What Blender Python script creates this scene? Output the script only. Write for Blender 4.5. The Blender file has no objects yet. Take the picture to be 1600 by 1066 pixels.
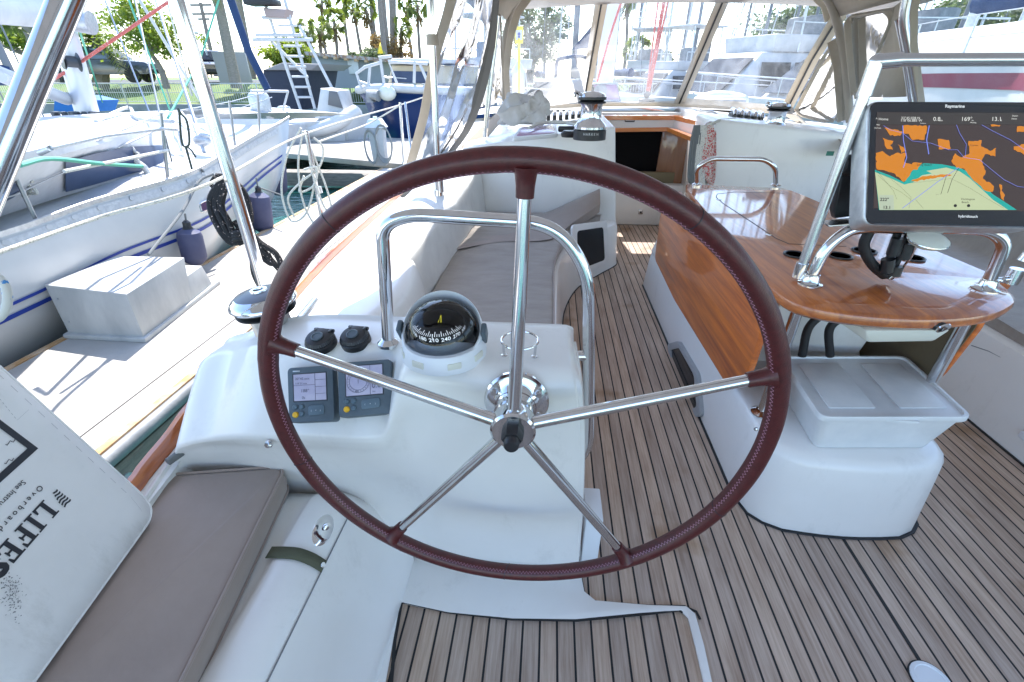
import bpy, bmesh, math, random
from mathutils import Vector as V, Matrix, Euler
from mathutils.geometry import tessellate_polygon
random.seed(7)
S = bpy.context.scene
COL = S.collection
# ---------------------------------------------------------------- camera, sky, sun, exposure
PITCH, YAW, EYE = math.radians(30.15), math.radians(4.5), 1.32
cam_d = bpy.data.cameras.new('camera'); cam = bpy.data.objects.new('camera', cam_d); COL.objects.link(cam)
cam_d.sensor_width = 36; cam_d.lens = 711 / 1600 * 36; cam_d.clip_end = 3000; cam_d.clip_start = .02
cam.location = (0, 0, EYE); cam.rotation_euler = (math.radians(90) - PITCH, 0, YAW)
S.camera = cam
SUN_EL, SUN_AZ = math.radians(55), math.radians(-11)      # azimuth measured from +Y towards +X
W = bpy.data.worlds.new('World'); S.world = W; W.use_nodes = True
nt = W.node_tree; nt.nodes.clear()
sky = nt.nodes.new('ShaderNodeTexSky'); sky.sky_type = 'NISHITA'; sky.sun_disc = False
sky.sun_elevation = SUN_EL; sky.sun_rotation = SUN_AZ; sky.air_density = 1.0; sky.dust_density = .6; sky.ozone_density = 1.5; sky.altitude = 0
bg = nt.nodes.new('ShaderNodeBackground'); bg.inputs[1].default_value = .15
ow = nt.nodes.new('ShaderNodeOutputWorld')
nt.links.new(sky.outputs[0], bg.inputs[0]); nt.links.new(bg.outputs[0], ow.inputs[0])
sd = bpy.data.lights.new('sun', 'SUN'); sd.energy = 2.9; sd.angle = math.radians(.5); sd.color = (1, .965, .92)
so = bpy.data.objects.new('sun', sd); COL.objects.link(so)
sv = V((math.sin(SUN_AZ) * math.cos(SUN_EL), math.cos(SUN_AZ) * math.cos(SUN_EL), math.sin(SUN_EL)))
so.rotation_euler = sv.to_track_quat('Z', 'Y').to_euler()
S.view_settings.view_transform = 'Standard'; S.view_settings.look = 'None'; S.view_settings.gamma = 1
S.view_settings.exposure = 1.92
S.cycles.max_bounces = 10; S.cycles.transparent_max_bounces = 24

# ---------------------------------------------------------------- surveying: where a sight line from the eye meets a plane of the place
EYEV = V((0, 0, EYE))
_fh = V((-math.sin(YAW), math.cos(YAW), 0)); _R = V((math.cos(YAW), math.sin(YAW), 0))
_F = _fh * math.cos(PITCH) + V((0, 0, -math.sin(PITCH))); _U = _R.cross(_F)
def ray(x, y): return _F + _R * ((x - 800) / 711) - _U * ((y - 533) / 711)
def D(x, y, d): return EYEV + ray(x, y) * d
def _on(x, y, a, v):
    d = ray(x, y); return EYEV + d * ((v - EYEV[a]) / d[a])
def G(x, y, z=0): return _on(x, y, 2, z)
def PX(x, y, v): return _on(x, y, 0, v)
def PY(x, y, v): return _on(x, y, 1, v)
def PL(x, y, p, n):
    d = ray(x, y); return EYEV + d * ((p - EYEV).dot(n) / d.dot(n))

# ---------------------------------------------------------------- materials
MATS = {}
def sock(nt_, b, k): return b.inputs[k]
def mat(name, col, rough=.5, metal=0, coat=0, noise=None, bump=None, emit=None, spec=None, alpha=None, sheen=None):
    """noise=(scale, colour2, stretch xyz, sharp) ; bump=(scale, strength, distance)"""
    if name in MATS: return MATS[name]
    m = bpy.data.materials.new(name); m.use_nodes = True; n = m.node_tree.nodes; l = m.node_tree.links
    b = n['Principled BSDF']
    b.inputs['Base Color'].default_value = (*col, 1); b.inputs['Roughness'].default_value = rough
    b.inputs['Metallic'].default_value = metal; b.inputs['Coat Weight'].default_value = coat
    b.inputs['Coat Roughness'].default_value = .08
    if spec is not None: b.inputs['Specular IOR Level'].default_value = spec
    if sheen: b.inputs['Sheen Weight'].default_value = sheen
    tc = n.new('ShaderNodeTexCoord')
    if noise:
        sc, c2, st, (lo, hi) = noise
        mp = n.new('ShaderNodeMapping'); mp.inputs['Scale'].default_value = st
        l.new(tc.outputs['Object'], mp.inputs[0])
        t = n.new('ShaderNodeTexNoise'); t.inputs['Scale'].default_value = sc; t.inputs['Detail'].default_value = 6
        t.inputs['Roughness'].default_value = .62
        l.new(mp.outputs[0], t.inputs['Vector'])
        r = n.new('ShaderNodeValToRGB'); r.color_ramp.elements[0].position = lo; r.color_ramp.elements[1].position = hi
        r.color_ramp.elements[0].color = (*col, 1); r.color_ramp.elements[1].color = (*c2, 1)
        l.new(t.outputs[0], r.inputs[0]); l.new(r.outputs[0], b.inputs['Base Color'])
    if bump:
        t = n.new('ShaderNodeTexNoise'); t.inputs['Scale'].default_value = bump[0]; t.inputs['Detail'].default_value = 4
        l.new(tc.outputs['Object'], t.inputs['Vector'])
        bp = n.new('ShaderNodeBump'); bp.inputs['Strength'].default_value = bump[1]; bp.inputs['Distance'].default_value = bump[2]
        l.new(t.outputs[0], bp.inputs['Height']); l.new(bp.outputs[0], b.inputs['Normal'])
    if emit: b.inputs['Emission Color'].default_value = (*emit[0], 1); b.inputs['Emission Strength'].default_value = emit[1]
    MATS[name] = m; return m
O1 = (1, 1, 1)
GEL = mat('gelcoat', (.84, .825, .80), .2, coat=.35, noise=(3, (.79, .775, .745), O1, (.35, .75)), bump=(1.5, .05, .02))
GELT = mat('gelcoat_textured', (.74, .73, .70), .5, noise=(6, (.62, .61, .59), O1, (.35, .8)), bump=(500, .25, .001))
def grime(m, amt=.5, col=(.42, .41, .38)):
    n = m.node_tree.nodes; l = m.node_tree.links; b = n['Principled BSDF']; src = b.inputs['Base Color'].links[0].from_socket
    tc = n.new('ShaderNodeTexCoord'); mp = n.new('ShaderNodeMapping'); mp.inputs['Scale'].default_value = (1, 1, .45); l.new(tc.outputs['Object'], mp.inputs[0])
    t = n.new('ShaderNodeTexNoise'); t.inputs['Scale'].default_value = 7; t.inputs['Detail'].default_value = 9; t.inputs['Roughness'].default_value = .75; l.new(mp.outputs[0], t.inputs['Vector'])
    r = n.new('ShaderNodeValToRGB'); r.color_ramp.elements[0].position = .56; r.color_ramp.elements[1].position = .80; r.color_ramp.elements[0].color = (0, 0, 0, 1); r.color_ramp.elements[1].color = (amt, amt, amt, 1); l.new(t.outputs[0], r.inputs[0])
    x = n.new('ShaderNodeMixRGB'); x.inputs[2].default_value = (*col, 1); l.new(r.outputs[0], x.inputs[0]); l.new(src, x.inputs[1]); l.new(x.outputs[0], b.inputs['Base Color'])
    rr_ = n.new('ShaderNodeMapRange'); rr_.inputs[3].default_value = b.inputs['Roughness'].default_value; rr_.inputs[4].default_value = min(1, b.inputs['Roughness'].default_value + .3); l.new(t.outputs[0], rr_.inputs[0]); l.new(rr_.outputs[0], b.inputs['Roughness'])
grime(GEL, .35); grime(GELT, .6)
STEEL = mat('stainless_steel', (.72, .72, .73), .09, 1, noise=(40, (.6, .6, .61), (1, 1, .2), (.4, .8)))
STEELB = mat('brushed_steel', (.62, .62, .63), .24, 1)
ALU = mat('aluminium', (.6, .62, .64), .4, .7, noise=(30, (.45, .47, .5), O1, (.4, .7)))
LEATHER = mat('burgundy_leather', (.085, .010, .011), .38, coat=.12, noise=(90, (.05, .006, .007), O1, (.35, .75)), bump=(420, .35, .0015))
THREAD = mat('mauve_thread', (.42, .2, .27), .7)
BLACK = mat('black_plastic', (.014, .015, .018), .35, noise=(30, (.03, .03, .035), O1, (.4, .8)), bump=(300, .1, .001))
RUBBER = mat('black_rubber', (.015, .015, .017), .6, bump=(60, .3, .002))
CAULK = mat('deck_caulk', (.012, .013, .015), .55)
CANVAS = mat('beige_canvas', (.60, .52, .42), .85, noise=(14, (.50, .43, .34), O1, (.3, .75)), bump=(700, .4, .001), sheen=.2)
CANVASD = mat('tan_bimini_canvas', (.42, .35, .27), .85, noise=(8, (.35, .29, .215), O1, (.3, .75)), bump=(700, .4, .001))
TAUPE = mat('taupe_fabric', (.29, .225, .19), .85, noise=(5, (.35, .275, .235), O1, (.3, .75)), bump=(26, .35, .004), sheen=.3)
TAUPEL = mat('pale_taupe_cushion', (.37, .325, .285), .85, noise=(6, (.28, .245, .215), (1, 3, 1), (.3, .75)), bump=(14, .5, .012), sheen=.2)
PVC = mat('white_pvc_fabric', (.80, .79, .78), .5, noise=(4, (.68, .68, .67), O1, (.45, .85)), bump=(5, .22, .02))
INK = mat('dark_ink', (.02, .022, .03), .5)
WHITEP = mat('white_paint', (.56, .565, .57), .35, noise=(4, (.44, .45, .46), O1, (.4, .8)))
WHITES = mat('white_plastic', (.76, .79, .83), .4, bump=(60, .1, .002))
NAVY = mat('navy_canvas', (.012, .035, .10), .8, noise=(6, (.02, .05, .13), O1, (.35, .7)), bump=(5, .5, .03))
grime(PVC, .6); grime(WHITEP, .6)
SLATE = mat('slate_plastic', (.075, .105, .13), .42, noise=(60, (.1, .13, .155), O1, (.3, .8)), bump=(500, .15, .0006))
LINE_W = mat('white_rope', (.66, .64, .58), .8, noise=(160, (.35, .34, .32), O1, (.55, .6)), bump=(300, .5, .003))
LINE_K = mat('black_flecked_rope', (.012, .012, .015), .8, noise=(120, (.62, .5, .46), O1, (.63, .65)), bump=(300, .5, .003))
LINE_G = mat('green_line', (.12, .42, .30), .8)
LINE_R = mat('red_line', (.55, .13, .11), .8, noise=(80, (.7, .6, .55), O1, (.6, .62)))
LINE_D = mat('grey_line', (.16, .17, .17), .85)
WIRE = mat('rigging_wire', (.45, .46, .48), .3, .9)
DARKG = mat('smoked_glass', (.02, .025, .03), .12, spec=.3)
TINT = mat('blue_tinted_window', (.035, .055, .11), .3, spec=.2, noise=(2, (.06, .09, .16), O1, (.3, .7)))
BARK = mat('palm_bark', (.34, .29, .25), .9, noise=(8, (.21, .18, .15), (1, 1, 5), (.35, .7)), bump=(14, .6, .05))
LEAFP = mat('palm_leaf', (.075, .115, .03), .55, noise=(.9, (.16, .17, .03), O1, (.35, .7)))
LEAFY = mat('fig_leaf', (.10, .16, .02), .5, noise=(1.2, (.22, .27, .03), O1, (.35, .7)))
LEAFD = mat('dark_leaf', (.06, .085, .045), .6, noise=(.8, (.12, .14, .08), O1, (.35, .7)))
LEAFO = mat('dry_leaf', (.24, .15, .06), .7, noise=(1.2, (.13, .14, .05), O1, (.35, .7)))
ASPH = mat('asphalt', (.05, .05, .05), .9, noise=(3, (.07, .07, .068), O1, (.3, .7)))
GRASS = mat('lawn', (.085, .17, .03), .9, noise=(.35, (.19, .22, .07), O1, (.35, .65)), bump=(8, .5, .05))
DOCKM = mat('dock_concrete', (.42, .40, .37), .85, noise=(1.1, (.29, .26, .215), (1, 1, 1), (.42, .78)), bump=(40, .3, .006))
PIER = mat('weathered_timber', (.30, .27, .23), .9, noise=(5, (.16, .145, .125), (1, 1, 6), (.35, .7)), bump=(20, .6, .01))
WOODE = mat('timber_edge', (.42, .23, .09), .7, noise=(6, (.55, .45, .33), (1, 1, 1), (.4, .7)))
GREYF = mat('grey_rubber_fender', (.20, .21, .22), .6, noise=(4, (.36, .36, .36), O1, (.4, .75)), bump=(30, .3, .006))
FENDER = mat('indigo_fender', (.055, .06, .125), .6, noise=(5, (.085, .09, .16), O1, (.35, .75)))
STRIPE = mat('blue_stripe', (.02, .05, .30), .4)
REDST = mat('burgundy_stripe', (.22, .03, .06), .4)
HULLW = mat('hull_gelcoat', (.66, .65, .62), .25, coat=.3, noise=(1.3, (.56, .555, .54), O1, (.35, .75)))
BUILD = mat('grey_blue_wall', (.27, .29, .31), .8, noise=(.6, (.23, .25, .27), O1, (.3, .7)))
CARD = mat('car_paint_black', (.04, .048, .065), .2, coat=1)
CARS = mat('car_paint_navy', (.02, .028, .05), .2, coat=1)
YEL = mat('yellow_paint', (.75, .58, .03), .5)
YELB = mat('amber_button', (.85, .48, .03), .4)
PINK = mat('mauve_acrylic', (.40, .26, .40), .2)
CREAM = mat('cream_plastic', (.70, .70, .62), .35)
OLIVE = mat('olive_webbing', (.10, .105, .065), .85, bump=(400, .6, .002))

def wood(name, c1, c2, scale=1, rough=.12, coat=1, axis='Y'):
    m = bpy.data.materials.new(name); m.use_nodes = True; n = m.node_tree.nodes; l = m.node_tree.links
    b = n['Principled BSDF']; b.inputs['Roughness'].default_value = .35; b.inputs['Coat Weight'].default_value = coat; b.inputs['Coat Roughness'].default_value = rough * .5
    tc = n.new('ShaderNodeTexCoord'); mp = n.new('ShaderNodeMapping')
    st = {'Y': (22, 1.3, 22), 'X': (1.3, 22, 22), 'Z': (22, 22, 1.3), 'D': (6, 9, 9)}[axis]
    mp.inputs['Scale'].default_value = [s * scale for s in st]
    if axis == 'D': mp.inputs['Rotation'].default_value = (math.radians(-42), 0, 0); mp.inputs['Scale'].default_value = (9, 1.2, 20)
    l.new(tc.outputs['Object'], mp.inputs[0])
    t = n.new('ShaderNodeTexNoise'); t.inputs['Scale'].default_value = 1.6; t.inputs['Detail'].default_value = 8; t.inputs['Roughness'].default_value = .65
    t.inputs['Distortion'].default_value = .6
    l.new(mp.outputs[0], t.inputs['Vector'])
    r = n.new('ShaderNodeValToRGB'); r.color_ramp.elements[0].position = .3; r.color_ramp.elements[1].position = .72
    r.color_ramp.elements[0].color = (*c1, 1); r.color_ramp.elements[1].color = (*c2, 1)
    l.new(t.outputs[0], r.inputs[0])
    t2 = n.new('ShaderNodeTexNoise'); t2.inputs['Scale'].default_value = 2.2; t2.inputs['Detail'].default_value = 3
    l.new(tc.outputs['Object'], t2.inputs['Vector'])
    mx = n.new('ShaderNodeMixRGB'); mx.blend_type = 'MULTIPLY'; mx.inputs[0].default_value = .5
    l.new(r.outputs[0], mx.inputs[1]); l.new(t2.outputs[0], mx.inputs[2]); 
    g = n.new('ShaderNodeBrightContrast'); g.inputs['Bright'].default_value = .02
    l.new(mx.outputs[0], g.inputs[0]); l.new(g.outputs[0], b.inputs['Base Color'])
    return m
VARN = wood('varnished_teak', (.33, .055, .006), (.86, .25, .025))
VARNL = wood('varnished_leaf', (.38, .06, .005), (1.0, .25, .012), axis='D', coat=.6)
VARNX = wood('varnished_trim', (.70, .17, .02), (.95, .34, .05), axis='X')
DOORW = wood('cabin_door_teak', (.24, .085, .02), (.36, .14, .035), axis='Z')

def deck_mat():
    """weathered teak planks running fore and aft, seam every PITCHX metres"""
    m = bpy.data.materials.new('weathered_teak_planks'); m.use_nodes = True; n = m.node_tree.nodes; l = m.node_tree.links
    b = n['Principled BSDF']
    tc = n.new('ShaderNodeTexCoord'); sp = n.new('ShaderNodeSeparateXYZ'); l.new(tc.outputs['Object'], sp.inputs[0])
    def M(op, a, b_=None, c=None):
        q = n.new('ShaderNodeMath'); q.operation = op
        for i, v in enumerate((a, b_, c)):
            if v is None: continue
            if isinstance(v, (int, float)): q.inputs[i].default_value = v
            else: l.new(v, q.inputs[i])
        return q.outputs[0]
    u = M('DIVIDE', M('SUBTRACT', sp.outputs[0], 1.014), .0472)
    fl = M('FLOOR', u); fr = M('SUBTRACT', u, fl)
    d = M('ABSOLUTE', M('SUBTRACT', fr, .5))                    # .5 at the seam
    seam = M('GREATER_THAN', d, .436)
    wn = n.new('ShaderNodeTexWhiteNoise'); wn.noise_dimensions = '1D'; l.new(fl, wn.inputs['W'])
    cb = n.new('ShaderNodeCombineXYZ')
    l.new(M('MULTIPLY', sp.outputs[0], 130), cb.inputs[0]); l.new(M('ADD', M('MULTIPLY', sp.outputs[1], 5), M('MULTIPLY', wn.outputs[0], 50)), cb.inputs[1]); l.new(fl, cb.inputs[2])
    t = n.new('ShaderNodeTexNoise'); t.inputs['Scale'].default_value = 1; t.inputs['Detail'].default_value = 9; t.inputs['Roughness'].default_value = .7
    l.new(cb.outputs[0], t.inputs['Vector'])
    cb2 = n.new('ShaderNodeCombineXYZ'); l.new(M('MULTIPLY', sp.outputs[0], 14), cb2.inputs[0]); l.new(M('MULTIPLY', sp.outputs[1], 3.2), cb2.inputs[1]); l.new(M('MULTIPLY', fl, .7), cb2.inputs[2])
    t3 = n.new('ShaderNodeTexNoise'); t3.inputs['Scale'].default_value = 1; t3.inputs['Detail'].default_value = 6; l.new(cb2.outputs[0], t3.inputs['Vector'])
    r = n.new('ShaderNodeValToRGB'); e = r.color_ramp.elements
    e[0].position = .28; e[0].color = (.27, .175, .118, 1); e[1].position = .72; e[1].color = (.72, .595, .50, 1)
    k = r.color_ramp.elements.new(.5); k.color = (.50, .39, .315, 1)
    l.new(M('ADD', M('MULTIPLY', t.outputs[0], .62), M('MULTIPLY', t3.outputs[0], .38)), r.inputs[0])
    r2 = n.new('ShaderNodeValToRGB'); e = r2.color_ramp.elements
    e[0].color = (.84, .83, .84, 1); e[1].color = (1.05, 1.0, .95, 1)
    l.new(wn.outputs[0], r2.inputs[0])
    mx = n.new('ShaderNodeMixRGB'); mx.blend_type = 'MULTIPLY'; mx.inputs[0].default_value = 1; l.new(r.outputs[0], mx.inputs[1]); l.new(r2.outputs[0], mx.inputs[2])
    # damp, still-brown patches
    t4 = n.new('ShaderNodeTexNoise'); t4.inputs['Scale'].default_value = 3.1; t4.inputs['Detail'].default_value = 5; l.new(tc.outputs['Object'], t4.inputs['Vector'])
    r4 = n.new('ShaderNodeValToRGB'); r4.color_ramp.elements[0].position = .58; r4.color_ramp.elements[1].position = .70; l.new(t4.outputs[0], r4.inputs[0])
    mz = n.new('ShaderNodeMixRGB'); mz.blend_type = 'MULTIPLY'; mz.inputs[2].default_value = (.62, .50, .34, 1)
    l.new(M('MULTIPLY', r4.outputs[0], .8), mz.inputs[0]); l.new(mx.outputs[0], mz.inputs[1])
    my = n.new('ShaderNodeMixRGB'); my.inputs[2].default_value = (.012, .013, .016, 1); l.new(seam, my.inputs[0]); l.new(mz.outputs[0], my.inputs[1])
    l.new(my.outputs[0], b.inputs['Base Color']); b.inputs['Roughness'].default_value = .75
    bp = n.new('ShaderNodeBump'); bp.inputs['Strength'].default_value = .6; bp.inputs['Distance'].default_value = .0015
    l.new(M('SUBTRACT', t.outputs[0], M('MULTIPLY', seam, .7)), bp.inputs['Height']); l.new(bp.outputs[0], b.inputs['Normal'])
    return m
TEAK = deck_mat()

def add_translucent(m, col, f):
    n = m.node_tree.nodes; l = m.node_tree.links; b = n['Principled BSDF']; tl = n.new('ShaderNodeBsdfTranslucent'); tl.inputs[0].default_value = (*col, 1)
    mx = n.new('ShaderNodeMixShader'); mx.inputs[0].default_value = f; l.new(b.outputs[0], mx.inputs[1]); l.new(tl.outputs[0], mx.inputs[2]); l.new(mx.outputs[0], n['Material Output'].inputs[0])
add_translucent(CANVASD, (.52, .52, .52), .55); add_translucent(CANVAS, (.6, .55, .48), .35); add_translucent(LEAFY, (.35, .45, .05), .35); add_translucent(LEAFP, (.3, .38, .05), .35); add_translucent(LEAFD, (.2, .27, .1), .3); add_translucent(LEAFO, (.4, .25, .08), .3)
def vinyl_mat(name='clear_vinyl', haze=.07, col=(.80, .86, .93)):
    m = bpy.data.materials.new(name); m.use_nodes = True; n = m.node_tree.nodes; l = m.node_tree.links
    n.remove(n['Principled BSDF']); out = n['Material Output']
    tr = n.new('ShaderNodeBsdfTransparent'); tr.inputs[0].default_value = (.95, .96, .97, 1)
    gl = n.new('ShaderNodeBsdfGlossy'); gl.inputs['Roughness'].default_value = .04
    df = n.new('ShaderNodeBsdfTranslucent'); df.inputs[0].default_value = (*col, 1)
    d2 = n.new('ShaderNodeBsdfDiffuse'); d2.inputs[0].default_value = (*col, 1)
    mh = n.new('ShaderNodeMixShader'); mh.inputs[0].default_value = .5; l.new(df.outputs[0], mh.inputs[1]); l.new(d2.outputs[0], mh.inputs[2])
    tc = n.new('ShaderNodeTexCoord'); mp = n.new('ShaderNodeMapping'); mp.inputs['Scale'].default_value = (2.5, 2.5, 1.2); l.new(tc.outputs['Object'], mp.inputs[0])
    t = n.new('ShaderNodeTexNoise'); t.inputs['Scale'].default_value = 2.2; t.inputs['Detail'].default_value = 5; t.inputs['Distortion'].default_value = 1.5; l.new(mp.outputs[0], t.inputs['Vector'])
    r = n.new('ShaderNodeValToRGB'); r.color_ramp.elements[0].position = .38; r.color_ramp.elements[0].color = (haze * .35,) * 3 + (1,)
    r.color_ramp.elements[1].position = .75; r.color_ramp.elements[1].color = (min(1, haze * 2.2),) * 3 + (1,)
    l.new(t.outputs[0], r.inputs[0])
    m1 = n.new('ShaderNodeMixShader'); l.new(r.outputs[0], m1.inputs[0]); l.new(tr.outputs[0], m1.inputs[1]); l.new(mh.outputs[0], m1.inputs[2])
    fr = n.new('ShaderNodeFresnel'); fr.inputs[0].default_value = 1.35 if haze < .2 else 1.12
    bp = n.new('ShaderNodeBump'); bp.inputs['Strength'].default_value = .10; bp.inputs['Distance'].default_value = .02; l.new(t.outputs[0], bp.inputs['Height'])
    l.new(bp.outputs[0], gl.inputs['Normal'])
    m2 = n.new('ShaderNodeMixShader'); l.new(fr.outputs[0], m2.inputs[0]); l.new(m1.outputs[0], m2.inputs[1]); l.new(gl.outputs[0], m2.inputs[2])
    l.new(m2.outputs[0], out.inputs[0]); return m
VINYL = vinyl_mat(); VINYLH = vinyl_mat('creased_clear_vinyl', .38, (.45, .55, .75))
def glass_dome():
    m = bpy.data.materials.new('compass_dome_glass'); m.use_nodes = True; n = m.node_tree.nodes; l = m.node_tree.links
    n.remove(n['Principled BSDF']); tr = n.new('ShaderNodeBsdfTransparent'); tr.inputs[0].default_value = (.9, .93, .97, 1)
    gl = n.new('ShaderNodeBsdfGlossy'); gl.inputs['Roughness'].default_value = .02
    fr = n.new('ShaderNodeFresnel'); fr.inputs[0].default_value = 1.5
    m2 = n.new('ShaderNodeMixShader'); l.new(fr.outputs[0], m2.inputs[0]); l.new(tr.outputs[0], m2.inputs[1]); l.new(gl.outputs[0], m2.inputs[2])
    l.new(m2.outputs[0], n['Material Output'].inputs[0]); return m
DOME = glass_dome()
def water_mat():
    m = mat('harbour_water', (.02, .13, .115), .08, spec=.4); n = m.node_tree.nodes; l = m.node_tree.links
    tc = n.new('ShaderNodeTexCoord'); mp = n.new('ShaderNodeMapping'); mp.inputs['Scale'].default_value = (1, 2.2, 1); l.new(tc.outputs['Object'], mp.inputs[0])
    t = n.new('ShaderNodeTexNoise'); t.inputs['Scale'].default_value = 2.4; t.inputs['Detail'].default_value = 5; l.new(mp.outputs[0], t.inputs['Vector'])
    bp = n.new('ShaderNodeBump'); bp.inputs['Strength'].default_value = .5; bp.inputs['Distance'].default_value = .12
    l.new(t.outputs[0], bp.inputs['Height']); l.new(bp.outputs[0], n['Principled BSDF'].inputs['Normal']); return m
WATER = water_mat()
BIN = mat('translucent_bin_plastic', (.76, .77, .77), .35, noise=(12, (.66, .68, .69), O1, (.35, .75)), bump=(80, .2, .002))
BIN.node_tree.nodes['Principled BSDF'].inputs['Subsurface Weight'].default_value = .25
BIN.node_tree.nodes['Principled BSDF'].inputs['Subsurface Radius'].default_value = (.02, .02, .02)

# ---------------------------------------------------------------- mesh builders
class MB:
    def __init__(s): s.bm = bmesh.new()
    def grid(s, rows, closed_u=False, closed_v=False, cap=False):
        vs = [[s.bm.verts.new(p) for p in r] for r in rows]
        nr, nc = len(rows), len(rows[0])
        for i in range(nr if closed_v else nr - 1):
            for j in range(nc if closed_u else nc - 1):
                a, b, c, d = vs[i][j], vs[i][(j + 1) % nc], vs[(i + 1) % nr][(j + 1) % nc], vs[(i + 1) % nr][j]
                q = []
                for v in (a, b, c, d):
                    if v not in q: q.append(v)
                try: s.bm.faces.new(q)
                except Exception: pass
        if cap:
            for r in (vs[0][::-1], vs[-1]):
                try: s.bm.faces.new(r)
                except Exception: pass
        return s
    def tube(s, pts, r=.01, n=12, closed=False, smooth=0, cap=True, flat=1.0):
        pts = [V(p) for p in pts]
        if smooth: pts = spline(pts, smooth, closed)
        m = len(pts); rad = r if isinstance(r, (list, tuple)) else None
        if rad: rr = [rad[0] + (rad[1] - rad[0]) * i / (m - 1) for i in range(m)] if len(rad) == 2 else [rad[min(len(rad) - 1, int(i / (m - 1) * (len(rad) - 1) + .5))] for i in range(m)]
        else: rr = [r] * m
        tang = []
        for i in range(m):
            a = pts[(i - 1) % m] if (closed or i > 0) else pts[i]; b = pts[(i + 1) % m] if (closed or i < m - 1) else pts[i]
            t = (b - a); tang.append(t.normalized() if t.length > 1e-9 else V((0, 0, 1)))
        ref = V((0, 0, 1)) if abs(tang[0].z) < .9 else V((1, 0, 0))
        nv = (ref - tang[0] * ref.dot(tang[0])).normalized(); rows = []
        for i in range(m):
            nv = (nv - tang[i] * nv.dot(tang[i]))
            nv = nv.normalized() if nv.length > 1e-6 else tang[i].orthogonal().normalized()
            bn = tang[i].cross(nv)
            rows.append([pts[i] + (nv * math.cos(2 * math.pi * k / n) * flat + bn * math.sin(2 * math.pi * k / n)) * rr[i] for k in range(n)])
        return s.grid(rows, closed_u=True, closed_v=closed, cap=(cap and not closed))
    def lathe(s, prof, o=(0, 0, 0), ax=(0, 0, 1), n=32, cap=True, sx=1, up=None):
        """prof: (radius, height) along axis"""
        o = V(o); ax = V(ax).normalized()
        u = V(up) if up else (V((1, 0, 0)) if abs(ax.x) < .9 else V((0, 1, 0)))
        u = (u - ax * u.dot(ax)).normalized(); w = ax.cross(u)
        rows = [[o + ax * h + (u * math.cos(2 * math.pi * k / n) * sx + w * math.sin(2 * math.pi * k / n)) * max(r, 1e-5) for k in range(n)] for r, h in prof]
        return s.grid(rows, closed_u=True, cap=cap)
    def box(s, c, size, rot=None, bev=0, seg=2, taper=1):
        b = bmesh.new(); bmesh.ops.create_cube(b, size=1)
        for v in b.verts:
            if v.co.z > 0: v.co.x *= taper; v.co.y *= taper
            v.co = V((v.co.x * size[0], v.co.y * size[1], v.co.z * size[2]))
        if bev: bmesh.ops.bevel(b, geom=list(b.edges), offset=bev, segments=seg, profile=.5, affect='EDGES')
        M = rot.to_matrix() if isinstance(rot, Euler) else (rot if rot is not None else Matrix.Identity(3))
        for v in b.verts: v.co = M @ v.co + V(c)
        s._merge(b); return s
    def hexa(s, p, bev=0, seg=2):
        """eight corners: four bottom, four top, same order"""
        b = bmesh.new(); v = [b.verts.new(V(q)) for q in p]
        for f in ((3, 2, 1, 0), (4, 5, 6, 7), (0, 1, 5, 4), (1, 2, 6, 5), (2, 3, 7, 6), (3, 0, 4, 7)): b.faces.new([v[i] for i in f])
        bmesh.ops.recalc_face_normals(b, faces=b.faces)
        if bev: bmesh.ops.bevel(b, geom=list(b.edges), offset=bev, segments=seg, profile=.5, affect='EDGES')
        s._merge(b); return s
    def prism(s, pts, vec, bev=0, seg=2):
        """closed outline swept by vec; either pts is planar"""
        b = bmesh.new(); pts = [V(p) for p in pts]; vec = V(vec)
        lo = [b.verts.new(p) for p in pts]; hi = [b.verts.new(p + vec) for p in pts]; n = len(pts)
        side = [b.faces.new((lo[i], lo[(i + 1) % n], hi[(i + 1) % n], hi[i])) for i in range(n)]
        f1 = b.faces.new(lo[::-1]); f2 = b.faces.new(hi)
        bmesh.ops.recalc_face_normals(b, faces=b.faces)
        if bev:
            ed = list(set(f1.edges) | set(f2.edges))
            bmesh.ops.bevel(b, geom=ed, offset=bev, segments=seg, profile=.5, affect='EDGES')
        s._merge(b); return s
    def poly(s, pts):
        pts = [V(p) for p in pts]; vs = [s.bm.verts.new(p) for p in pts]
        for t in tessellate_polygon([pts]):
            try: s.bm.faces.new([vs[i] for i in t])
            except Exception: pass
        return s
    def ball(s, c, r, n=16, sc=(1, 1, 1), rot=None):
        b = bmesh.new(); bmesh.ops.create_uvsphere(b, u_segments=n, v_segments=max(6, n // 2), radius=r)
        M = rot.to_matrix() if rot is not None else Matrix.Identity(3)
        for v in b.verts: v.co = M @ V((v.co.x * sc[0], v.co.y * sc[1], v.co.z * sc[2])) + V(c)
        s._merge(b); return s
    def text(s, txt, o, ux, uy, h, ext=.0004, bold=0):
        """lettering: o = lower left of baseline, ux/uy = unit directions, h = cap height"""
        c = bpy.data.curves.new('t', 'FONT'); c.body = txt; c.size = 1; c.extrude = 0; c.offset = bold; c.resolution_u = 3
        ob = bpy.data.objects.new('t', c); COL.objects.link(ob)
        me = bpy.data.meshes.new_from_object(ob.evaluated_get(bpy.context.evaluated_depsgraph_get()))
        k = h / .7; ux, uy = V(ux), V(uy); nz = ux.cross(uy).normalized()
        b = bmesh.new(); b.from_mesh(me)
        for v in b.verts: v.co = V(o) + ux * v.co.x * k + uy * v.co.y * k + nz * ext
        s._merge(b); bpy.data.objects.remove(ob); bpy.data.curves.remove(c); bpy.data.meshes.remove(me); return s
    def _merge(s, b):
        me = bpy.data.meshes.new('x'); b.to_mesh(me); b.free(); s.bm.from_mesh(me); bpy.data.meshes.remove(me)

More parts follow.
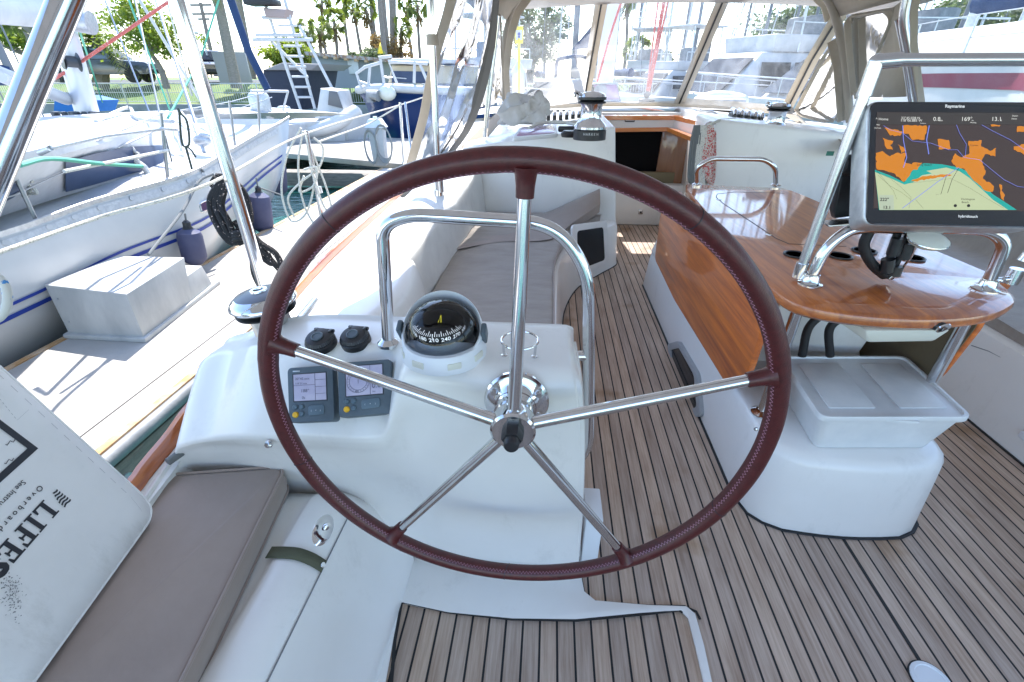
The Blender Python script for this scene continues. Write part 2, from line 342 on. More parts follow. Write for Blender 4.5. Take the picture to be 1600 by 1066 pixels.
def spline(p, k, closed=False):
    n = len(p); out = []
    for i in range(n if closed else n - 1):
        p1, p2 = p[i], p[(i + 1) % n]
        p0 = p[(i - 1) % n] if (closed or i > 0) else p1 * 2 - p2
        p3 = p[(i + 2) % n] if (closed or i < n - 2) else p2 * 2 - p1
        for j in range(k):
            t = j / k
            out.append(.5 * ((2 * p1) + (p2 - p0) * t + (2 * p0 - 5 * p1 + 4 * p2 - p3) * t * t + (3 * p1 - p0 - 3 * p2 + p3) * t ** 3))
    if not closed: out.append(p[-1].copy())
    return out
def fillet(pts, r, seg=6, closed=False):
    """round the corners of a polyline"""
    pts = [V(p) for p in pts]; out = []; n = len(pts)
    for i, p in enumerate(pts):
        if not closed and i in (0, n - 1): out.append(p); continue
        a, c = pts[i - 1], pts[(i + 1) % n]; da, dc = (a - p), (c - p)
        k = min(r, da.length * .49, dc.length * .49); A = p + da.normalized() * k; Cc = p + dc.normalized() * k
        for j in range(seg + 1):
            t = j / seg; out.append(A * (1 - t) ** 2 + p * 2 * t * (1 - t) + Cc * t * t)
    return out
def smoothgrid(rows, ku, kv):
    rows = [spline([V(p) for p in r], ku) for r in rows]
    cols = [spline([r[j] for r in rows], kv) for j in range(len(rows[0]))]
    return [[cols[j][i] for j in range(len(cols))] for i in range(len(cols[0]))]

ORG = {}
def finish(bm, m, name, org=V((0, 0, 0)), sharp=38):
    bmesh.ops.remove_doubles(bm, verts=bm.verts, dist=1e-6)
    bmesh.ops.recalc_face_normals(bm, faces=bm.faces)
    for v in bm.verts: v.co -= org
    sa = math.radians(sharp)
    for f in bm.faces: f.smooth = True
    for e in bm.edges: e.smooth = not (len(e.link_faces) == 2 and e.calc_face_angle(0) > sa)
    me = bpy.data.meshes.new(name); bm.to_mesh(me); bm.free()
    for k in (m if isinstance(m, (list, tuple)) else [m]): me.materials.append(k)
    return me
def tag(o, label=None, cat=None, group=None, kind=None):
    if label: o['label'] = label
    if cat: o['category'] = cat
    if group: o['group'] = group
    if kind: o['kind'] = kind
    return o
def thing(name, label, cat, loc=(0, 0, 0), group=None):
    o = bpy.data.objects.new(name, None); o.empty_display_size = .05; COL.objects.link(o); o.location = loc; ORG[o.name] = V(loc)
    return tag(o, label, cat, group)
def part(name, mb, m, parent, label=None, kind=None, sharp=38):
    org = ORG[parent.name]
    o = bpy.data.objects.new(name, finish(mb.bm, m, name, org, sharp)); COL.objects.link(o); o.parent = parent; ORG[o.name] = org
    return tag(o, label, kind=kind)
def solo(name, mb, m, label, cat, group=None, kind=None, org=(0, 0, 0), sharp=38):
    o = bpy.data.objects.new(name, finish(mb.bm, m, name, V(org), sharp)); o.location = org; COL.objects.link(o); ORG[o.name] = V(org)
    return tag(o, label, cat, group, kind)
def struct(name, mb, m, sharp=38): return solo(name, mb, m, None, None, kind='structure', sharp=sharp)
def solidify(o, th, off=-1):
    md = o.modifiers.new('thickness', 'SOLIDIFY'); md.thickness = th; md.offset = off; return o
def copy_tree(o, parent=None, **kw):
    c = o.copy(); COL.objects.link(c)
    if parent: c.parent = parent
    for ch in list(o.children): copy_tree(ch, c)
    return c
def zoff(pts, dz): return [V(p) + V((0, 0, dz)) for p in pts]

# ================================================================ GROUND, WATER, DOCKS
WZ = -.85
mb = MB(); mb.poly([(-900, -60, WZ), (900, -60, WZ), (900, 900, WZ), (-900, 900, WZ)]); struct('water', mb, WATER)
mb = MB()
mb.prism([(-900, 24, -1.5), (10, 24, -1.5), (26, 60, -1.5), (900, 64, -1.5), (900, 1500, -1.5), (-900, 1500, -1.5)], (0, 0, 1.6)); struct('ground', mb, GRASS)
mb = MB(); mb.hexa([(-120, 25.6, .1), (8, 25.6, .1), (8, 60, .1), (-120, 60, .1), (-120, 30, 1.0), (8, 30, 1.0), (8, 60, 1.0), (-120, 60, 1.0)]); struct('lawn_bank', mb, GRASS)
mb = MB(); mb.poly([(-120, 30.6, 1.004), (7.4, 30.6, 1.004), (7.4, 59, 1.004), (-120, 59, 1.004)]); struct('parking_road', mb, ASPH)
DZ = -.35
dk = thing('finger_dock', 'pale concrete floating finger dock with grey rubber edge beside the yacht', 'dock', (-2.9, 3, WZ))
mb = MB(); mb.prism([(-3.5, -4, DZ - .16), (-2.29, -4, DZ - .16), (-2.29, 9.9, DZ - .16), (-3.5, 9.9, DZ - .16)], (0, 0, .16), .01); part('slab', mb, DOCKM, dk)
mb = MB(); mb.box((-3.53, 2.95, DZ - .06), (.055, 13.9, .13), bev=.008); part('timber_edge', mb, WOODE, dk)
mb = MB(); mb.box((-2.262, 2.95, DZ - .012), (.05, 13.9, .03), bev=.004); part('timber_edge', mb, WOODE, dk)
mb = MB(); mb.tube([(-2.215, -4, DZ - .045), (-2.215, 9.9, DZ - .045)], .036, 16, flat=1.2); part('rubber_edge', mb, GREYF, dk)
mb = MB(); mb.box((-2.255, 2.95, DZ - .24), (.07, 13.9, .26), bev=.006); part('side_timber', mb, PIER, dk)
for k in range(14):
    mb = MB(); y = .35 + k * .62
    mb.lathe([(.038, 0), (.038, .012), (.022, .014), (.022, .035), (.001, .036)], (-2.221, y, DZ - .22), (1, 0, 0), 12); part('bolt', mb, ALU, dk)
mb = MB()
mb.tube([(-2.45, -4, DZ + .002), (-2.45, 9.9, DZ + .002)], .0035, 6)
part('slab_joint', mb, CAULK, dk)
wk = thing('main_dock', 'wide pale main dock running across behind the finger dock', 'dock', (-6, 11, WZ))
mb = MB(); mb.prism([(-30, 13.2, DZ - .12), (-7.6, 12.2, DZ - .12), (-2.1, 9.98, DZ - .12), (6, 9.98, DZ - .12), (6, 13.2, DZ - .12), (-6, 15.5, DZ - .12), (-30, 16, DZ - .12)], (0, 0, .12), .01); part('slab', mb, DOCKM, wk)
mb = MB(); mb.prism([(-5.9, 10.0, DZ - .42), (-4.05, 10.0, DZ - .42), (-3.5, 9.2, DZ - .42), (-3.4, 9.2, DZ - .42), (-3.4, 10.4, DZ - .42), (-5.9, 10.4, DZ - .42)], (0, 0, .29), .01); part('edge_timber', mb, PIER, wk)

# ================================================================ OWN YACHT: floor, hull, coamings
XC = 1.014
# teak sole, one sheet, with white margins and step edge laid a few mm above it
mb = MB(); mb.poly([(-.5, -1.6, 0), (2.6, -1.6, 0), (2.6, 5.0, 0), (-.5, 5.0, 0)]); struct('deck_floor', mb, TEAK)
Y = thing('sailing_yacht', 'white sailing yacht cockpit moulding with teak toe rail that everything is mounted on', 'sailboat', (XC, 1, 0))
# white band between the step planks and the main planks
band = [G(*p, .006) for p in [(560, 850), (905, 885), (913, 925), (930, 939), (1010, 946), (1072, 948), (1086, 960), (1100, 1010), (1114, 1075), (1108, 1090), (1101, 1075), (1086, 1010), (1075, 966), (1064, 955), (1000, 959), (900, 969), (800, 968), (700, 958), (626, 942), (600, 1080), (560, 1080)]]
mb = MB(); mb.prism(zoff(band, -.004), (0, 0, .008), .002); part('floor_margin', mb, GEL, Y)
mb = MB()
mb.tube([G(*p, .008) for p in [(610, 1085), (617, 1000), (627, 943)]] + [G(*p, .008) for p in [(634, 941), (700, 956), (800, 967), (900, 969), (1000, 960), (1060, 953), (1067, 957)]], .0052, 6, flat=.3)
mb.tube([G(*p, .008) for p in [(905, 890), (912, 925), (920, 937), (935, 941), (1010, 947), (1070, 948), (1088, 956), (1094, 968)]], .0045, 6, flat=.3)
part('caulk_bead', mb, CAULK, Y)

mb = MB(); mb.tube([V((XC, -1.5, .001)), V((XC, 1.06, .001))], .0055, 6, flat=.3); part('centre_seam', mb, CAULK, Y)
dcp = G(1455, 1064, .004); mb = MB(); mb.lathe([(.045, 0), (.044, .004), (.036, .006), (.034, .003), (0, .003)], dcp, (0, 0, 1), 36); part('deck_cap', mb, WHITES, Y)
mb = MB(); mb.lathe([(.048, -.002), (.048, .001), (.040, .001)], dcp, (0, 0, 1), 36); part('caulk_bead', mb, CAULK, Y)
def stat(rows, ku=6, kv=5): 
    m_ = MB(); m_.grid(smoothgrid(rows, ku, kv)); return m_
# helm console: stations across, profile in y,z
def prof(x, pts, dx=None): return [V((x + (dx[i] if dx else 0), y, z)) for i, (y, z) in enumerate(pts)]
cons = thing('helm_console', 'white moulded steering console between wheel and bench carrying compass and displays', 'console', (-.2, .85, 0))
RT = [(.88, .0), (.865, .03), (.845, .09), (.795, .40), (.735, .66), (.702, .775), (.705, .818), (.728, .838), (.77, .841), (.83, .841), (.87, .841), (.905, .835), (.92, .80), (.925, .5), (.925, 0)]
def shift(p, dy, dz, f=1): return [(y + dy, z + dz if i > 3 else z) for i, (y, z) in enumerate(p)]
rows = []
mid = [(.88, .0), (.865, .03), (.85, .09), (.83, .30), (.76, .54), (.735, .60), (.725, .63), (.735, .652), (.80, .735), (.85, .79), (.875, .797), (.96, .80), (.985, .78), (1.0, .5), (1.0, 0)]
out = [(.88, .0), (.865, .03), (.85, .09), (.83, .28), (.79, .50), (.775, .545), (.77, .56), (.785, .58), (.87, .66), (.92, .70), (.95, .71), (1.02, .705), (1.06, .69), (1.1, .45), (1.1, 0)]
xs = [.148, .142, .132, .118, .098, .084, .078, .072, .068, .066, .066, .068, .07, .1, .148]
edge = [(y * .96 + .033, z) for (y, z) in RT]
rows.append([V((xs[i] - .004, .89, min(p[1], .805) if i > 3 else p[1])) for i, p in enumerate(RT)])
rows.append([V((xs[i], y * .9 + .085, min(z, .823))) for i, (y, z) in enumerate(RT)])
rows.append([V((xs[i] - .012, y, z - (.002 if i > 5 else 0))) for i, (y, z) in enumerate(RT)])
rows.append([V((xs[i] - .03, y, z)) for i, (y, z) in enumerate(RT)])
rows.append(prof(-.06, RT)); rows.append(prof(-.18, RT)); rows.append(prof(-.26, RT)); 
rows.append(prof(-.293, [(a[0] * .7 + b[0] * .3, a[1] * .7 + b[1] * .3) for a, b in zip(RT, mid)]))
rows.append(prof(-.330, [(a[0] * .15 + b[0] * .85, a[1] * .15 + b[1] * .85) for a, b in zip(RT, mid)]))
rows.append(prof(-.375, mid)); rows.append(prof(-.50, mid)); rows.append(prof(-.62, [(y + .005, z - .012) if i > 3 else (y, z) for i, (y, z) in enumerate(mid)]))
rows.append(prof(-.71, [(a[0] * .5 + b[0] * .5, a[1] * .5 + b[1] * .5) for a, b in zip(mid, out)]))
rows.append(prof(-.80, out)); rows.append(prof(-.865, [(y, z - .02) if i > 2 else (y, z) for i, (y, z) in enumerate(out)]))
rows.append(prof(-.90, [(y, z - .05) if i > 2 else (y, z) for i, (y, z) in enumerate(out)])); rows.append(prof(-.915, [(y, z - .14) if i > 2 else (y, z) for i, (y, z) in enumerate(out)]))
part('moulded_body', stat(rows, 4, 3), GEL, cons)
mb = MB(); mb.lathe([(.0, 0), (.009, .0), (.009, .006), (.005, .010), (.005, .004)], D(421, 694, 1.02), (0, -.7, .7), 12); part('drain_fitting', mb, STEELB, cons)
# white liner behind and below (inner side of port seat, closing to the floor)
mb = MB()
mb.box((.17, .955, .10), (.05, .12, .22), bev=.004)
part('side_panel', mb, WHITES, cons)

# port seat moulding (helmsman seat), in the lower left
seat = thing('seat_moulding_unit', 'white moulded helmsman seat with rounded shoulder in the near left corner', 'seat', (-.8, .2, 0))
def sx(y): return -.555 - (.80 - y) * .02
rows = []
for y in (-1.4, -.6, 0, .4, .62, .74, .79, .82, .86):
    k = 0 if y < .7 else (y - .7) / .16
    e = .0 + .0 * k; xo = sx(min(y, .8))
    drop = .0 if y < .76 else (y - .76) * .9
    rows.append([V((-1.25, y, .37 - drop)), V((-.9, y, .385 - drop)), V((xo - .06, y, .39 - drop)), V((xo - .005, y, .405 - drop)), V((xo + .045, y, .40 - drop)), V((xo + .085, y, .365 - drop)),
                 V((xo + .105, y, .30 - drop * .6)), V((xo + .135, y, .15)), V((xo + .155 + .02, y, .05)), V((xo + .18, y, .0))])
part('moulded_shell', stat(rows, 5, 5), GEL, seat)
# seam in the moulding
mb = MB()
mb.tube([V((sx(y) + .0875, y, .3665)) for y in (-.2, .2, .5, .66, .72, .755)], .0014, 6); part('seam', mb, GREYF, seat)
pc, pn = PX(505, 828, sx(.6) + .092), V((.75, 0, .66)); pc = pc
mb = MB(); mb.lathe([(.0, .006), (.012, .006), (.019, .004), (.022, 0)], pc + pn * .0, pn, 24, sx=1.75, up=(0, 1, .0)); p_ = part('pad_eye', mb, STEEL, seat)
mb = MB(); mb.lathe([(.0, .018), (.005, .018), (.007, .012), (.009, .004)], pc + V((0, .006, 0)), pn, 12); part('stud', mb, STEEL, p_)
rows = [[V((sx(.6) + dx, y, z)) for dx, z in ((-.03, .405), (.0, .4085), (.03, .4085), (.05, .4015), (.07, .388), (.088, .368))] for y in (.580, .608)]
mb = MB(); mb.grid([spline(r, 4) for r in rows]); st_ = part('webbing_strap', mb, OLIVE, seat); solidify(st_, .002, 1)
mb = MB(); mb.lathe([(.0, .006), (.005, .006), (.007, .002), (.007, 0)], (sx(.6) + .085, .594, .373), pn, 14); part('snap_stud', mb, STEEL, st_)

# cushion on the seat
def cushion(name, outline, z0, z1, m, label, cat, group=None, round_=.02, welt=True):
    t = thing(name, label, cat, V(outline[0]) * 0 + V((sum(p[0] for p in outline) / len(outline), sum(p[1] for p in outline) / len(outline), z0)), group)
    o = fillet([V((p[0], p[1], 0)) for p in outline], .035, 5, closed=True); n = len(o)
    c = sum(o, V()) / n; rows = []
    for z, k in ((z0, -.01), (z0 + .006, -.002), ((z0 + z1) / 2, .004), (z1 - .006, 0), (z1, -.006)):
        rows.append([p + (p - c).normalized() * k + V((0, 0, z)) for p in o])
    for f, dz in ((.97, .002), (.90, .004), (.6, .005), (.3, .0055), (.001, .0055)):
        rows.append([c + (p - c) * f + V((0, 0, z1 + dz + .0012 * math.sin(i * 2.1) * f)) for i, p in enumerate(o)])
    rows.insert(0, [c + (p - c) * .9 + V((0, 0, z0)) for p in o]); rows.insert(0, [c + V((0, 0, z0)) for p in o])
    m_ = MB(); m_.grid(rows, closed_u=True); part('cover', m_, m, t, sharp=60)
    if welt:
        m_ = MB(); m_.tube([p + (p - c).normalized() * .001 + V((0, 0, z1)) for p in o], .0036, 8, closed=True); part('piping', m_, m, t)
        m_ = MB(); m_.tube([p + (p - c).normalized() * .001 + V((0, 0, z0 + .006)) for p in o], .003, 8, closed=True); part('piping', m_, m, t)
    return t
zs = .455
c1, c2, c3 = G(213, 746, zs), G(447, 729, zs), G(270, 1090, zs)
dd = (c3 - c2).normalized()
ol = [c1, c2, c2 + dd * .95, c1 + dd * .95 + V((-.1, 0, 0))]
cushion('seat_cushion', ol, .39, zs, TAUPE, 'taupe fabric seat cushion with piped edge on the white seat in the near left corner', 'cushion')

# side deck, toe rail and coaming to port; the same mirrored to starboard
def mir(p): return V((2 * XC - p[0], p[1], p[2]))
TR = [V((-.90, -2.2, .47)), V((-.93, .3, .48)), V((-.96, .76, .49)), V((-.99, .95, .5)), V((-1.03, 1.28, .5)), V((-1.09, 1.75, .5)), V((-1.13, 2.1, .5)), V((-1.16, 2.6, .5)), V((-1.205, 4.0, .51)), V((-1.20, 5.5, .53)), V((-1.1, 7.6, .57)), V((-.7, 10, .64)), (V((.2, 12.2, .72))), V((1.014, 13.4, .78))]
TRs = spline([V(p) for p in TR], 5)
def rail(pts, s=1):
    f = (lambda p: p) if s == 1 else mir
    m_ = MB(); rows = []
    for p in pts:
        rows.append([f(p + V(q)) for q in ((-.012, 0, -.012), (-.012, 0, .016), (-.006, 0, .024), (.008, 0, .024), (.015, 0, .016), (.018, 0, -.012))])
    m_.grid(rows); return m_
part('toe_rail', rail(TRs), VARN, Y); part('toe_rail', rail(TRs, -1), VARN, Y)
def hullside(pts, s=1):
    f = (lambda p: p) if s == 1 else mir
    m_ = MB(); m_.grid([[f(p + V(q)) for q in ((-.012, 0, -.01), (-.012, 0, -.06), (.0, 0, -.25), (.06, 0, -.7), (.2, 0, -1.5))] for p in pts]); return m_
part('hull_side', hullside(TRs), HULLW, Y); part('hull_side', hullside(TRs, -1), HULLW, Y)
# coaming cross-sections forward of the console (x, z)
def co(y, a):
    return [V((x, y, z)) for x, z in a]
def trx(y):
    for i in range(len(TRs) - 1):
        if TRs[i].y <= y <= TRs[i + 1].y:
            k = (y - TRs[i].y) / (TRs[i + 1].y - TRs[i].y); return TRs[i].lerp(TRs[i + 1], k)
    return TRs[0]
ST = [(-2.2, -.80, .56, -.72, .50), (.2, -.86, .485, -.84, .47), (.8, -.93, .485, -.915, .47), (1.0, -.93, .50, -.88, .53), (1.14, -.93, .51, -.80, .56), (1.5, -.90, .56, -.70, .60), (2.0, -.88, .60, -.66, .63), (2.5, -.86, .62, -.64, .645), (3.0, -.84, .64, -.62, .66), (3.4, -.82, .68, -.60, .70), (3.62, -.80, .74, -.58, .78)]
def deckside(s=1):
    f = (lambda p: p) if s == 1 else mir
    rows = []
    for y, xa, za, xb, zb in ST:
        t = trx(y)
        inner = [(xb + .035, zb - .012), (xb + .055, zb - .05), (xb + .085, .42), (xb + .10, .33)] if y > .9 else [(xb + .01, zb - .03), (xb + .015, .42), (xb + .02, .38), (xb + .03, .36)]
        rows.append([f(V(q)) for q in [(t.x + .02, y, t.z - .01), (t.x + .06, y, t.z - .012), ((t.x + xa) / 2, y, (t.z - .01 + za) / 2 - .008), (xa, y, za), ((xa + xb) / 2, y, (za + zb) / 2 + .012), (xb, y, zb)] + [(a, y, b) for a, b in inner]])
    m_ = MB(); m_.grid(smoothgrid(rows, 4, 4)); return m_
part('side_deck', deckside(), GELT, Y); part('side_deck', deckside(-1), GELT, Y)
# moulded ribs on inner face of the port coaming (backrest lobes)
for (y0, y1) in ((1.28, 1.95),):
    mb = MB(); rows = []
    for i in range(13):
        k = i / 12; y = y0 + (y1 - y0) * k; b = math.sin(math.pi * k) ** .6
        rows.append([V((-.72 + .0 * b, y, .602)), V((-.64 + .03 * b, y, .606)), V((-.60 + .055 * b, y, .57)), V((-.575 + .06 * b, y, .46)), V((-.56 + .02 * b, y, .34))])
    mb.grid([spline(r, 4) for r in rows]); part('coaming_lobe', mb, GEL, Y)

# port bench: seat top, front panel sweeping inboard to the bulkhead
fr = [V((.10, .9, 0)), V((.10, 1.6, 0)), V((.11, 2.3, 0)), V((.135, 2.7, 0)), V((.24, 3.07, 0)), V((.42, 3.34, 0)), V((.56, 3.54, 0)), V((.58, 3.66, 0))]
frs = spline(fr, 6)
bench = thing('port_bench', 'white moulded bench running forward from the console to the bulkhead', 'bench', (-.2, 2.2, 0))
mb = MB(); mb.grid([[p, p + V((-.008, 0, .03)), p + V((-.03, 0, .30)), p + V((-.045, 0, .335)), p + V((-.075, 0, .345)), V((-.56, p.y, .345))] for p in frs]); part('seat_moulding', mb, GEL, bench)
mb = MB(); mb.tube(zoff(frs, .004), .006, 6, flat=.5); part('caulk_bead', mb, CAULK, bench)
# bulkhead block (port coach end)
def block(name, label, pts_lo, pts_hi, m, bev=.02):
    mb_ = MB(); mb_.hexa(pts_lo + pts_hi, bev, 3); return mb_
bulk = thing('port_bulkhead', 'white bulkhead and deck shelf left of the companionway with a winch on top', 'bulkhead', (.0, 4.2, 0))
mb = MB(); mb.hexa([(-.66, 3.62, .2), (.575, 3.62, -.0), (.60, 5.0, -.0), (-.66, 5.0, .2), (-.66, 3.66, .86), (.455, 3.62, 1.015), (.47, 6.1, 1.04), (-.95, 6.0, .88)], .018, 4); part('moulding', mb, GEL, bulk)
mb = MB(); mb.hexa([(-1.13, 3.75, .45), (-.6, 3.66, .5), (-.6, 6.2, .5), (-1.13, 6.2, .45), (-1.0, 3.85, .66), (-.6, 3.68, .865), (-.6, 6.2, .9), (-.98, 6.2, .80)], .03, 4); part('coach_side', mb, GELT, bulk)
# locker opening in the bench end
def frame_on(name, pts, p0, n, m, m2, parent, w=.02, dep=.012, rnd=.04):
    q = [PL(x, y, p0, n) for x, y in pts]; c = sum(q, V()) / len(q)
    o1 = fillet(q, rnd, 6, True); o2 = [c + (p - c) * (1 - w) for p in o1]
    nn = n.normalized()
    m_ = MB(); m_.grid([[p - nn * .01 for p in o1], [p + nn * dep * .7 for p in o1], [p + nn * dep for p in [c + (p - c) * (1 - w * .3) for p in o1]], [p + nn * dep * .8 for p in o2], [p - nn * .004 for p in o2]], closed_u=True)
    f_ = part(name, m_, m, parent)
    m_ = MB(); m_.poly([p + nn * .002 for p in o2]); part('pane', m_, m2, f_); return f_
n1 = V((.80, -.62, .06)).normalized(); p1 = V((.34, 3.23, .15)) + n1 * .004
frame_on('locker_window', [(893, 352), (948, 345), (951, 412), (896, 434)], p1, n1, GEL, DARKG, bench, w=.24, dep=.006)
# step-over wall at the companionway, interior
cab = thing('companionway', 'white washboard step, dark cabin opening and teak trimmed hatch at the forward end', 'companionway', (1.0, 4.8, 0))
mb = MB(); mb.hexa([(.55, 4.72, 0), (2.0, 4.72, 0), (2.0, 4.86, 0), (.55, 4.86, 0), (.55, 4.72, .40), (2.0, 4.72, .40), (2.0, 4.86, .40), (.55, 4.86, .40)], .02, 3); s_ = part('washboard_step', mb, GEL, cab)
mb = MB(); q = PY(1001, 331, 4.715); mb.box(q, (.045, .012, .05), bev=.004); l_ = part('latch', mb, STEELB, s_)
mb = MB(); mb.box(q - V((0, .01, .004)), (.02, .01, .02), bev=.003); part('latch_pull', mb, BLACK, l_)
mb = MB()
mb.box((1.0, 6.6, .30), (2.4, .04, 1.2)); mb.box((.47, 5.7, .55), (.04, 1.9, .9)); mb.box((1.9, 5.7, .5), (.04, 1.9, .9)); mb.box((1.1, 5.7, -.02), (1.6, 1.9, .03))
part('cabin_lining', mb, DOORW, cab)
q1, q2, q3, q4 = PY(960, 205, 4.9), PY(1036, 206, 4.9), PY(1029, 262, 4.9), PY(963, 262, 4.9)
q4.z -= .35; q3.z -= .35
mb = MB(); mb.prism([q1, q2, q3, q4], (0, .02, 0), .002); part('opening_shade_sheet', mb, mat('cabin_shade_black', (.004, .004, .005), .7, spec=.1), cab)  # solid near-black sheet; the unlit cabin's shade is put into its colour
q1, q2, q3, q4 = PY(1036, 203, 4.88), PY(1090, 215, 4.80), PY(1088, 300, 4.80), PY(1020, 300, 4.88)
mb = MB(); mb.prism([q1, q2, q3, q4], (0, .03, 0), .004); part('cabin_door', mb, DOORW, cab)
q1, q2 = PY(958, 250, 4.84), PY(1030, 286, 4.84)
mb = MB(); mb.box(((q1.x + q2.x) / 2, 4.86, .45), (.75, .06, .10), bev=.004); part('lower_panel', mb, mat('khaki_panel', (.2, .17, .10), .7), cab)
# hatch garage: white fascia, orange trims
a, b_, c_ = G(930, 183, 1.04), G(1060, 181, 1.04), G(1110, 205, 1.0)
def bar(pts, w, h, m_=None):
    m_ = m_ or MB(); pts = [V(p) for p in pts]; rows = []
    for i, p in enumerate(pts):
        t = (pts[min(i + 1, len(pts) - 1)] - pts[max(i - 1, 0)]).normalized(); sd_ = V((t.y, -t.x, 0)).normalized() * w / 2
        rows.append([p - sd_, p + sd_, p + sd_ + V((0, 0, h)), p - sd_ + V((0, 0, h))])
    return m_.grid(rows, closed_u=True, cap=True)
part('lower_trim', bar([PY(956, 206, 4.86), PY(1044, 205, 4.86), PY(1088, 222, 4.4)], .07, .034), VARNX, cab)
part('fascia', bar([PY(930, 203, 4.9), PY(1052, 203, 4.9), PY(1100, 216, 4.42)], .05, .085), GEL, cab)
part('upper_trim', bar([PY(925, 187, 4.9), PY(1056, 187, 4.9), PY(1112, 201, 4.42)], .10, .036), VARNX, cab)
part('hatch_garage', bar([PY(850, 186, 5.6), PY(1060, 186, 5.6), PY(1230, 200, 5.5)], .35, .07), GEL, cab)
mb = MB(); mb.tube([PY(x, y, 4.868) for x, y in ((976, 184), (977, 190), (991, 190), (992, 184))], .005, 8); part('pull_handle', mb, BLACK, cab)
# coachroof ahead of the windshield and starboard block
mb = MB(); mb.grid(smoothgrid([[V((x, y, z - .03 * ((x - XC) / 1.8) ** 2 * 4 * .6)) for x in (-1.05, -.85, -.3, XC, 2.3, 2.85, 3.05)] for y, z in ((5.6, 1.03), (6.6, 1.02), (8, .99), (9.5, .93), (11, .82))], 3, 3))
part('coachroof', mb, GELT, Y)
sb = thing('starboard_bulkhead', 'white bulkhead block right of the companionway behind the table', 'bulkhead', (1.7, 4, 0))
A0, A1 = PY(1120, 186, 3.75), PY(1073, 292, 3.75)
mb = MB(); mb.hexa([(A1.x - .12, 3.72, 0), (2.9, 3.72, .0), (2.9, 5.0, 0), (1.35, 5.0, 0), (A0.x, 3.75, A0.z), (2.85, 3.6, .90), (3.05, 6.1, .88), (1.42, 6.1, 1.03)], .022, 4); part('moulding', mb, GEL, sb)
for (px, py) in ((1107, 206),):
    mb = MB(); mb.tube([PY(1118, 192, 3.70), PY(1100, 200, 3.70), PY(1084, 262, 3.70), PY(1078, 296, 3.70)], .012, 10, smooth=4); part('corner_tube', mb, STEEL, sb)
mb = MB(); mb.box(PY(1297, 240, 3.60), (.05, .006, .03), bev=.002); part('small_label', mb, mat('teal_plate', (.05, .25, .2), .4), sb)

# ================================================================ STEERING WHEEL
WC = V((-.046, .629, .787)); WR = .44
def wp(a, r, dy=0): return WC + V((math.cos(a) * r, dy, math.sin(a) * r))
wheel = thing('steering_wheel', 'large yacht steering wheel with burgundy leather rim and five steel spokes', 'steering wheel', WC)
mb = MB(); rows = []
for i in range(192):
    a = 2 * math.pi * i / 192; seam = .0004 if i % 38 == 12 else 0
    rows.append([WC + V((math.cos(a) * (WR + (.0166 + seam + .0003 * math.sin(a * 23)) * math.cos(b)), (.0166 + seam) * math.sin(b), math.sin(a) * (WR + (.0166 + seam) * math.cos(b)))) for b in [2 * math.pi * k / 20 for k in range(20)]])
mb.grid(rows, closed_u=True, closed_v=True); rim = part('rim', mb, LEATHER, wheel)
mb = MB(); pts = []
for i in range(720):
    a = 2 * math.pi * i / 720; b = math.pi + math.radians(33 + (9 if i % 2 else -9))
    pts.append(WC + V((math.cos(a) * (WR + .0169 * math.cos(b)), .0169 * math.sin(b), math.sin(a) * (WR + .0169 * math.cos(b)))))
mb.tube(pts, .0006, 4, closed=True); part('stitching', mb, THREAD, rim)
for d in (57, 127, 197, 268, 335):
    a = math.radians(d); mb = MB(); t = V((-math.sin(a), 0, math.cos(a))); u = V((math.cos(a), 0, math.sin(a)))
    mb.tube([wp(a + .012 * math.sin(b), WR) + u * math.cos(b) * .0168 + V((0, math.sin(b) * .0168, 0)) for b in [2 * math.pi * k / 24 for k in range(24)]], .0007, 5, closed=True); part('leather_seam', mb, INK, rim)
for d in (88, 160.5, 232, 304, 16.5):
    a = math.radians(d)
    mb = MB(); mb.tube([wp(a, .03, -.012), wp(a, .20, -.007), wp(a, .405, 0)], [.0118, .0095], 16); sp_ = part('spoke', mb, STEEL, wheel)
    mb = MB(); mb.tube([wp(a, .392), wp(a, .408), wp(a, .422), wp(a, .432)], [.0125, .0132, .015, .021], 16); co_ = part('leather_collar', mb, LEATHER, sp_)
mb = MB(); mb.lathe([(.0, -.030), (.036, -.030), (.040, -.026), (.040, .012), (.036, .02), (.024, .028), (.022, .06), (0, .06)], WC, (0, 1, 0), 40); hub = part('hub', mb, STEEL, wheel)
mb = MB(); mb.lathe([(0, -.066), (.011, -.066), (.0135, -.062), (.0135, -.052), (.0135, -.046), (.0165, -.045)], WC, (0, 1, 0), 20); mb.lathe([(.0165, -.050), (.0185, -.048), (.0195, -.032), (.0195, -.028)], WC, (0, 1, 0), 6); part('lock_nut', mb, BLACK, hub)
mb = MB(); mb.lathe([(.0, -.045), (.026, -.045), (.028, -.035), (.034, -.018), (.046, -.010), (.058, -.008), (.062, -.003), (.062, .004)], (WC.x, .694, WC.z - .003), (0, 1, -.08), 48); fl_ = part('bearing_flange', mb, STEEL, cons)
for k in range(6):
    a = math.radians(60 * k + 30); mb = MB(); mb.lathe([(0, -.004), (.0055, -.004), (.0065, -.001), (.0065, .004)], (WC.x + math.cos(a) * .049, .684, WC.z - .003 + math.sin(a) * .049), (0, 1, 0), 10); part('bolt', mb, STEELB, fl_)

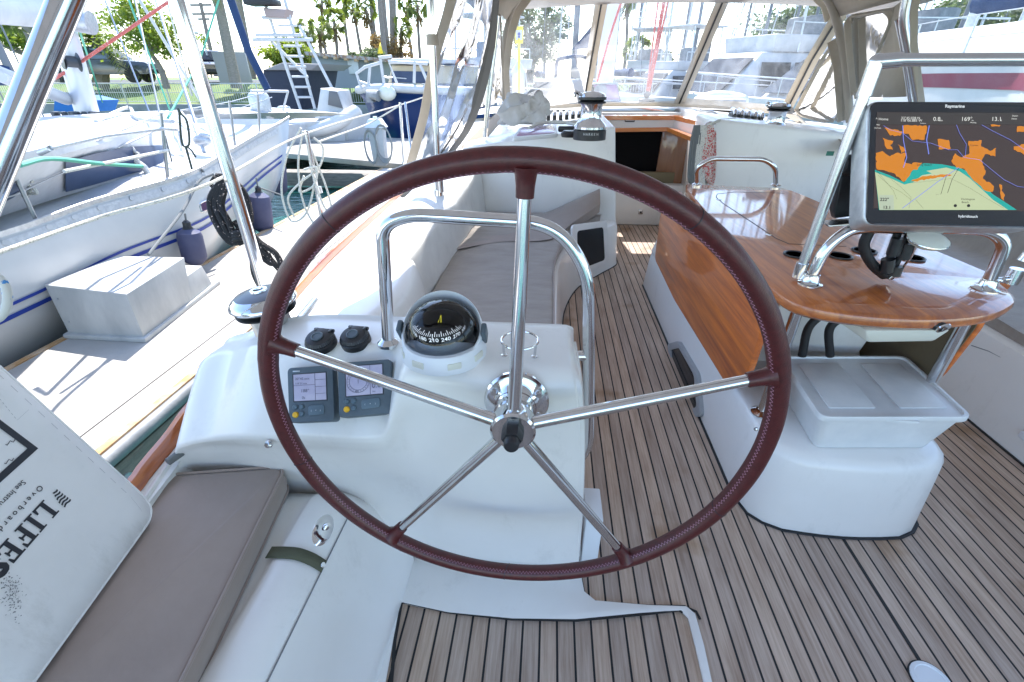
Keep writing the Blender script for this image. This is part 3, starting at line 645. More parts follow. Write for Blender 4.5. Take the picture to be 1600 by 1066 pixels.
# ================================================================ COMPASS
CT = .841
cp = G(695, 548, CT)
comp = thing('compass', 'domed marine compass with black card and white housing on the helm console', 'compass', cp)
tilt = V((0, -.50, .866)).normalized(); side = V((1, 0, 0)); upv = tilt.cross(side) * -1
dc = cp + V((-.002, .004, .047))
mb = MB(); mb.lathe([(.096, -.006), (.0965, .004), (.094, .012), (.092, .03), (.088, .036), (.07, .038)], cp, (0, 0, 1), 64); part('base_ring', mb, WHITES, comp)
for k in range(4):
    a = math.radians(-90 + (-65, -25, 25, 65)[k]); q = cp + V((math.cos(a) * .0935, math.sin(a) * .0935, .015)); mb = MB(); mb.box(q, (.030, .004, .016), Euler((0, 0, a + math.pi / 2)), bev=.0015); part('base_panel', mb, CREAM, comp)
mb = MB(); mb.lathe([(.060, -.045), (.085, -.030), (.090, -.012), (.0915, .004), (.091, .011), (.0875, .0135), (.0845, .012), (.083, .0)], dc, tilt, 64, cap=False); part('housing', mb, WHITES, comp)
# upper hood behind dome
mb = MB(); rows = []
for i in range(25):
    a = math.radians(5 + 170 * i / 24); ca, sa = math.cos(a), math.sin(a)
    f = lambda r, h: dc + side * ca * r + V((0, .866, .50)) * sa * r + tilt * h
    rows.append([f(.0905, 0), f(.0925, .014), f(.0915, .034 * sa + .01), f(.089, .038 * sa + .012), f(.0865, .034 * sa + .01), f(.0850, .0)])
mb.grid(rows, cap=True); part('hood', mb, WHITES, comp)
for sg in (-1, 1):
    mb = MB(); mb.box(dc + side * sg * .0945 + V((0, 0, .004)), (.012, .030, .050), Euler((math.radians(30), 0, 0)), bev=.004); part('pivot_pad', mb, SLATE, comp)
    mb = MB(); mb.grid([[dc + side * sg * math.sin(a) * r - upv * -math.cos(a) * -r + tilt * h for (r, h) in ((.0865, .0142), (.0905, .0125), (.0918, .009))] for a in [math.radians(28 + 4 * k) for k in range(8)]]); part('grip_mark', mb, SLATE, comp)
mb = MB(); mb.lathe([(.0835, .0)] + [(.0835 * math.cos(math.radians(t)), .078 * math.sin(math.radians(t)) + .002) for t in range(6, 91, 6)], dc, tilt, 48, cap=False); part('dome', mb, DOME, comp)
CB = mat('compass_card_black', (.006, .007, .010), .3)
mb = MB(); mb.lathe([(0, -.012), (.081, -.010), (.0815, .004), (.076, .004)], dc, tilt, 48); part('bowl', mb, CB, comp)
cc = dc + tilt * .050 + V((0, -.002, .0)); cax = V((0, -.10, 1)).normalized()
mb = MB(); mb.lathe([(0, .014), (.026, .013), (.042, .009), (.054, .002), (.0555, -.002), (.0555, -.024), (0, -.024)], cc, cax, 48); card = part('compass_card', mb, CB, comp)
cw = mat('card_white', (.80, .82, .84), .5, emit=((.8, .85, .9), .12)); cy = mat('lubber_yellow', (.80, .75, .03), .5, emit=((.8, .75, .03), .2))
cs_ = V((1, 0, 0)); cf = cax.cross(cs_)
mb = MB()
for k in range(-14, 15):
    a = math.radians(k * 5 + 3); L = .010 if k % 3 == 0 else .006
    o_ = lambda r, h, a=a: cc + cax * h + (cs_ * math.sin(a) - cf * math.cos(a)) * r
    for (r0, h0, r1, h1) in ((.0500, .0048, .0560, .0020),) if L < .008 else ((.0455, .0078, .0560, .0020),):
        w_ = (cs_ * math.cos(a) + cf * math.sin(a)) * .0006
        mb.poly([o_(r0, h0) - w_, o_(r0, h0) + w_, o_(r1, h1) + w_, o_(r1, h1) - w_])
part('tick_marks', mb, cw, card)
for txt, dg in (('120', -78), ('150', -52), ('180', -26), ('210', 0), ('240', 26), ('270', 52), ('300', 78)):
    a = math.radians(dg + 1); nrm = cs_ * math.sin(a) - cf * math.cos(a); ux = cs_ * math.cos(a) + cf * math.sin(a)
    mb = MB(); mb.text(txt, cc + nrm * .0562 - ux * .0110 + cax * -.0115, ux, cax, .0098, bold=.012); part('card_numeral', mb, cw, card)
mb = MB(); mb.tube([dc + tilt * .058 + V((.004, -.018, .006)), dc + tilt * .064 + V((.008, -.002, .012)), dc + tilt * .045 + V((.011, -.033, .002))], .0008, 6); part('lubber_line', mb, cy, comp)
comp.scale = (.88, .88, .82)
mb = MB(); mb.tube([cc - cf * .063 + V((0, 0, -.002)), cc - cf * .061 + V((0, 0, .012))], .0006, 5); part('lubber_pin', mb, cw, comp)

# ================================================================ HELM INSTRUMENTS
def display(pxs, label, kind, d=.985):
    ctr = D(sum(p[0] for p in pxs) / 4, sum(p[1] for p in pxs) / 4, d)
    n = V((.03, -.735, .68)).normalized()
    q = [PL(x, y, ctr, n) for x, y in pxs]      # tl, tr, br, bl
    t = thing('instrument_display', label, 'display', ctr, 'helm instrument displays')
    o = fillet([q[3], q[2], q[1], q[0]], .010, 5, True); back = -n * .030
    c = sum(o, V()) / len(o)
    mb = MB(); mb.grid([[c + (p - c) * 1.03 - n * .03 for p in o], [c + (p - c) * 1.03 - n * .004 for p in o], [p - n * .0005 for p in o], [c + (p - c) * .97 for p in o]], closed_u=True)
    mb.poly([c + (p - c) * .97 for p in o]); body = part('case', mb, SLATE, t)
    def uv(u, v): return q[3].lerp(q[2], u).lerp(q[0].lerp(q[1], u), v)
    ux = (q[2] - q[3]).normalized(); uy = n.cross(ux)
    S_ = [uv(.14, .36), uv(.86, .36), uv(.86, .93), uv(.14, .93)]
    if kind == 0: S_ = [uv(.12, .37), uv(.86, .37), uv(.86, .88), uv(.12, .88)]
    lcd = mat('lcd_glass', (.20, .21, .33), .15, coat=1, noise=(9, (.33, .34, .44), O1, (.35, .65)), emit=((.3, .33, .5), .12))
    lk = mat('lcd_ink', (.05, .06, .10), .5)
    mb = MB(); mb.poly([p + n * .0006 for p in S_]); scr = part('screen', mb, lcd, t)
    mb = MB(); mb.tube([p + n * .0007 for p in S_], .0015, 6, closed=True); part('screen_frame', mb, mat('slate_dark', (.04, .05, .065), .4), t)
    def sp(u, v): return S_[0].lerp(S_[1], u).lerp(S_[3].lerp(S_[2], u), v) + n * .0012
    mb = MB(); hw = .0004
    def ln(a, b): mb.tube([a, b], hw, 4)
    if kind == 0:
        ln(sp(.66, 0), sp(.66, 1)); ln(sp(0, .58), sp(.66, .58)); ln(sp(.66, .75), sp(1, .75)); ln(sp(.66, .5), sp(1, .5)); ln(sp(.66, .25), sp(1, .25))
        mb.text('30°45.xxx', sp(.06, .78), ux, uy, .0055); mb.text('118°21.xxx', sp(.06, .62), ux, uy, .004); mb.text('188°', sp(.22, .32), ux, uy, .007); mb.text('0s', sp(.25, .08), ux, uy, .006)
    else:
        ln(sp(.66, 0), sp(.66, 1)); ln(sp(.66, .48), sp(1, .48)); c0 = sp(.34, .48)
        for r in (.0245, .019): mb.tube([c0 + ux * r * math.cos(a) + uy * r * math.sin(a) for a in [k * math.pi / 16 for k in range(32)]], .0004, 4, closed=True)
        for k in range(24):
            a = k * math.pi / 12; dv = ux * math.cos(a) + uy * math.sin(a); ln(c0 + dv * .0205, c0 + dv * .0235)
        ln(c0 - uy * .005, c0 + uy * .017); mb.text('0.0', sp(.70, .22), ux, uy, .0115); mb.text('180', sp(.24, .12), ux, uy, .004); mb.text('kts', sp(.72, .08), ux, uy, .0035)
    part('readout', mb, lk, scr)
    bm_ = mat('slate_button', (.10, .15, .19), .4)
    for k, (u, v) in enumerate(((.15, .27), (.29, .27), (.29, .14))):
        mb = MB(); mb.lathe([(0, .004), (.0042, .004), (.0055, .0025), (.0058, 0)], uv(u, v), n, 16); part('button', mb, bm_, t)
    mb = MB(); mb.lathe([(0, .0045), (.0045, .0045), (.0062, .0028), (.0066, 0)], uv(.15, .13), n, 18); part('button', mb, YELB, t, 'amber round button')
    a_ = [uv(.44, .10), uv(.80, .12), uv(.80, .30), uv(.44, .28)]
    mb = MB(); mb.prism(fillet(a_, .006, 4, True), n * .003, .001); rk = part('rocker_pad', mb, bm_, t)
    mb = MB()
    for u in (.50, .60, .70): 
        mb.text('‹' if u < .55 else ('•' if u < .65 else '›'), uv(u, .17) + n * .0032, ux, uy, .006)
    part('rocker_mark', mb, ALU, rk)
    if kind == 0: mb = MB(); mb.box(uv(.2, .935) + n * .0004, (.016, .0028, .0008), Matrix((ux, uy, n)).transposed(), bev=.0003); part('maker_badge', mb, ALU, t)
display([(449, 576), (519, 571), (522, 657), (452, 660)], 'slate blue helm display showing position digits, nearer the rim on the left', 0)
display([(528, 568), (609, 562), (611, 645), (530, 652)], 'slate blue helm display with round wind dial and amber button, nearer the compass', 1, .968)

# foot-switch style black caps on the console top
def cap_switch(px, py, label):
    o = G(px, py, .803); t = thing('round_switch', label, 'switch', o, 'black ridged caps on the console')
    ax = V((-.03, -.28, 1)).normalized()
    mb = MB(); mb.lathe([(.034, -.01), (.034, .004), (.030, .008)], o, ax, 40); part('base', mb, BLACK, t)
    mb = MB(); rows = []
    for r, h in ((.0305, .006), (.0305, .010), (.026, .016), (.016, .018), (.0001, .018)):
        rows.append([o + ax * h + V((math.cos(a), math.sin(a), -ax.y * 0)) * r * (1 + (.03 if (k % 2 and r > .02) else 0)) + V((0, 0, .28 * math.sin(a) * r)) for k, a in enumerate([2 * math.pi * j / 80 for j in range(80)])])
    mb.grid(rows, closed_u=True); part('ridged_cap', mb, BLACK, t, sharp=20)
    mb = MB(); mb.lathe([(.0125, .017), (.0135, .020), (.0115, .021), (.010, .019), (0, .019)], o + V((0, -.003, 0)), ax, 32); part('push_centre', mb, SLATE, t)
    mb = MB(); mb.tube([o + ax * .012 + V((-.020, .027, .006)), o + ax * .012 + V((.026, .023, .006))], .0045, 10); mb.box(o + ax * .014 + V((-.014, .022, .004)), (.006, .014, .010), bev=.001); mb.box(o + ax * .014 + V((.02, .019, .004)), (.006, .014, .010), bev=.001)
    part('hinge', mb, BLACK, t)
cap_switch(501, 534, 'black ridged round switch cap on the console, the one nearer the wheel rim')
cap_switch(555, 530, 'black ridged round switch cap on the console, the one nearer the steel hoop')

# steel hoop guard over the console
y0 = .855
hp = fillet([PY(607, 535, y0), PY(597, 352, y0), PY(640, 335, y0) + V((0, 0, 0)), PY(868, 350, y0), PY(920, 425, y0), PY(920, 700, y0) + V((0, 0, 0)), PY(892, 732, y0)], .085, 8)
g_ = thing('grab_hoop', 'tall bent stainless steel hoop standing over the helm console', 'grab rail', PY(607, 535, y0))
mb = MB(); mb.tube(hp, .0132, 20); part('hoop', mb, STEEL, g_)
mb = MB(); mb.lathe([(.024, -.004), (.024, .003), (.017, .009), (.0135, .012)], PY(607, 536, y0), (0, 0, 1), 24); part('foot_flange', mb, STEEL, g_)
mb = MB(); mb.tube([PY(880, 556, y0), PY(921, 556, y0)], .0115, 14); part('side_stay', mb, STEEL, g_)
# drink ring
o = G(812, 552, CT)
r_ = thing('cup_ring', 'thin steel drink ring on two short posts beside the compass', 'cup holder', o)
mb = MB(); mb.tube([o + V((math.cos(a) * .036, math.sin(a) * .036 + .0, .030)) for a in [2 * math.pi * k / 40 for k in range(40)]], .0024, 8, closed=True); part('ring', mb, STEEL, r_)
for sgn in (-1, 1):
    mb = MB(); mb.tube([o + V((sgn * .030, -.012, 0)), o + V((sgn * .032, -.014, .029))], .0026, 8); mb.lathe([(.006, 0), (.006, .002), (.002, .004)], o + V((sgn * .030, -.012, 0)), (0, 0, 1), 12); part('post', mb, STEEL, r_)
# throttle on the inboard side of the console
o = V((.125, .80, .60))
t_ = thing('throttle_lever', 'black throttle lever on the inboard side of the helm console', 'throttle', o)
mb = MB(); mb.lathe([(.035, 0), (.035, .012), (.02, .02), (.016, .03)], PX(893, 695, .10), (1, 0, 0), 24); part('base', mb, BLACK, t_)
mb = MB(); a, b_ = PX(898, 700, .13), PX(899, 632, .13); mb.tube([a, a.lerp(b_, .45), a.lerp(b_, .6), b_], [.011, .012, .0155, .014], 14); part('handle', mb, BLACK, t_)

# ================================================================ COCKPIT TABLE AND ITS PEDESTAL
ped = thing('table_pedestal', 'white moulded locker pedestal with rounded end standing on the planks under the table', 'pedestal', (XC, 1.9, 0))
def ped_outline(xh, yn, yf, z, yr):
    """half width, near end, far end; near end rounded"""
    pts = []
    for k in range(17):
        a = math.pi * (1 + k / 16); pts.append(V((XC + math.cos(a) * xh, yn + yr + math.sin(a) * yr, z)))
    # square the arc a little
    out_ = []
    for p in pts:
        u = (p.x - XC) / xh; v = (p.y - yn - yr) / yr
        k = max(abs(u), abs(v)); k2 = math.hypot(u, v); f = .55 * (k2 / max(k, 1e-6)) + .45
        out_.append(V((XC + u * xh * min(f, 1.13), yn + yr + v * yr * min(f, 1.13), z)))
    f = 1 / max(abs((p.x - XC) / xh) for p in out_)
    out_ = [V((XC + (p.x - XC) * f, p.y, z)) for p in out_]
    return out_ + [V((XC + xh, yf, z)), V((XC - xh, yf, z))]
rows = [ped_outline(.300, 1.06, 3.15, 0, .20), ped_outline(.300, 1.06, 3.15, .01, .20), ped_outline(.292, 1.075, 3.12, .20, .20), ped_outline(.288, 1.08, 3.10, .265, .20), ped_outline(.280, 1.09, 3.09, .292, .195), ped_outline(.262, 1.11, 3.07, .305, .19), ped_outline(.20, 1.20, 3.0, .308, .16), ped_outline(.01, 1.9, 2.6, .308, .05)]
mb = MB(); mb.grid(rows, closed_u=True); part('body', mb, GEL, ped, sharp=50)
mb = MB(); mb.tube([p + V((0, 0, .003)) for p in ped_outline(.304, 1.056, 3.15, 0, .20)[:17]] + [V((XC + .304, 3.15, .003)), V((XC - .304, 3.15, .003))], .006, 8, closed=True, flat=.5); part('caulk_bead', mb, CAULK, ped)
# raised shoulder box forward
mb = MB(); mb.hexa([(.716, 1.62, .26), (1.312, 1.62, .26), (1.312, 3.13, .26), (.716, 3.13, .26), (.735, 1.74, .42), (1.293, 1.74, .42), (1.285, 3.02, .46), (.745, 3.02, .46)], .03, 4); part('raised_box', mb, GEL, ped)
n1 = V((-1, 0, .03)).normalized(); p1 = V((.716, 1.6, .13)) + n1 * .006
frame_on('hatch', [(1045, 538), (1062, 533), (1092, 585), (1098, 650), (1078, 655), (1052, 592)], p1, n1, mat('grey_hatch_frame', (.35, .36, .37), .4), DARKG, ped, w=.2, rnd=.03)
mb = MB(); mb.lathe([(0, .01), (.004, .01), (.007, .004), (.007, 0)], G(1181, 672, .306), (0, 0, 1), 10); part('stud', mb, STEELB, ped)

TZ = .80
tab = thing('cockpit_table', 'varnished teak cockpit table with folded leaves, handrail and cup holders on the centre pedestal', 'table', (XC, 1.9, .31))
edge_px = [(1068, 290), (1090, 286), (1216, 291), (1232, 297)]
L = [G(1066, 289, TZ), G(1205, 440, TZ), G(1222, 462, TZ), G(1262, 480, TZ), G(1330, 490, TZ), G(1400, 496, TZ), G(1480, 497, TZ), G(1545, 491, TZ), G(1580, 478, TZ), G(1590, 463, TZ), G(1578, 446, TZ)]
fr_ = V((XC + .268, 2.60, TZ))
top = [G(1072, 287, TZ)] + spline([G(*p, TZ) for p in [(1072, 295), (1130, 362), (1180, 418), (1208, 449), (1245, 472), (1310, 487), (1400, 496), (1480, 497), (1545, 490), (1580, 477), (1590, 462), (1565, 438)]], 4) + [V((1.375, 1.36, TZ)), fr_, V((XC + .24, 2.66, TZ))]
c = sum(top, V()) / len(top)
def ins(ps, k, dz): return [p + (c - p).normalized() * k + V((0, 0, dz)) for p in ps]
mb = MB(); mb.grid([ins(top, .06, -.042), ins(top, .016, -.040), ins(top, .003, -.030), ins(top, 0, -.018), ins(top, .004, -.007), ins(top, .016, 0)], closed_u=True); mb.poly(ins(top, .016, 0)); mb.poly(ins(top, .06, -.042)); ttop = part('tabletop', mb, VARN, tab)
# inlay line of the hatch in the tabletop
mb = MB(); mb.tube([G(x, y, TZ + .0005) for x, y in [(1226, 302), (1150, 300), (1121, 303), (1119, 308), (1130, 318), (1170, 344), (1212, 372), (1232, 381), (1300, 384), (1322, 385)]], .0022, 6, flat=.3); part('hatch_seam', mb, INK, ttop)
for x, y in ((1123, 312), (1201, 367)):
    mb = MB(); mb.box(G(x, y, TZ + .001), (.022, .012, .003), Euler((0, 0, -.9)), bev=.001); part('hinge', mb, STEELB, ttop)
# battens and worn joints on the edge
for x, y in ((1397, 492), (1464, 496)):
    mb = MB(); p = G(x, y + 3, TZ - .012); mb.ball(p + V((0, -.002, 0)), .006, 8, (1.3, .3, .6)); part('filler_patch', mb, mat('old_filler', (.45, .40, .25), .7), ttop)
for x, y in ((1243, 399), (1312, 401), (1350, 393), (1424, 404)):
    p = G(x, y, TZ); mb = MB(); mb.lathe([(.0385, .001), (.0385, .005), (.034, .006), (.031, .003), (.029, -.05), (0, -.05)], p, (0, 0, 1), 32, cap=False)
    h_ = part('cup_holder', mb, BLACK, tab); 
    mb = MB(); mb.lathe([(.0305, .0025), (0, .0025)], p, (0, 0, 1), 32); part('well_shade_disc', mb, mat('well_shade_black', (.003, .003, .003), .6), h_)  # flat disc over the mouth, black colour standing in for shade inside
# leaves
def leaf(pts, xx):
    q = fillet([PX(x, y, xx) for x, y in pts], .05, 6, True)
    m_ = MB(); m_.prism(q, (-.022, 0, 0), .006, 3); return m_
xl = .70
part('leaf', leaf([(1062, 297), (1038, 330), (1028, 405), (1060, 470), (1148, 609), (1178, 586), (1206, 500), (1212, 450)], xl), VARNL, tab)
q = fillet([PX(x, y, 1.315) for x, y in [(1540, 478), (1530, 508), (1464, 592), (1425, 606), (1310, 548), (1262, 470), (1290, 430), (1480, 430)]], .04, 6, True)
mb = MB(); mb.prism([p - V((.003, 0, 0)) for p in q], (-.002, 0, 0)); part('leaf_inner_face', mb, mat('khaki_inner_face', (.22, .17, .10), .6, noise=(6, (.15, .115, .07), O1, (.3, .7))), tab)
mb = MB(); mb.prism(q, (.020, 0, 0), .006, 3)
part('leaf', mb, VARNL, tab)
mb = MB(); mb.hexa([(XC - .17, 1.55, .42), (XC + .17, 1.55, .42), (XC + .17, 2.5, .42), (XC - .17, 2.5, .42), (XC - .2, 1.5, .765), (XC + .2, 1.5, .765), (XC + .2, 2.55, .765), (XC - .2, 2.55, .765)], .01); part('icebox', mb, GEL, tab)
# legs
def leg(px, py, y):
    p = PY(px, py, y); m_ = MB(); m_.tube([V((p.x, p.y, .312)), V((p.x, p.y, TZ - .04))], .0165, 20); l_ = part('leg', m_, STEEL, tab)
    m_ = MB(); m_.lathe([(.036, 0), (.036, .004), (.024, .012), (.017, .016)], (p.x, p.y, .308), (0, 0, 1), 28); part('foot_flange', m_, STEEL, l_)
leg(1262, 440, 1.31); leg(1536, 455, 1.33)
# forward handrail on the table
hr = fillet([G(1089, 289, TZ), PY(1089, 262, 2.62) , PY(1110, 248, 2.62), PY(1195, 249, 2.62), PY(1212, 262, 2.62), G(1212, 290, TZ)], .07, 8)
mb = MB(); mb.tube(hr, .0125, 16); hb = part('handrail', mb, STEEL, tab)
for p in (hr[0], hr[-1]):
    mb = MB(); mb.lathe([(.027, 0), (.027, .003), (.016, .010)], (p.x, p.y, TZ), (0, 0, 1), 20); part('foot_flange', mb, STEEL, hb)
# reading box, hoses and knobs under the table
mb = MB(); a, b_ = PY(1342, 495, 1.13), PY(1478, 500, 1.13); mb.hexa([(a.x + .03, 1.10, .715), (b_.x - .01, 1.12, .715), (b_.x, 1.34, .715), (a.x, 1.3, .715), (a.x, 1.09, .758), (b_.x + .01, 1.11, .758), (b_.x, 1.34, .758), (a.x, 1.3, .758)], .008); ub = part('junction_box', mb, CREAM, tab)
mb = MB(); p = PY(1418, 503, 1.105); mb.tube([p + V((-.012, 0, 0)), p + V((.008, -.006, 0))], .006, 10); part('toggle', mb, STEELB, ub)
mb = MB(); p = PY(1473, 512, 1.09); mb.tube([p + V((-.04, .03, .006)), p], .013, 14); kb = part('knob', mb, BLACK, ub)
mb = MB(); mb.lathe([(.0165, 0), (.0165, -.004), (.010, -.006), (0, -.003)], p, (-.2, 1, .5), 20); part('knob_ring', mb, STEEL, kb)
for pts in ([(1345, 488), (1300, 487), (1265, 510), (1253, 556)], [(1352, 494), (1318, 497), (1296, 515), (1297, 556)]):
    mb = MB(); mb.tube([PY(x, y, 1.45) for x, y in pts], .0135, 12, smooth=8); part('hose', mb, RUBBER, tab)

# ---- stainless frame for the chartplotter, standing on the tabletop
fy = 1.31
FR = thing('steel_stand', 'polished steel tube frame standing on the table around the chartplotter', 'frame', V((.78, fy, TZ)))
bl = PY(1248, 432, fy); tl = PY(1369, 97, fy); br = V((2 * XC - bl.x + .0, fy, bl.z)); tr_ = V((2 * XC - tl.x + .16, fy, tl.z))
br = PY(1598, 408, fy)
mb = MB(); mb.tube([bl, tl], .0135, 18); lg_ = part('leg', mb, STEELB, FR)
mb = MB(); mb.tube([br, V((br.x + .10, fy, tl.z))], .0135, 18); part('leg', mb, STEELB, FR)
mb = MB(); mb.tube([tl + V((-.004, 0, .004)), V((br.x + .10, fy, tl.z + .004))], .0135, 18); part('top_bar', mb, STEELB, FR)
mb = MB(); mb.tube([tl + (bl - tl) * .0, tl + (bl - tl) * .13], .0165, 18); mb.tube([tl, tl + V((.05, 0, .004))], .0165, 18); mb.ball(tl, .0168, 16); part('elbow_fitting', mb, STEELB, FR)
hpx = [(1268, 436), (1285, 398), (1318, 366), (1352, 356), (1420, 357), (1500, 357), (1545, 362), (1566, 378), (1563, 400), (1548, 436)]
fy2 = 1.285
hoop = [PY(x, y, fy2) for x, y in hpx]
hoop[0].z = TZ; hoop[-1].z = TZ
mb = MB(); mb.tube(hoop, .0155, 18, smooth=6); hp_ = part('support_hoop', mb, STEEL, FR)
for p, q in ((hoop[0], bl), (hoop[-1], br)):
    mb = MB(); mb.lathe([(.032, 0), (.032, .004), (.025, .006), (.020, .012), (.0185, .032), (.0155, .034)], (p.x, p.y, TZ), (0, 0, 1), 28); part('foot_flange', mb, STEEL, hp_)
    mb = MB(); mb.tube([p + V((0, 0, .026)), V((q.x, q.y, TZ + .026))], .008, 10); mb.tube([V((q.x, q.y, TZ + .012)), V((q.x, q.y, TZ + .055))], .0175, 16); mb.lathe([(.005, -.004), (.007, -.002), (.007, .002)], p.lerp(V((q.x, q.y, TZ)), .5) + V((0, -.008, .026)), (0, 1, 0), 10); part('clamp', mb, STEEL, hp_)

# ---- chartplotter
P0 = PY(1357, 158, 1.30); P1 = PX(1350, 352, P0.x); dv = (P0 - P1).normalized(); ux = V((1, 0, 0)); n = ux.cross(dv).normalized()
if n.y > 0: n = -n
Lh = (P0 - P1).length; wd = 2 * (PL(1492, 168, P0, n).x - P0.x)
cpx = thing('chartplotter', 'wide chartplotter with lit nautical chart screen mounted in the steel frame', 'chartplotter', P1)
def pl(x, y, k=0.0): return PL(x, y, P0, n) + n * k
o = fillet([P1, P1 + ux * wd, P0 + ux * wd, P0], .022, 6, True); cc_ = sum(o, V()) / len(o)
mb = MB(); sc = lambda k, d: [cc_ + (p - cc_) * k + n * d for p in o]
mb.grid([sc(.93, -.065), sc(.985, -.06), sc(1.0, -.03), sc(1.0, -.006), sc(.995, -.002), sc(.985, 0)], closed_u=True); mb.poly(sc(.93, -.065)); part('silver_case', mb, ALU, cpx)
mb = MB(); mb.grid([sc(.985, -.001), sc(.98, .0025), sc(.97, .003)], closed_u=True); mb.poly(sc(.97, .003)); part('bezel', mb, mat('gloss_navy_bezel', (.010, .014, .022), .12, coat=1), cpx)
K = .0034
s0, s1, s2, s3 = pl(1361, 178), pl(1374, 330), pl(1374, 330), pl(1361, 178)
sl = P0.x + .045 * wd
sT, sB = pl(1450, 177), pl(1450, 328)
T_ = lambda x, base: V((x, base.y, base.z))
sr = P0.x + wd * .965
SC = [T_(sl, sB), T_(sr, sB), T_(sr, sT), T_(sl, sT)]
def scr_m(name, col, e): return mat('chart_' + name, tuple(c_ * .3 for c_ in col), .12, coat=.6, emit=(col, e * .78))
mland = scr_m('land', (.036, .026, .026), .5); mor = scr_m('town', (.50, .17, .012), .42); msea = scr_m('sea', (.40, .45, .27), .42); mteal = scr_m('shallow', (.01, .30, .26), .42); mblue = scr_m('road', (.14, .18, .55), .5); mtx = scr_m('text', (.55, .55, .52), .45); mink = scr_m('ink', (.03, .03, .03), .2)
def lift(ps, k): return [p + n * k for p in ps]
mb = MB(); mb.poly(lift(SC, K)); scrn = part('screen', mb, mland, cpx)
def shp(name, pts, m, k, par=None):
    q = []
    for x, y in pts:
        p = pl(x, y); p.x = min(max(p.x, sl), sr); 
        q.append(p + n * k)
    m_ = MB(); m_.poly(q); return m_
def cpp(pts, s=.34375, ox=1050, oy=0): return [(ox + x * s, oy + y * s) for x, y in pts]
def jag(P_):
    rj = random.Random(len(P_)); o_ = []
    for i, p in enumerate(P_):
        q = P_[(i + 1) % len(P_)]; L_ = math.hypot(p[0] - q[0], p[1] - q[1]); m_ = max(1, int(L_ / 9)); o_.append(p)
        for j in range(1, m_): o_.append((p[0] + (q[0] - p[0]) * j / m_ + rj.uniform(-3.2, 3.2), p[1] + (q[1] - p[1]) * j / m_ + rj.uniform(-3.2, 3.2)))
    return o_
sea = cpp([(920, 770), (990, 805), (1055, 835), (1080, 825), (1120, 790), (1170, 752), (1240, 758), (1300, 775), (1345, 810), (1400, 858), (1450, 905), (1510, 940), (1545, 957), (938, 957)])
part('chart_sea', shp('', cpp([(915, 775), (985, 800), (1050, 832), (1100, 760), (1140, 745), (1220, 750), (1300, 765), (1350, 790), (1400, 835), (1450, 885), (1520, 930), (1560, 957), (936, 957)]), mteal, K + .0003), mteal, scrn)
part('chart_sea', shp('', cpp([(917, 785), (985, 812), (1050, 842), (1090, 832), (1130, 800), (1175, 792), (1150, 780), (1240, 765), (1300, 782), (1345, 812), (1400, 862), (1450, 910), (1520, 957), (938, 957)]), msea, K + .0006), msea, scrn)
mb = MB()
for P_ in ([(1045, 575), (1150, 575), (1150, 600), (1140, 640), (1085, 640), (1068, 612), (1045, 610)], [(960, 585), (1040, 600), (1030, 622), (985, 620)], [(1200, 637), (1250, 640), (1260, 680), (1205, 682)], [(1340, 645), (1400, 642), (1398, 670), (1440, 690), (1466, 675), (1462, 715), (1415, 705), (1400, 735), (1418, 780), (1405, 815), (1455, 850), (1450, 875), (1415, 870), (1360, 820), (1320, 770), (1285, 765), (1262, 735), (1280, 700), (1310, 720), (1345, 700)],
           [(950, 630), (1000, 645), (985, 665), (998, 685), (970, 680)], [(920, 700), (950, 690), (985, 715), (1010, 700), (1060, 700), (1050, 740), (1100, 755), (1075, 800), (1045, 830), (1000, 790), (925, 772)], [(1020, 660), (1045, 672), (1058, 690), (1035, 700), (1030, 680)], [(1085, 745), (1130, 742), (1110, 775), (1085, 770)], [(1070, 828), (1130, 805), (1250, 795), (1265, 800), (1160, 818), (1100, 828)], [(1480, 840), (1492, 845), (1490, 870), (1505, 890), (1500, 915), (1488, 905)], [(1545, 670), (1600, 655), (1600, 720), (1575, 695), (1545, 685)], [(1560, 580), (1600, 580), (1600, 605), (1560, 605)], [(1440, 572), (1485, 572), (1480, 580), (1445, 580)]):
    q = [p + n * (K + .0009) for p in [pl(*a) for a in cpp(jag(P_))]]; mb.poly(q)
part('chart_town', mb, mor, scrn)
mb = MB()
for P_ in ([(955, 575), (985, 595), (1040, 608), (1085, 645), (1170, 655), (1250, 685), (1290, 685), (1320, 720), (1390, 730), (1420, 755), (1500, 820), (1560, 850), (1610, 858)], [(1042, 575), (1045, 640), (1060, 720), (1045, 765)], [(1162, 575), (1150, 640), (1160, 705)], [(1285, 572), (1300, 610), (1330, 660), (1325, 715)], [(1400, 572), (1450, 600), (1530, 640), (1600, 690)], [(1295, 765), (1200, 830), (1100, 905), (1040, 950)]):
    mb.tube([pl(*a) + n * (K + .0012) for a in cpp(P_)], .0009, 4, flat=.4)
part('chart_road', mb, mblue, scrn)
mb = MB()
for P_ in ([(925, 785), (985, 815), (1030, 850), (1080, 900), (1070, 950)], [(930, 800), (980, 845), (1040, 880), (1090, 920)], [(1080, 835), (1180, 825), (1260, 815), (1340, 855), (1430, 910), (1500, 950)], [(1295, 768), (1265, 820), (1245, 880)], [(1190, 890), (1215, 885), (1240, 800)], [(925, 780), (1000, 870), (1015, 910)], [(1100, 910), (1135, 950)]):
    mb.tube([pl(*a) + n * (K + .0012) for a in cpp(P_)], .0004, 4, flat=.4)
mb.text('Long Beach', pl(*cpp([(1105, 757)])[0]) + n * (K + .001), ux, dv, .0052); mb.text('Cypress', pl(*cpp([(1345, 668)])[0]) + n * (K + .001), ux, dv, .004)
mb.text('Huntington', pl(*cpp([(1306, 912)])[0]) + n * (K + .001), ux, dv, .0046); mb.text('Beach', pl(*cpp([(1308, 926)])[0]) + n * (K + .001), ux, dv, .0046)
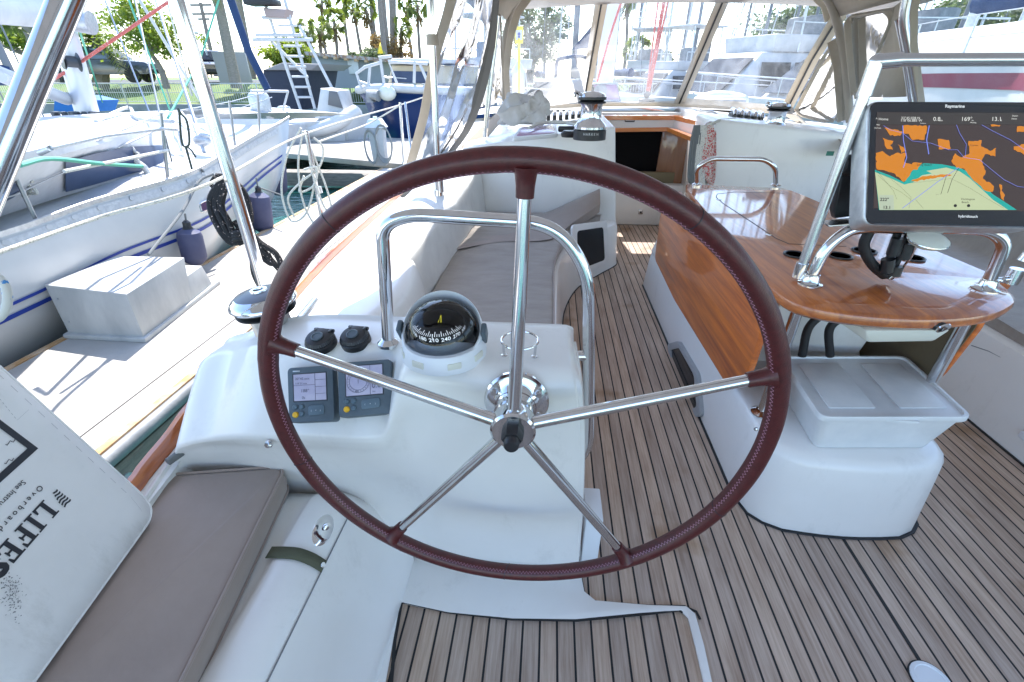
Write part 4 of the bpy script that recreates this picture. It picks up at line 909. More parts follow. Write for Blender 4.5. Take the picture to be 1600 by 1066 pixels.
for x, y in ((1280, 938), (1340, 938)): mb.lathe([(.0036, 0), (.0036, .0003), (0, .0003)], pl(*cpp([(x, y)])[0]) + n * (K + .001), n, 14)
mb.text('222°', pl(*cpp([(937, 917)])[0]) + n * (K + .002), ux, dv, .0075, bold=.02); mb.text('13.1', pl(*cpp([(950, 953)])[0]) + n * (K + .002), ux, dv, .0075, bold=.02)
part('chart_ink', mb, mink, scrn)
mb = MB(); q = [pl(*a) + n * (K + .0014) for a in cpp([(934, 890), (1000, 890), (1003, 957), (938, 957)])]; mb.poly(q); part('data_box', mb, scr_m('box', (.42, .48, .36), .34), scrn)
mb = MB(); q = [pl(*a) + n * (K + .0007) for a in cpp([(905, 517), (1640, 517), (1640, 571), (908, 571)])]; 
for p in q: p.x = min(max(p.x, sl), sr)
mb.poly(q); part('data_bar', mb, scr_m('bar', (.05, .045, .045), .3), scrn)
mb = MB()
for txt, x, y, h in (('^ Home', 918, 552, .0062), ("33°45.028 N", 1033, 547, .0058), ("118°06.885 W", 1030, 558, .0058), ('0.8', 1178, 555, .0095), ('kts', 1208, 556, .004), ('169°', 1304, 555, .0095), ('m', 1352, 556, .004), ('13.1', 1441, 555, .0095), ('ft', 1483, 556, .004), ('Depth', 1535, 535, .0035), ('Status', 1532, 548, .0035), ('Position', 1120, 568, .0028), ('Heading', 1345, 565, .003), ('Nav', 922, 575, .0035), ('13.0 nm', 910, 590, .0035)):
    mb.text(txt, pl(*cpp([(x, y)])[0]) + n * (K + .0016), ux, dv, h)
part('data_text', mb, mtx, scrn)
badge = mat('badge_silver', (.7, .7, .7), .4, emit=((.6, .6, .6), .2))
mb = MB(); mb.text('Raymarine', pl(1474.5, 169.5) + n * K, ux, dv, .0072, bold=.02); mb.text('hybridtouch', pl(1495, 340.5) + n * K, ux, dv, .0062, bold=.01); part('maker_lettering', mb, badge, cpx)
# bracket and its black pad on the left of the plotter
bk = thing('plotter_bracket', 'black swivel bracket holding the left side of the chartplotter', 'bracket', PY(1325, 340, 1.34))
mb = MB(); p = PY(1328, 258, 1.33); mb.lathe([(.0, -.02), (.022, -.02), (.026, -.012), (.026, .012), (.020, .022), (0, .022)], p, (1, .1, 0), 24); part('pivot_knob', mb, RUBBER, bk)
mb = MB(); q = [PY(x, y, 1.33) for x, y in ((1316, 268), (1345, 270), (1348, 330), (1340, 338), (1306, 342), (1303, 330))]; mb.prism(q, (0, .03, 0), .006, 3); part('arm', mb, BLACK, bk)
mb = MB(); q = PY(1322, 347, 1.31); mb.box(q, (.11, .05, .006), Euler((0, -.12, 0)), bev=.002); part('foot_plate', mb, STEELB, bk)
# deck light / antenna dome and cable bundle below the plotter
dl = thing('dome_lamp', 'small oval white dome lamp hanging under the chartplotter', 'lamp', PY(1450, 375, 1.27))
mb = MB(); mb.lathe([(0, -.022), (.018, -.020), (.034, -.010), (.0405, -.001), (.0405, .003), (.034, .008), (.02, .013), (0, .014)], PY(1450, 375, 1.26), (.04, -.35, 1), 32, sx=1.28); part('housing', mb, CREAM, dl)
mb = MB(); mb.lathe([(.0415, -.001), (.0425, .001), (.0415, .003)], PY(1450, 375, 1.26), (.04, -.35, 1), 32, sx=1.28, cap=False); part('trim_ring', mb, STEEL, dl)
cb = thing('cable_bundle', 'black taped cables and plugs dropping from the chartplotter into the tabletop', 'cables', G(1385, 432, TZ))
for pts, r in (([(1360, 358), (1350, 385), (1362, 412), (1382, 430)], .0135), ([(1404, 358), (1396, 388), (1388, 412), (1388, 432)], .010), ([(1420, 362), (1408, 396), (1398, 418), (1392, 434)], .008)):
    mb = MB(); mb.tube([PY(x, y, 1.30 if i < 3 else 1.32) for i, (x, y) in enumerate(pts)], r, 12, smooth=6); part('cable', mb, RUBBER, cb)
for a, b_ in (((1404, 372), (1395, 398)), ((1388, 405), (1386, 424)), ((1418, 380), (1410, 404)), ((1402, 416), (1396, 430))):
    mb = MB(); mb.tube([PY(*a, 1.285), PY(*b_, 1.285)], .0165, 14); part('plug', mb, BLACK, cb)
mb = MB(); mb.tube([PY(1432, 380, 1.27), PY(1424, 400, 1.28), PY(1405, 424, 1.30), PY(1390, 436, 1.31)], .0035, 8, smooth=5); part('wire', mb, STEELB, cb)

# ================================================================ STORAGE BIN
bz0, bz1 = .309, .46
binl = thing('storage_box', 'translucent white plastic storage bin with lid on the pedestal', 'storage box', (1.0, 1.4, bz0))
lf = [G(1232, 556, bz1), G(1416, 556, bz1), G(1522, 652, bz1), G(1283, 652, bz1)]
lf[0] = lf[3] + (lf[1] - lf[2])
def rr(q, k, z, r=.03): 
    c_ = sum(q, V()) / 4; return [V((p.x, p.y, z)) for p in fillet([c_ + (p - c_) * k for p in q], r, 5, True)]
bt = [G(1255, 697, bz0), G(1460, 700, bz0)]; c_ = sum(lf, V()) / 4
mb = MB(); mb.grid([rr(lf, .80, bz0), rr(lf, .81, bz0 + .004), rr(lf, .945, bz1 - .024), rr(lf, .975, bz1 - .02), rr(lf, .975, bz1 - .012)], closed_u=True); mb.poly(rr(lf, .80, bz0)); part('tub', mb, BIN, binl)
mb = MB(); mb.grid([rr(lf, .985, bz1 - .022), rr(lf, 1.0, bz1 - .018), rr(lf, 1.0, bz1 - .004), rr(lf, .992, bz1), rr(lf, .955, bz1), rr(lf, .948, bz1 - .002), rr(lf, .94, bz1 - .006)], closed_u=True); mb.poly(rr(lf, .94, bz1 - .006)); lid = part('lid', mb, BIN, binl)
def lq(u, v, z): return lf[0].lerp(lf[1], u).lerp(lf[3].lerp(lf[2], u), v) * 1 + V((0, 0, z - bz1))
for u0, u1 in ((.10, .42), (.58, .90)):
    mb = MB(); mb.prism(fillet([lq(u0, .14, bz1 - .006), lq(u1, .14, bz1 - .006), lq(u1, .86, bz1 - .006), lq(u0, .86, bz1 - .006)], .008, 4, True), (0, 0, .004), .0015); part('raised_panel', mb, BIN, lid)
mb = MB(); mb.box(lq(.52, 1.0, bz1 - .016), (.11, .008, .012), Euler((0, 0, -.03)), bev=.002); part('latch_tab', mb, BIN, lid)

# ================================================================ WINCHES, CLUTCHES, HATCHES
def winch(o, s, label, ax=(0, 0, 1)):
    t = thing('winch', label, 'winch', o, 'chrome deck winches'); ax = V(ax)
    mb = MB(); mb.lathe([(s * .50, -.02), (s * .50, s * .16), (s * .46, s * .20), (s * .3, s * .21)], o, ax, 40); part('base', mb, BLACK, t)
    for k, ch in enumerate('HARKEN'):
        a = math.radians(-90 + (k - 2.5) * 9); mb = MB(); u_ = V((-math.sin(a), math.cos(a), 0)); mb.text(ch, o + V((math.cos(a), math.sin(a), 0)) * s * .502 - u_ * s * .03 + V((0, 0, s * .05)), u_, V((0, 0, 1)), s * .065, bold=.02); part('base_letter', mb, WHITEP, t)
    mb = MB(); prof_ = [(s * .50, s * .20), (s * .50, s * .26), (s * .42, s * .36), (s * .34, s * .44), (s * .32, s * .50), (s * .32, s * .84), (s * .36, s * .90)]
    mb.lathe(prof_, o, ax, 48); part('drum', mb, STEEL, t)
    mb = MB(); mb.lathe([(s * .30, s * .88), (s * .41, s * .89), (s * .42, s * .93), (s * .34, s * .96), (s * .42, s * .99), (s * .42, s * 1.05), (s * .3, s * 1.07)], o, ax, 40); part('self_tailing_jaw', mb, BLACK, t)
    mb = MB(); mb.lathe([(s * .40, s * 1.06), (s * .37, s * 1.13), (s * .22, s * 1.19), (s * .10, s * 1.20), (s * .08, s * 1.17), (0, s * 1.17)], o, ax, 36); part('top_cap', mb, STEEL, t)
    mb = MB(); mb.tube([o + ax * s * 1.1 + V((-s * .3, 0, 0)), o + ax * s * 1.18 + V((-s * .5, -s * .1, 0)), o + ax * s * 1.05 + V((-s * .55, -s * .1, 0))], s * .05, 8, smooth=3); part('feeder_arm', mb, STEEL, t)
    return t
winch(G(921, 212, 1.02), .19, 'chrome winch on black base left of the cabin opening')
winch(PY(1206, 212, 3.95), .19, 'chrome winch on black base right of the cabin opening')
# near helm winch with ribbed drum
o = G(446, 556, .67); ax = V((-.09, -.02, 1)).normalized()
hw_ = thing('winch', 'big chrome self-tailing winch with dark domed top beside the wheel rim', 'winch', o, 'chrome deck winches')
mb = MB(); rows = []
for r, h in ((.062, -.02), (.062, .004), (.052, .02), (.046, .045), (.046, .125), (.052, .135)):
    rows.append([o + ax * h + V((math.cos(a), math.sin(a), 0)) * r * (1 + (.018 if k % 2 else 0) * (.018 < h < .13)) for k, a in enumerate([2 * math.pi * j / 120 for j in range(120)])])
mb.grid(rows, closed_u=True, cap=True); part('ribbed_drum', mb, mat('satin_alloy', (.62, .62, .60), .3, .85), hw_, sharp=15)
mb = MB(); mb.lathe([(.05, .134), (.070, .136), (.072, .140), (.064, .144), (.056, .146), (.066, .150), (.075, .152), (.075, .157)], o, ax, 56); part('self_tailing_jaw', mb, RUBBER, hw_)
mb = MB(); mb.lathe([(.077, .156), (.080, .161), (.079, .167), (.072, .176), (.060, .184)], o, ax, 64, cap=False); part('chrome_rim', mb, STEEL, hw_)
mb = MB(); mb.lathe([(.0605, .1835), (.042, .190), (.022, .1925), (0, .1925)], o, ax, 48); tc_ = part('domed_top', mb, mat('graphite_cap', (.10, .11, .13), .3, .3), hw_)
mb = MB(); mb.lathe([(.021, .1925), (.020, .196), (.013, .196), (.011, .188), (0, .188)], o, ax, 24); part('handle_socket', mb, STEEL, tc_)
mb = MB(); mb.tube([o + V((.10, .06, .02)), o + V((.08, .05, .06)), o + V((.085, .045, .075))], .010, 10, smooth=3); mb.box(o + V((.07, .07, .012)), (.05, .03, .02), Euler((0, 0, .5)), bev=.005); part('line_guide', mb, STEELB, hw_)
mb = MB(); mb.tube([G(468, 500, .72), G(492, 470, .70)], .012, 10); part('lead_arm', mb, STEELB, hw_)

def clutch_bank(pts, label):
    t = thing('rope_clutch', label, 'rope clutches', pts[0], 'rope clutch banks')
    for i, p in enumerate(pts):
        mb = MB(); mb.box(p, (.034, .12, .05), bev=.008); c_ = part('clutch_body', mb, BLACK, t)
        mb = MB(); mb.tube([p + V((0, -.07, .015)), p + V((0, -.05, .04)), p + V((0, .03, .05))], .017, 10, smooth=3); part('clutch_lever', mb, STEEL, c_)
clutch_bank([PY(857 + k * 9.5, 184 - k * .4, 4.7) for k in range(6)], 'row of chrome and black rope clutches left of the cabin opening')
clutch_bank([PY(1144 + k * 10.5, 181 + k * 1.3, 4.55) for k in range(5)], 'row of chrome and black rope clutches right of the cabin opening')
def hatch(pts, z, label, m=PINK):
    q = [G(x, y, z) for x, y in pts]; t = thing('deck_hatch', label, 'hatch', q[0], 'deck hatches')
    mb = MB(); o_ = fillet(q, .04, 5, True); c_ = sum(o_, V()) / len(o_)
    mb.prism(o_, (0, 0, .022), .006); f_ = part('frame', mb, WHITES, t)
    mb = MB(); mb.prism([c_ + (p - c_) * .84 + V((0, 0, .022)) for p in o_], (0, 0, .004), .001); part('acrylic_pane', mb, m, f_)
hatch([(800, 222), (872, 215), (868, 200), (812, 204)], 1.0, 'mauve acrylic deck hatch on the port shelf in front of the wheel top')
pd = thing('turning_block', 'low black turning block beside the left chrome winch', 'block', G(890, 212, 1.0))
mb = MB(); mb.lathe([(.05, 0), (.055, .02), (.04, .035), (0, .036)], G(890, 214, 1.0), (0, 0, 1), 24); part('sheave_case', mb, BLACK, pd)
mb = MB(); mb.box(G(886, 207, 1.0) + V((0, 0, .02)), (.12, .05, .035), bev=.01); part('cheek', mb, BLACK, pd)
# grey draped sail-cloth bag on the coachroof
o = G(818, 192, 1.0)
mb = MB(); rows = []
rr_ = random.Random(3)
for i in range(19):
    v = i / 18; row = []
    for j in range(40):
        a = 2 * math.pi * j / 40; fold = .13 * math.sin(a * 3 + v * 4) + .09 * math.sin(a * 7 - v * 7) + .06 * math.sin(a * 11 + v * 12)
        r = (.165 * math.sin(math.pi * min(1, .10 + v * .55)) ** .5) * (1 + fold * 1.3)
        row.append(o + V((math.cos(a) * r * 1.1, math.sin(a) * r * .7, .185 * (1 - v) ** .8 + .03 * math.sin(a * 2 + 1) * (1 - v) + .02 * math.sin(a * 5 + v * 9))))
    rows.append(row)
mb.grid(rows[::-1], closed_u=True, cap=True)
solo('draped_cover', mb, mat('grey_sailcloth', (.56, .55, .53), .7, bump=(7, .8, .05)), 'crumpled grey cloth cover lying on the coachroof behind the wheel top', 'cover', org=o, sharp=70)
# rope coils hanging on the starboard block
for k, (px, m_, lb) in enumerate(((1083, LINE_D, 'dark grey'), (1093, LINE_W, 'off white'), (1104, mat('red_fleck_rope', (.62, .55, .50), .8, noise=(110, (.5, .05, .05), O1, (.5, .53))), 'red flecked'))):
    mb = MB()
    for j in range(5):
        dx = (j - 2) * 3.2; yb = 285 - k * 4 + j * 3
        mb.tube([PY(px + dx * .4 + 6, 196, 3.58), PY(px + dx + 4, 222, 3.56), PY(px + dx, yb - 20, 3.55), PY(px + dx + 2, yb, 3.56), PY(px + dx + 6, yb - 22, 3.60), PY(px + dx * .4 + 10, 205, 3.60)], .011, 8, smooth=5)
    solo('rope_coil', mb, m_, lb + ' rope coil hanging on the white block right of the cabin opening', 'rope', 'rope coils by the cabin opening')
mb = MB(); mb.tube([PY(1098, 250, 3.6), PY(1102, 205, 3.6), PY(1120, 190, 3.7), PY(1150, 186, 4.2)], .010, 8, smooth=6); solo('loose_line', mb, LINE_W, 'off white line looping over the white block right of the cabin opening', 'rope')
hr2 = thing('deck_handrail', 'small steel handrail on the coachroof right of the hatch', 'handrail', PY(1110, 185, 4.9))
mb = MB(); mb.tube(fillet([PY(1082, 184, 4.9), PY(1088, 172, 4.9), PY(1118, 176, 4.8), PY(1128, 190, 4.7)], .06, 5), .014, 10); part('rail', mb, STEEL, hr2)
for k, pts in enumerate(([(835, 194), (870, 190), (905, 196)], [(826, 200), (850, 192), (880, 192), (910, 190)])):
    mb = MB(); mb.tube([G(x, y, 1.05) for x, y in pts], .009, 8, smooth=5); solo('deck_line', mb, LINE_W, ('off white line leading aft to the left winch, nearer the hatch', 'off white line leading aft to the left winch, nearer the clutches')[k], 'rope', 'lines on the port shelf')

# ================================================================ BENCH CUSHIONS
pc_ = thing('bench_cushion', 'long pale taupe cushion on the port bench with a turned up end at the bulkhead', 'cushion', (-.2, 2.3, .35))
rows = []
def fx(y): return .045 if y < 2.3 else .045 + .32 * max(0, (y - 2.3) / 1.2) ** 2.2
for i in range(46):
    y = .965 + i * 2.6 / 45; f_ = fx(y); w = .003 * math.sin(y * 23) + .002 * math.sin(y * 51)
    up = 0
    rows.append([V((-.55, y, .346)), V((-.552, y, .392)), V((-.53, y, .402 + w)), V((-.30, y, .406 + w)), V((-.1, y, .405 - w)), V((f_ - .03, y, .402 + w)), V((f_ - .005, y, .396)), V((f_, y, .385)), V((f_ - .002, y, .352))])
mb = MB(); mb.grid([spline(r, 3) for r in rows], cap=True); part('cover', mb, TAUPEL, pc_, sharp=60)
mb = MB(); mb.tube([r[6] + V((.004, 0, .002)) for r in rows], .004, 6); part('piping', mb, TAUPE, pc_)
far = [PY(720, 352, 3.60), PY(800, 340, 3.60), PY(850, 333, 3.60), PY(895, 314, 3.59), PY(937, 295, 3.57)]
near = [G(690, 392, .41), G(780, 376, .41), G(858, 372, .415), PY(893, 348, 3.2), PY(938, 317, 3.5)]
mb = MB(); mb.grid(smoothgrid([[p - V((0, 0, .07)) for p in near], [p - V((0, .006, .01)) for p in near], near, [a.lerp(b_, .5) + V((0, 0, .01)) for a, b_ in zip(near, far)], far, [p - V((0, 0, .10)) for p in far]], 4, 3), cap=True); part('turned_up_end', mb, TAUPE, pc_, sharp=60)

# starboard bench (mirrored), its cushion
sbn = thing('starboard_bench', 'white moulded bench with tan covered seat along the right side of the cockpit', 'bench', (2.2, 1.8, 0))
mb = MB(); mb.grid([[V((1.90, y, 0)), V((1.905, y, .02)), V((1.925, y, .30)), V((1.935, y, .345)), V((1.955, y, .36)), V((2.62, y, .36))] for y in (-1.6, 0, 1.2, 1.9, 2.6, 3.3, 3.75)]); part('seat_moulding', mb, GEL, sbn)
mb = MB(); mb.tube([V((1.895, -1.6, .004)), V((1.895, 3.75, .004))], .006, 6, flat=.5); part('caulk_bead', mb, CAULK, sbn)
mb = MB(); mb.tube([PX(1518, 540, 1.922), PX(1545, 549, 1.925), PX(1610, 582, 1.93)], .002, 6); part('lid_seam', mb, GREYF, sbn)
mb = MB(); mb.box(PX(1599, 681, 1.895), (.01, .03, .03), bev=.004); part('drain_fitting', mb, WHITES, sbn)
sc_ = thing('bench_cushion', 'tan seat cover along the right hand bench beyond the table', 'cushion', (2.2, 2, .36))
rows = []
for i in range(36):
    y = -1.0 + i * 4.6 / 35; w = .004 * math.sin(y * 17)
    rows.append([V((1.97, y, .362)), V((1.965, y, .40)), V((1.985, y, .414 + w)), V((2.25, y, .418 - w)), V((2.5, y, .415 + w)), V((2.56, y, .45)), V((2.60, y, .60)), V((2.63, y, .615)), V((2.66, y, .60))])
mb = MB(); mb.grid([spline(r, 3) for r in rows]); part('cover', mb, TAUPEL, sc_, sharp=60)

# ================================================================ BIMINI, DODGER
bim = thing('bimini_canopy', 'beige canvas canopy and dodger stretched over the cockpit on steel bows', 'canopy', (XC, 2, .6))
rows = []
for y, z in ((-1.6, 2.0), (-.5, 2.06), (1, 2.10), (1.7, 2.1), (2.1, 2.09), (2.6, 2.075), (3.4, 2.03), (4.2, 1.99), (4.9, 1.94), (5.15, 1.90)):
    xl_ = -1.22 if y < 1.8 else (-.98 if y < 2.3 else (-.74 if y < 4 else -.62))
    rows.append([V((xl_ - .03, y, z - .20)), V((xl_, y, z - .13)), V((-.3, y, z - .04)), V((XC, y, z)), V((2.3, y, z - .04)), V((2 * XC - xl_, y, z - .13)), V((2 * XC - xl_ + .03, y, z - .20))])
mb = MB(); mb.grid(smoothgrid(rows, 4, 3)); rf_ = part('canvas_roof', mb, CANVASD, bim); solidify(rf_, .004)
for y, z in ((-.5, 2.045), (1.0, 2.085), (2.4, 2.065), (3.4, 2.01)):
    mb = MB(); mb.tube([V((-.77, y, z - .2)), V((-.72, y, z - .13)), V((-.3, y, z - .045)), V((XC, y, z - .005)), V((2.3, y, z - .045)), V((2.75, y, z - .13)), V((2.80, y, z - .2))], .0125, 10, smooth=4); part('bow', mb, STEEL, bim)
def ribbon(pts, w, th=.006, face=None):
    """strip of cloth following pts, lying across the line of sight plane given by face normal"""
    m_ = MB(); pts = [V(p) for p in pts]; rows_ = []
    for i, p in enumerate(pts):
        t = (pts[min(i + 1, len(pts) - 1)] - pts[max(i - 1, 0)]).normalized(); nn = V(face) if face else V((0, -1, .3))
        s_ = t.cross(nn).normalized() * w / 2; k = t.cross(s_).normalized() * th / 2
        rows_.append([p - s_ - k, p + s_ - k, p + s_ + k, p - s_ + k])
    m_.grid(rows_, closed_u=True, cap=True); return m_
yb, yt = 6.0, 5.15
B0, B1, B2, B3 = PY(782, 168, 5.55), PY(912, 162, yb), PY(1061, 162, yb), PY(1228, 172, 5.35)
T0, T1, T2, T3 = PY(812, -14, 4.85), PY(943, -14, yt), PY(1136, -14, yt), PY(1322, -2, 4.75)
for a, b_ in ((B1, T1), (B2, T2)):
    mb = ribbon([a, a.lerp(b_, .5), b_], .115); part('canvas_strap', mb, CANVAS, bim)
    mb = ribbon([a + V((0, -.012, 0)), b_ + V((0, -.012, 0))], .016, .006); part('zip', mb, CAULK, bim)
def pane(name, pts, m=VINYL, n_=8, rip=.0, parent=None):
    a, b_, c_, d_ = [V(p) for p in pts]; m_ = MB(); nn = (b_ - a).cross(d_ - a).normalized()
    m_.grid([[a.lerp(b_, j / n_).lerp(d_.lerp(c_, j / n_), i / n_) + nn * (rip * math.sin(j * 1.7 + i * .6) + .5 * rip * math.sin(j * 3.9 - i)) for j in range(n_ + 1)] for i in range(n_ + 1)])
    return part(name, m_, m, parent or bim)
pane('clear_window', [B0, B1, T1, T0], rip=.006); pane('clear_window', [B1, B2, T2, T1], rip=.005); pane('clear_window', [B2, B3, T3, T2], rip=.006)
# bottom hem, corner straps
mb = ribbon([B0, PY(850, 170, 5.85), B1], .07); part('hem', mb, CANVAS, bim)
mb = ribbon([B1, PY(985, 165, yb), B2], .06); part('hem', mb, CANVAS, bim)
mb = ribbon([B2, PY(1150, 168, 5.8), B3, PY(1262, 200, 4.6), PY(1325, 228, 3.6), PY(1350, 240, 3.2)], .12); part('hem', mb, CANVAS, bim)
mb = ribbon([B3, PY(1268, 95, 5.0), PY(1303, 38, 4.8), PY(1322, 8, 4.7)], .12); part('canvas_strap', mb, CANVAS, bim)
mb = ribbon([B3 + V((0, -.02, 0)), PY(1268, 95, 4.98), PY(1303, 38, 4.78)], .016); part('zip', mb, CAULK, bim)
mb = ribbon([PY(1298, 30, 4.8), PY(1292, 6, 4.8), PY(1275, -10, 4.85)], .10); part('canvas_strap', mb, CANVAS, bim)
# starboard bows and side windows
sy = 4.1
mb = MB(); mb.tube([PY(1284, -16, sy), PY(1300, 10, sy), PY(1314, 60, sy), PY(1322, 110, sy), PY(1328, 190, sy)], .028, 14, smooth=5); part('bow', mb, mat('canvas_wrapped_tube', (.36, .31, .25), .6), bim)
mb = ribbon([PY(1302, 62, sy + .05), PY(1312, 105, sy + .05), PY(1318, 188, sy + .05)], .09); part('canvas_strap', mb, CANVAS, bim)
pane('clear_window', [PY(1238, 178, 5.0), PY(1322, 192, sy), PY(1316, 70, sy), PY(1304, 70, 4.6)])
mb = ribbon(fillet([PY(1244, 172, 4.8), PY(1296, 72, 4.5), PY(1310, 92, 4.2), PY(1313, 180, 4.15), PY(1298, 192, 4.3), PY(1250, 180, 4.7), PY(1244, 172, 4.8)], .12, 5), .035); part('window_binding', mb, CANVAS, bim)
s2 = 3.55
pane('clear_window', [PY(1334, 155, sy), PY(1378, 155, s2), PY(1400, 10, s2), PY(1322, 24, sy)])
mb = ribbon(fillet([PY(1334, 148, 4.0), PY(1326, 70, 4.0), PY(1324, 34, 4.0), PY(1334, 28, 3.98), PY(1386, 17, 3.6), PY(1396, 28, 3.55), PY(1375, 80, 3.7), PY(1340, 146, 3.95), PY(1334, 148, 4.0)], .10, 5), .045); part('window_binding', mb, CANVAS, bim)
mb = MB(); mb.grid([[PY(1310, 26, sy), PY(1360, 12, 3.8), PY(1416, -2, 3.3)], [PY(1294, -4, sy), PY(1350, -14, 3.8), PY(1420, -30, 3.3)]]); c_ = part('canvas_panel', mb, CANVAS, bim); solidify(c_, .004)
mb = MB(); mb.grid([[PY(1399, 10, s2), PY(1412, 0, 3.35), PY(1436, -6, 3.1)], [PY(1393, 40, s2), PY(1404, 38, 3.4), PY(1424, 28, 3.15)], [PY(1374, 92, s2 + .1), PY(1400, 90, 3.4), PY(1422, 90, 3.15)], [PY(1342, 152, 3.9), PY(1392, 152, 3.45), PY(1434, 150, 3.15)]]); c_ = part('canvas_panel', mb, CANVAS, bim); solidify(c_, .004)
mb = MB(); mb.tube([PY(1421, -20, 3.1), PY(1412, 30, 3.1), PY(1420, 80, 3.1), PY(1436, 165, 3.1)], .022, 14, smooth=5); part('bow', mb, STEELB, bim)
mb = MB(); mb.tube([PY(1403, 30, 3.2), PY(1411, 70, 3.2), PY(1424, 160, 3.2)], .016, 12, smooth=5); part('bow', mb, STEEL, bim)
mb = ribbon([PY(1436, -20, 3.0), PY(1428, 20, 3.0), PY(1428, 70, 3.0), PY(1440, 165, 3.0)], .035); part('window_binding', mb, CANVAS, bim)
pane('side_curtain', [PY(1440, 300, 2.95), V((2.95, 1.0, .75)), V((2.88, 1.0, 1.95)), PY(1434, -20, 2.95)], rip=.012)
mb = MB(); mb.tube([PY(1316, 75, sy), PY(1328, 210, sy)], .012, 10); part('lace_tube', mb, STEEL, bim)
# port side
py_ = 4.6
mb = MB(); mb.tube([PY(822, -16, py_), PY(800, 16, py_), PY(788, 60, py_), PY(783, 110, py_), PY(786, 158, py_)], .022, 14, smooth=5); part('bow', mb, mat('canvas_wrapped_tube', (.36, .31, .25), .6), bim)
mb = ribbon([PY(830, -16, py_ + .1), PY(806, 18, py_ + .1), PY(793, 60, py_ + .1), PY(787, 110, py_ + .1), PY(789, 158, py_ + .1)], .10); part('canvas_strap', mb, CANVAS, bim)
mb = MB(); mb.grid([[PY(752, -16, 3.9), PY(790, -16, 4.3), PY(826, -16, 4.6)], [PY(760, 2, 3.9), PY(785, 10, 4.3), PY(800, 18, 4.6)], [PY(776, 18, 4.2), PY(786, 26, 4.4), PY(792, 32, 4.6)]]); c_ = part('canvas_panel', mb, CANVAS, bim); solidify(c_, .004)
for a, b_ in (((771, 8), (757, 215)), ((779, 25), (760, 200))):
    mb = MB(); mb.tube([PY(*a, 3.95), PY(*b_, 3.95)], .013, 10); part('support_pole', mb, STEEL, bim)
Lf = [(708, -14), (697, 30), (684, 72), (676, 110), (668, 150), (660, 190), (640, 262)]
Rt = [(774, -14), (772, 30), (768, 72), (760, 115), (748, 160), (728, 205), (692, 252)]
mb = MB(); rows = []
for i in range(7):
    a = PY(*Lf[i], 3.15); b_ = PY(*Rt[i], 3.85)
    rows.append([a.lerp(b_, j / 10) + V((.008 * math.sin(j * 1.5 + i * .9), .010 * math.sin(j * 2.3 - i * .7), 0)) for j in range(11)])
mb.grid(smoothgrid(rows, 3, 3)); part('side_curtain', mb, VINYLH, bim)
mb = ribbon(spline([PY(*p, 3.13) for p in Lf], 4), .055, face=(.5, -1, 0)); part('canvas_strap', mb, CANVAS, bim)
mb = ribbon(spline([PY(*p, 3.83) for p in Rt], 4), .05, face=(.5, -1, 0)); part('canvas_strap', mb, mat('grey_canvas', (.24, .225, .21), .85), bim)
pane('side_curtain', [PY(745, 168, 3.86), PY(783, 160, 4.55), PY(786, 0, 4.55), PY(774, 0, 3.86)], VINYLH, rip=.015)
mb = ribbon([PY(728, 235, 3.85), PY(752, 212, 4.1), PY(783, 180, 4.6), PY(790, 165, 5.3)], .10); part('hem', mb, CANVAS, bim)

# ================================================================ TUBES, STANCHIONS AND LINES TO PORT
def pole(name, a, b_, r, label, cat='pole', group=None, foot=True):
    t = thing(name, label, cat, b_, group); mb = MB(); mb.tube([a, b_], r, 18); part('tube', mb, STEEL, t)
    if foot: mb = MB(); mb.lathe([(r * 2.1, -.004), (r * 2.1, .004), (r * 1.5, .012), (r * 1.3, .05), (r * 1.05, .052)], b_, (0, 0, 1), 20); part('foot', mb, STEEL, t)
    return t
f_ = G(418, 466, .545); pole('canopy_pole', PY(263, -40, f_.y), f_, .0225, 'steel canopy pole with the black rope coil hanging on it')
f_ = G(686, 309, .645); t = pole('canopy_pole', PY(671, -30, f_.y), f_, .020, 'steel canopy pole with beige cloth cuff standing on the side deck')
mb = MB(); mb.tube([PY(675, 54, f_.y), PY(676, 71, f_.y)], .034, 14); part('cloth_cuff', mb, CANVAS, t)
mb = MB(); mb.tube([PY(685, 262, f_.y), PY(688, 300, f_.y)], .024, 14); part('lower_sleeve', mb, STEELB, t)
pole('arch_tube', D(128, -60, .74), D(128, -60, .74).lerp(D(-70, 432, .78), 1.75), .0215, 'thick slanted steel arch tube crossing the near upper left corner', foot=False)
mb = MB(); mb.tube([D(154, -60, .765), D(-20, 340, .79)], .0055, 10); solo('backstay_wire', mb, WIRE, 'thin bright wire running beside the thick slanted arch tube', 'wire')
f_ = G(505, 352, .50); a = PY(478, 204, f_.y)
t = pole('lifeline_stanchion', a, f_, .0125, 'steel lifeline stanchion with white rope loops hanging beside it', 'stanchion')
mb = MB(); mb.tube([PY(496, 292, f_.y), PY(499, 302, f_.y)], .022, 12); part('clamp', mb, STEELB, t)
f2 = G(640, 292, .51)
t = pole('lifeline_stanchion', PY(625, 160, 4.3), PY(632, 262, 4.3), .0125, 'steel lifeline stanchion in front of the navy hulled motorboat', 'stanchion')
mb = MB(); mb.tube([PY(633, 160, 4.35), PY(643, 240, 4.1)], .010, 10); part('brace', mb, STEEL, t)
mb = MB(); mb.tube([PY(-80, 425, .9), PY(0, 394, 1.0), PY(160, 338, 1.35), PY(330, 286, f_.y - 1.2), PY(480, 208, f_.y), PY(626, 164, 4.3), PY(668, 150, 4.6)], .0055, 8, smooth=5); solo('lifeline', mb, LINE_W, 'off white coated lifeline running along the left side of the yacht', 'lifeline')
mb = MB(); mb.tube([PY(626, 164, 4.3), PY(600, 180, 4.25), PY(570, 196, 4.1), PY(497, 222, 3.0)], .006, 8, smooth=5); solo('dock_line', mb, LINE_W, 'off white rope sagging from the stanchion toward the power pedestal', 'rope')
mb = MB()
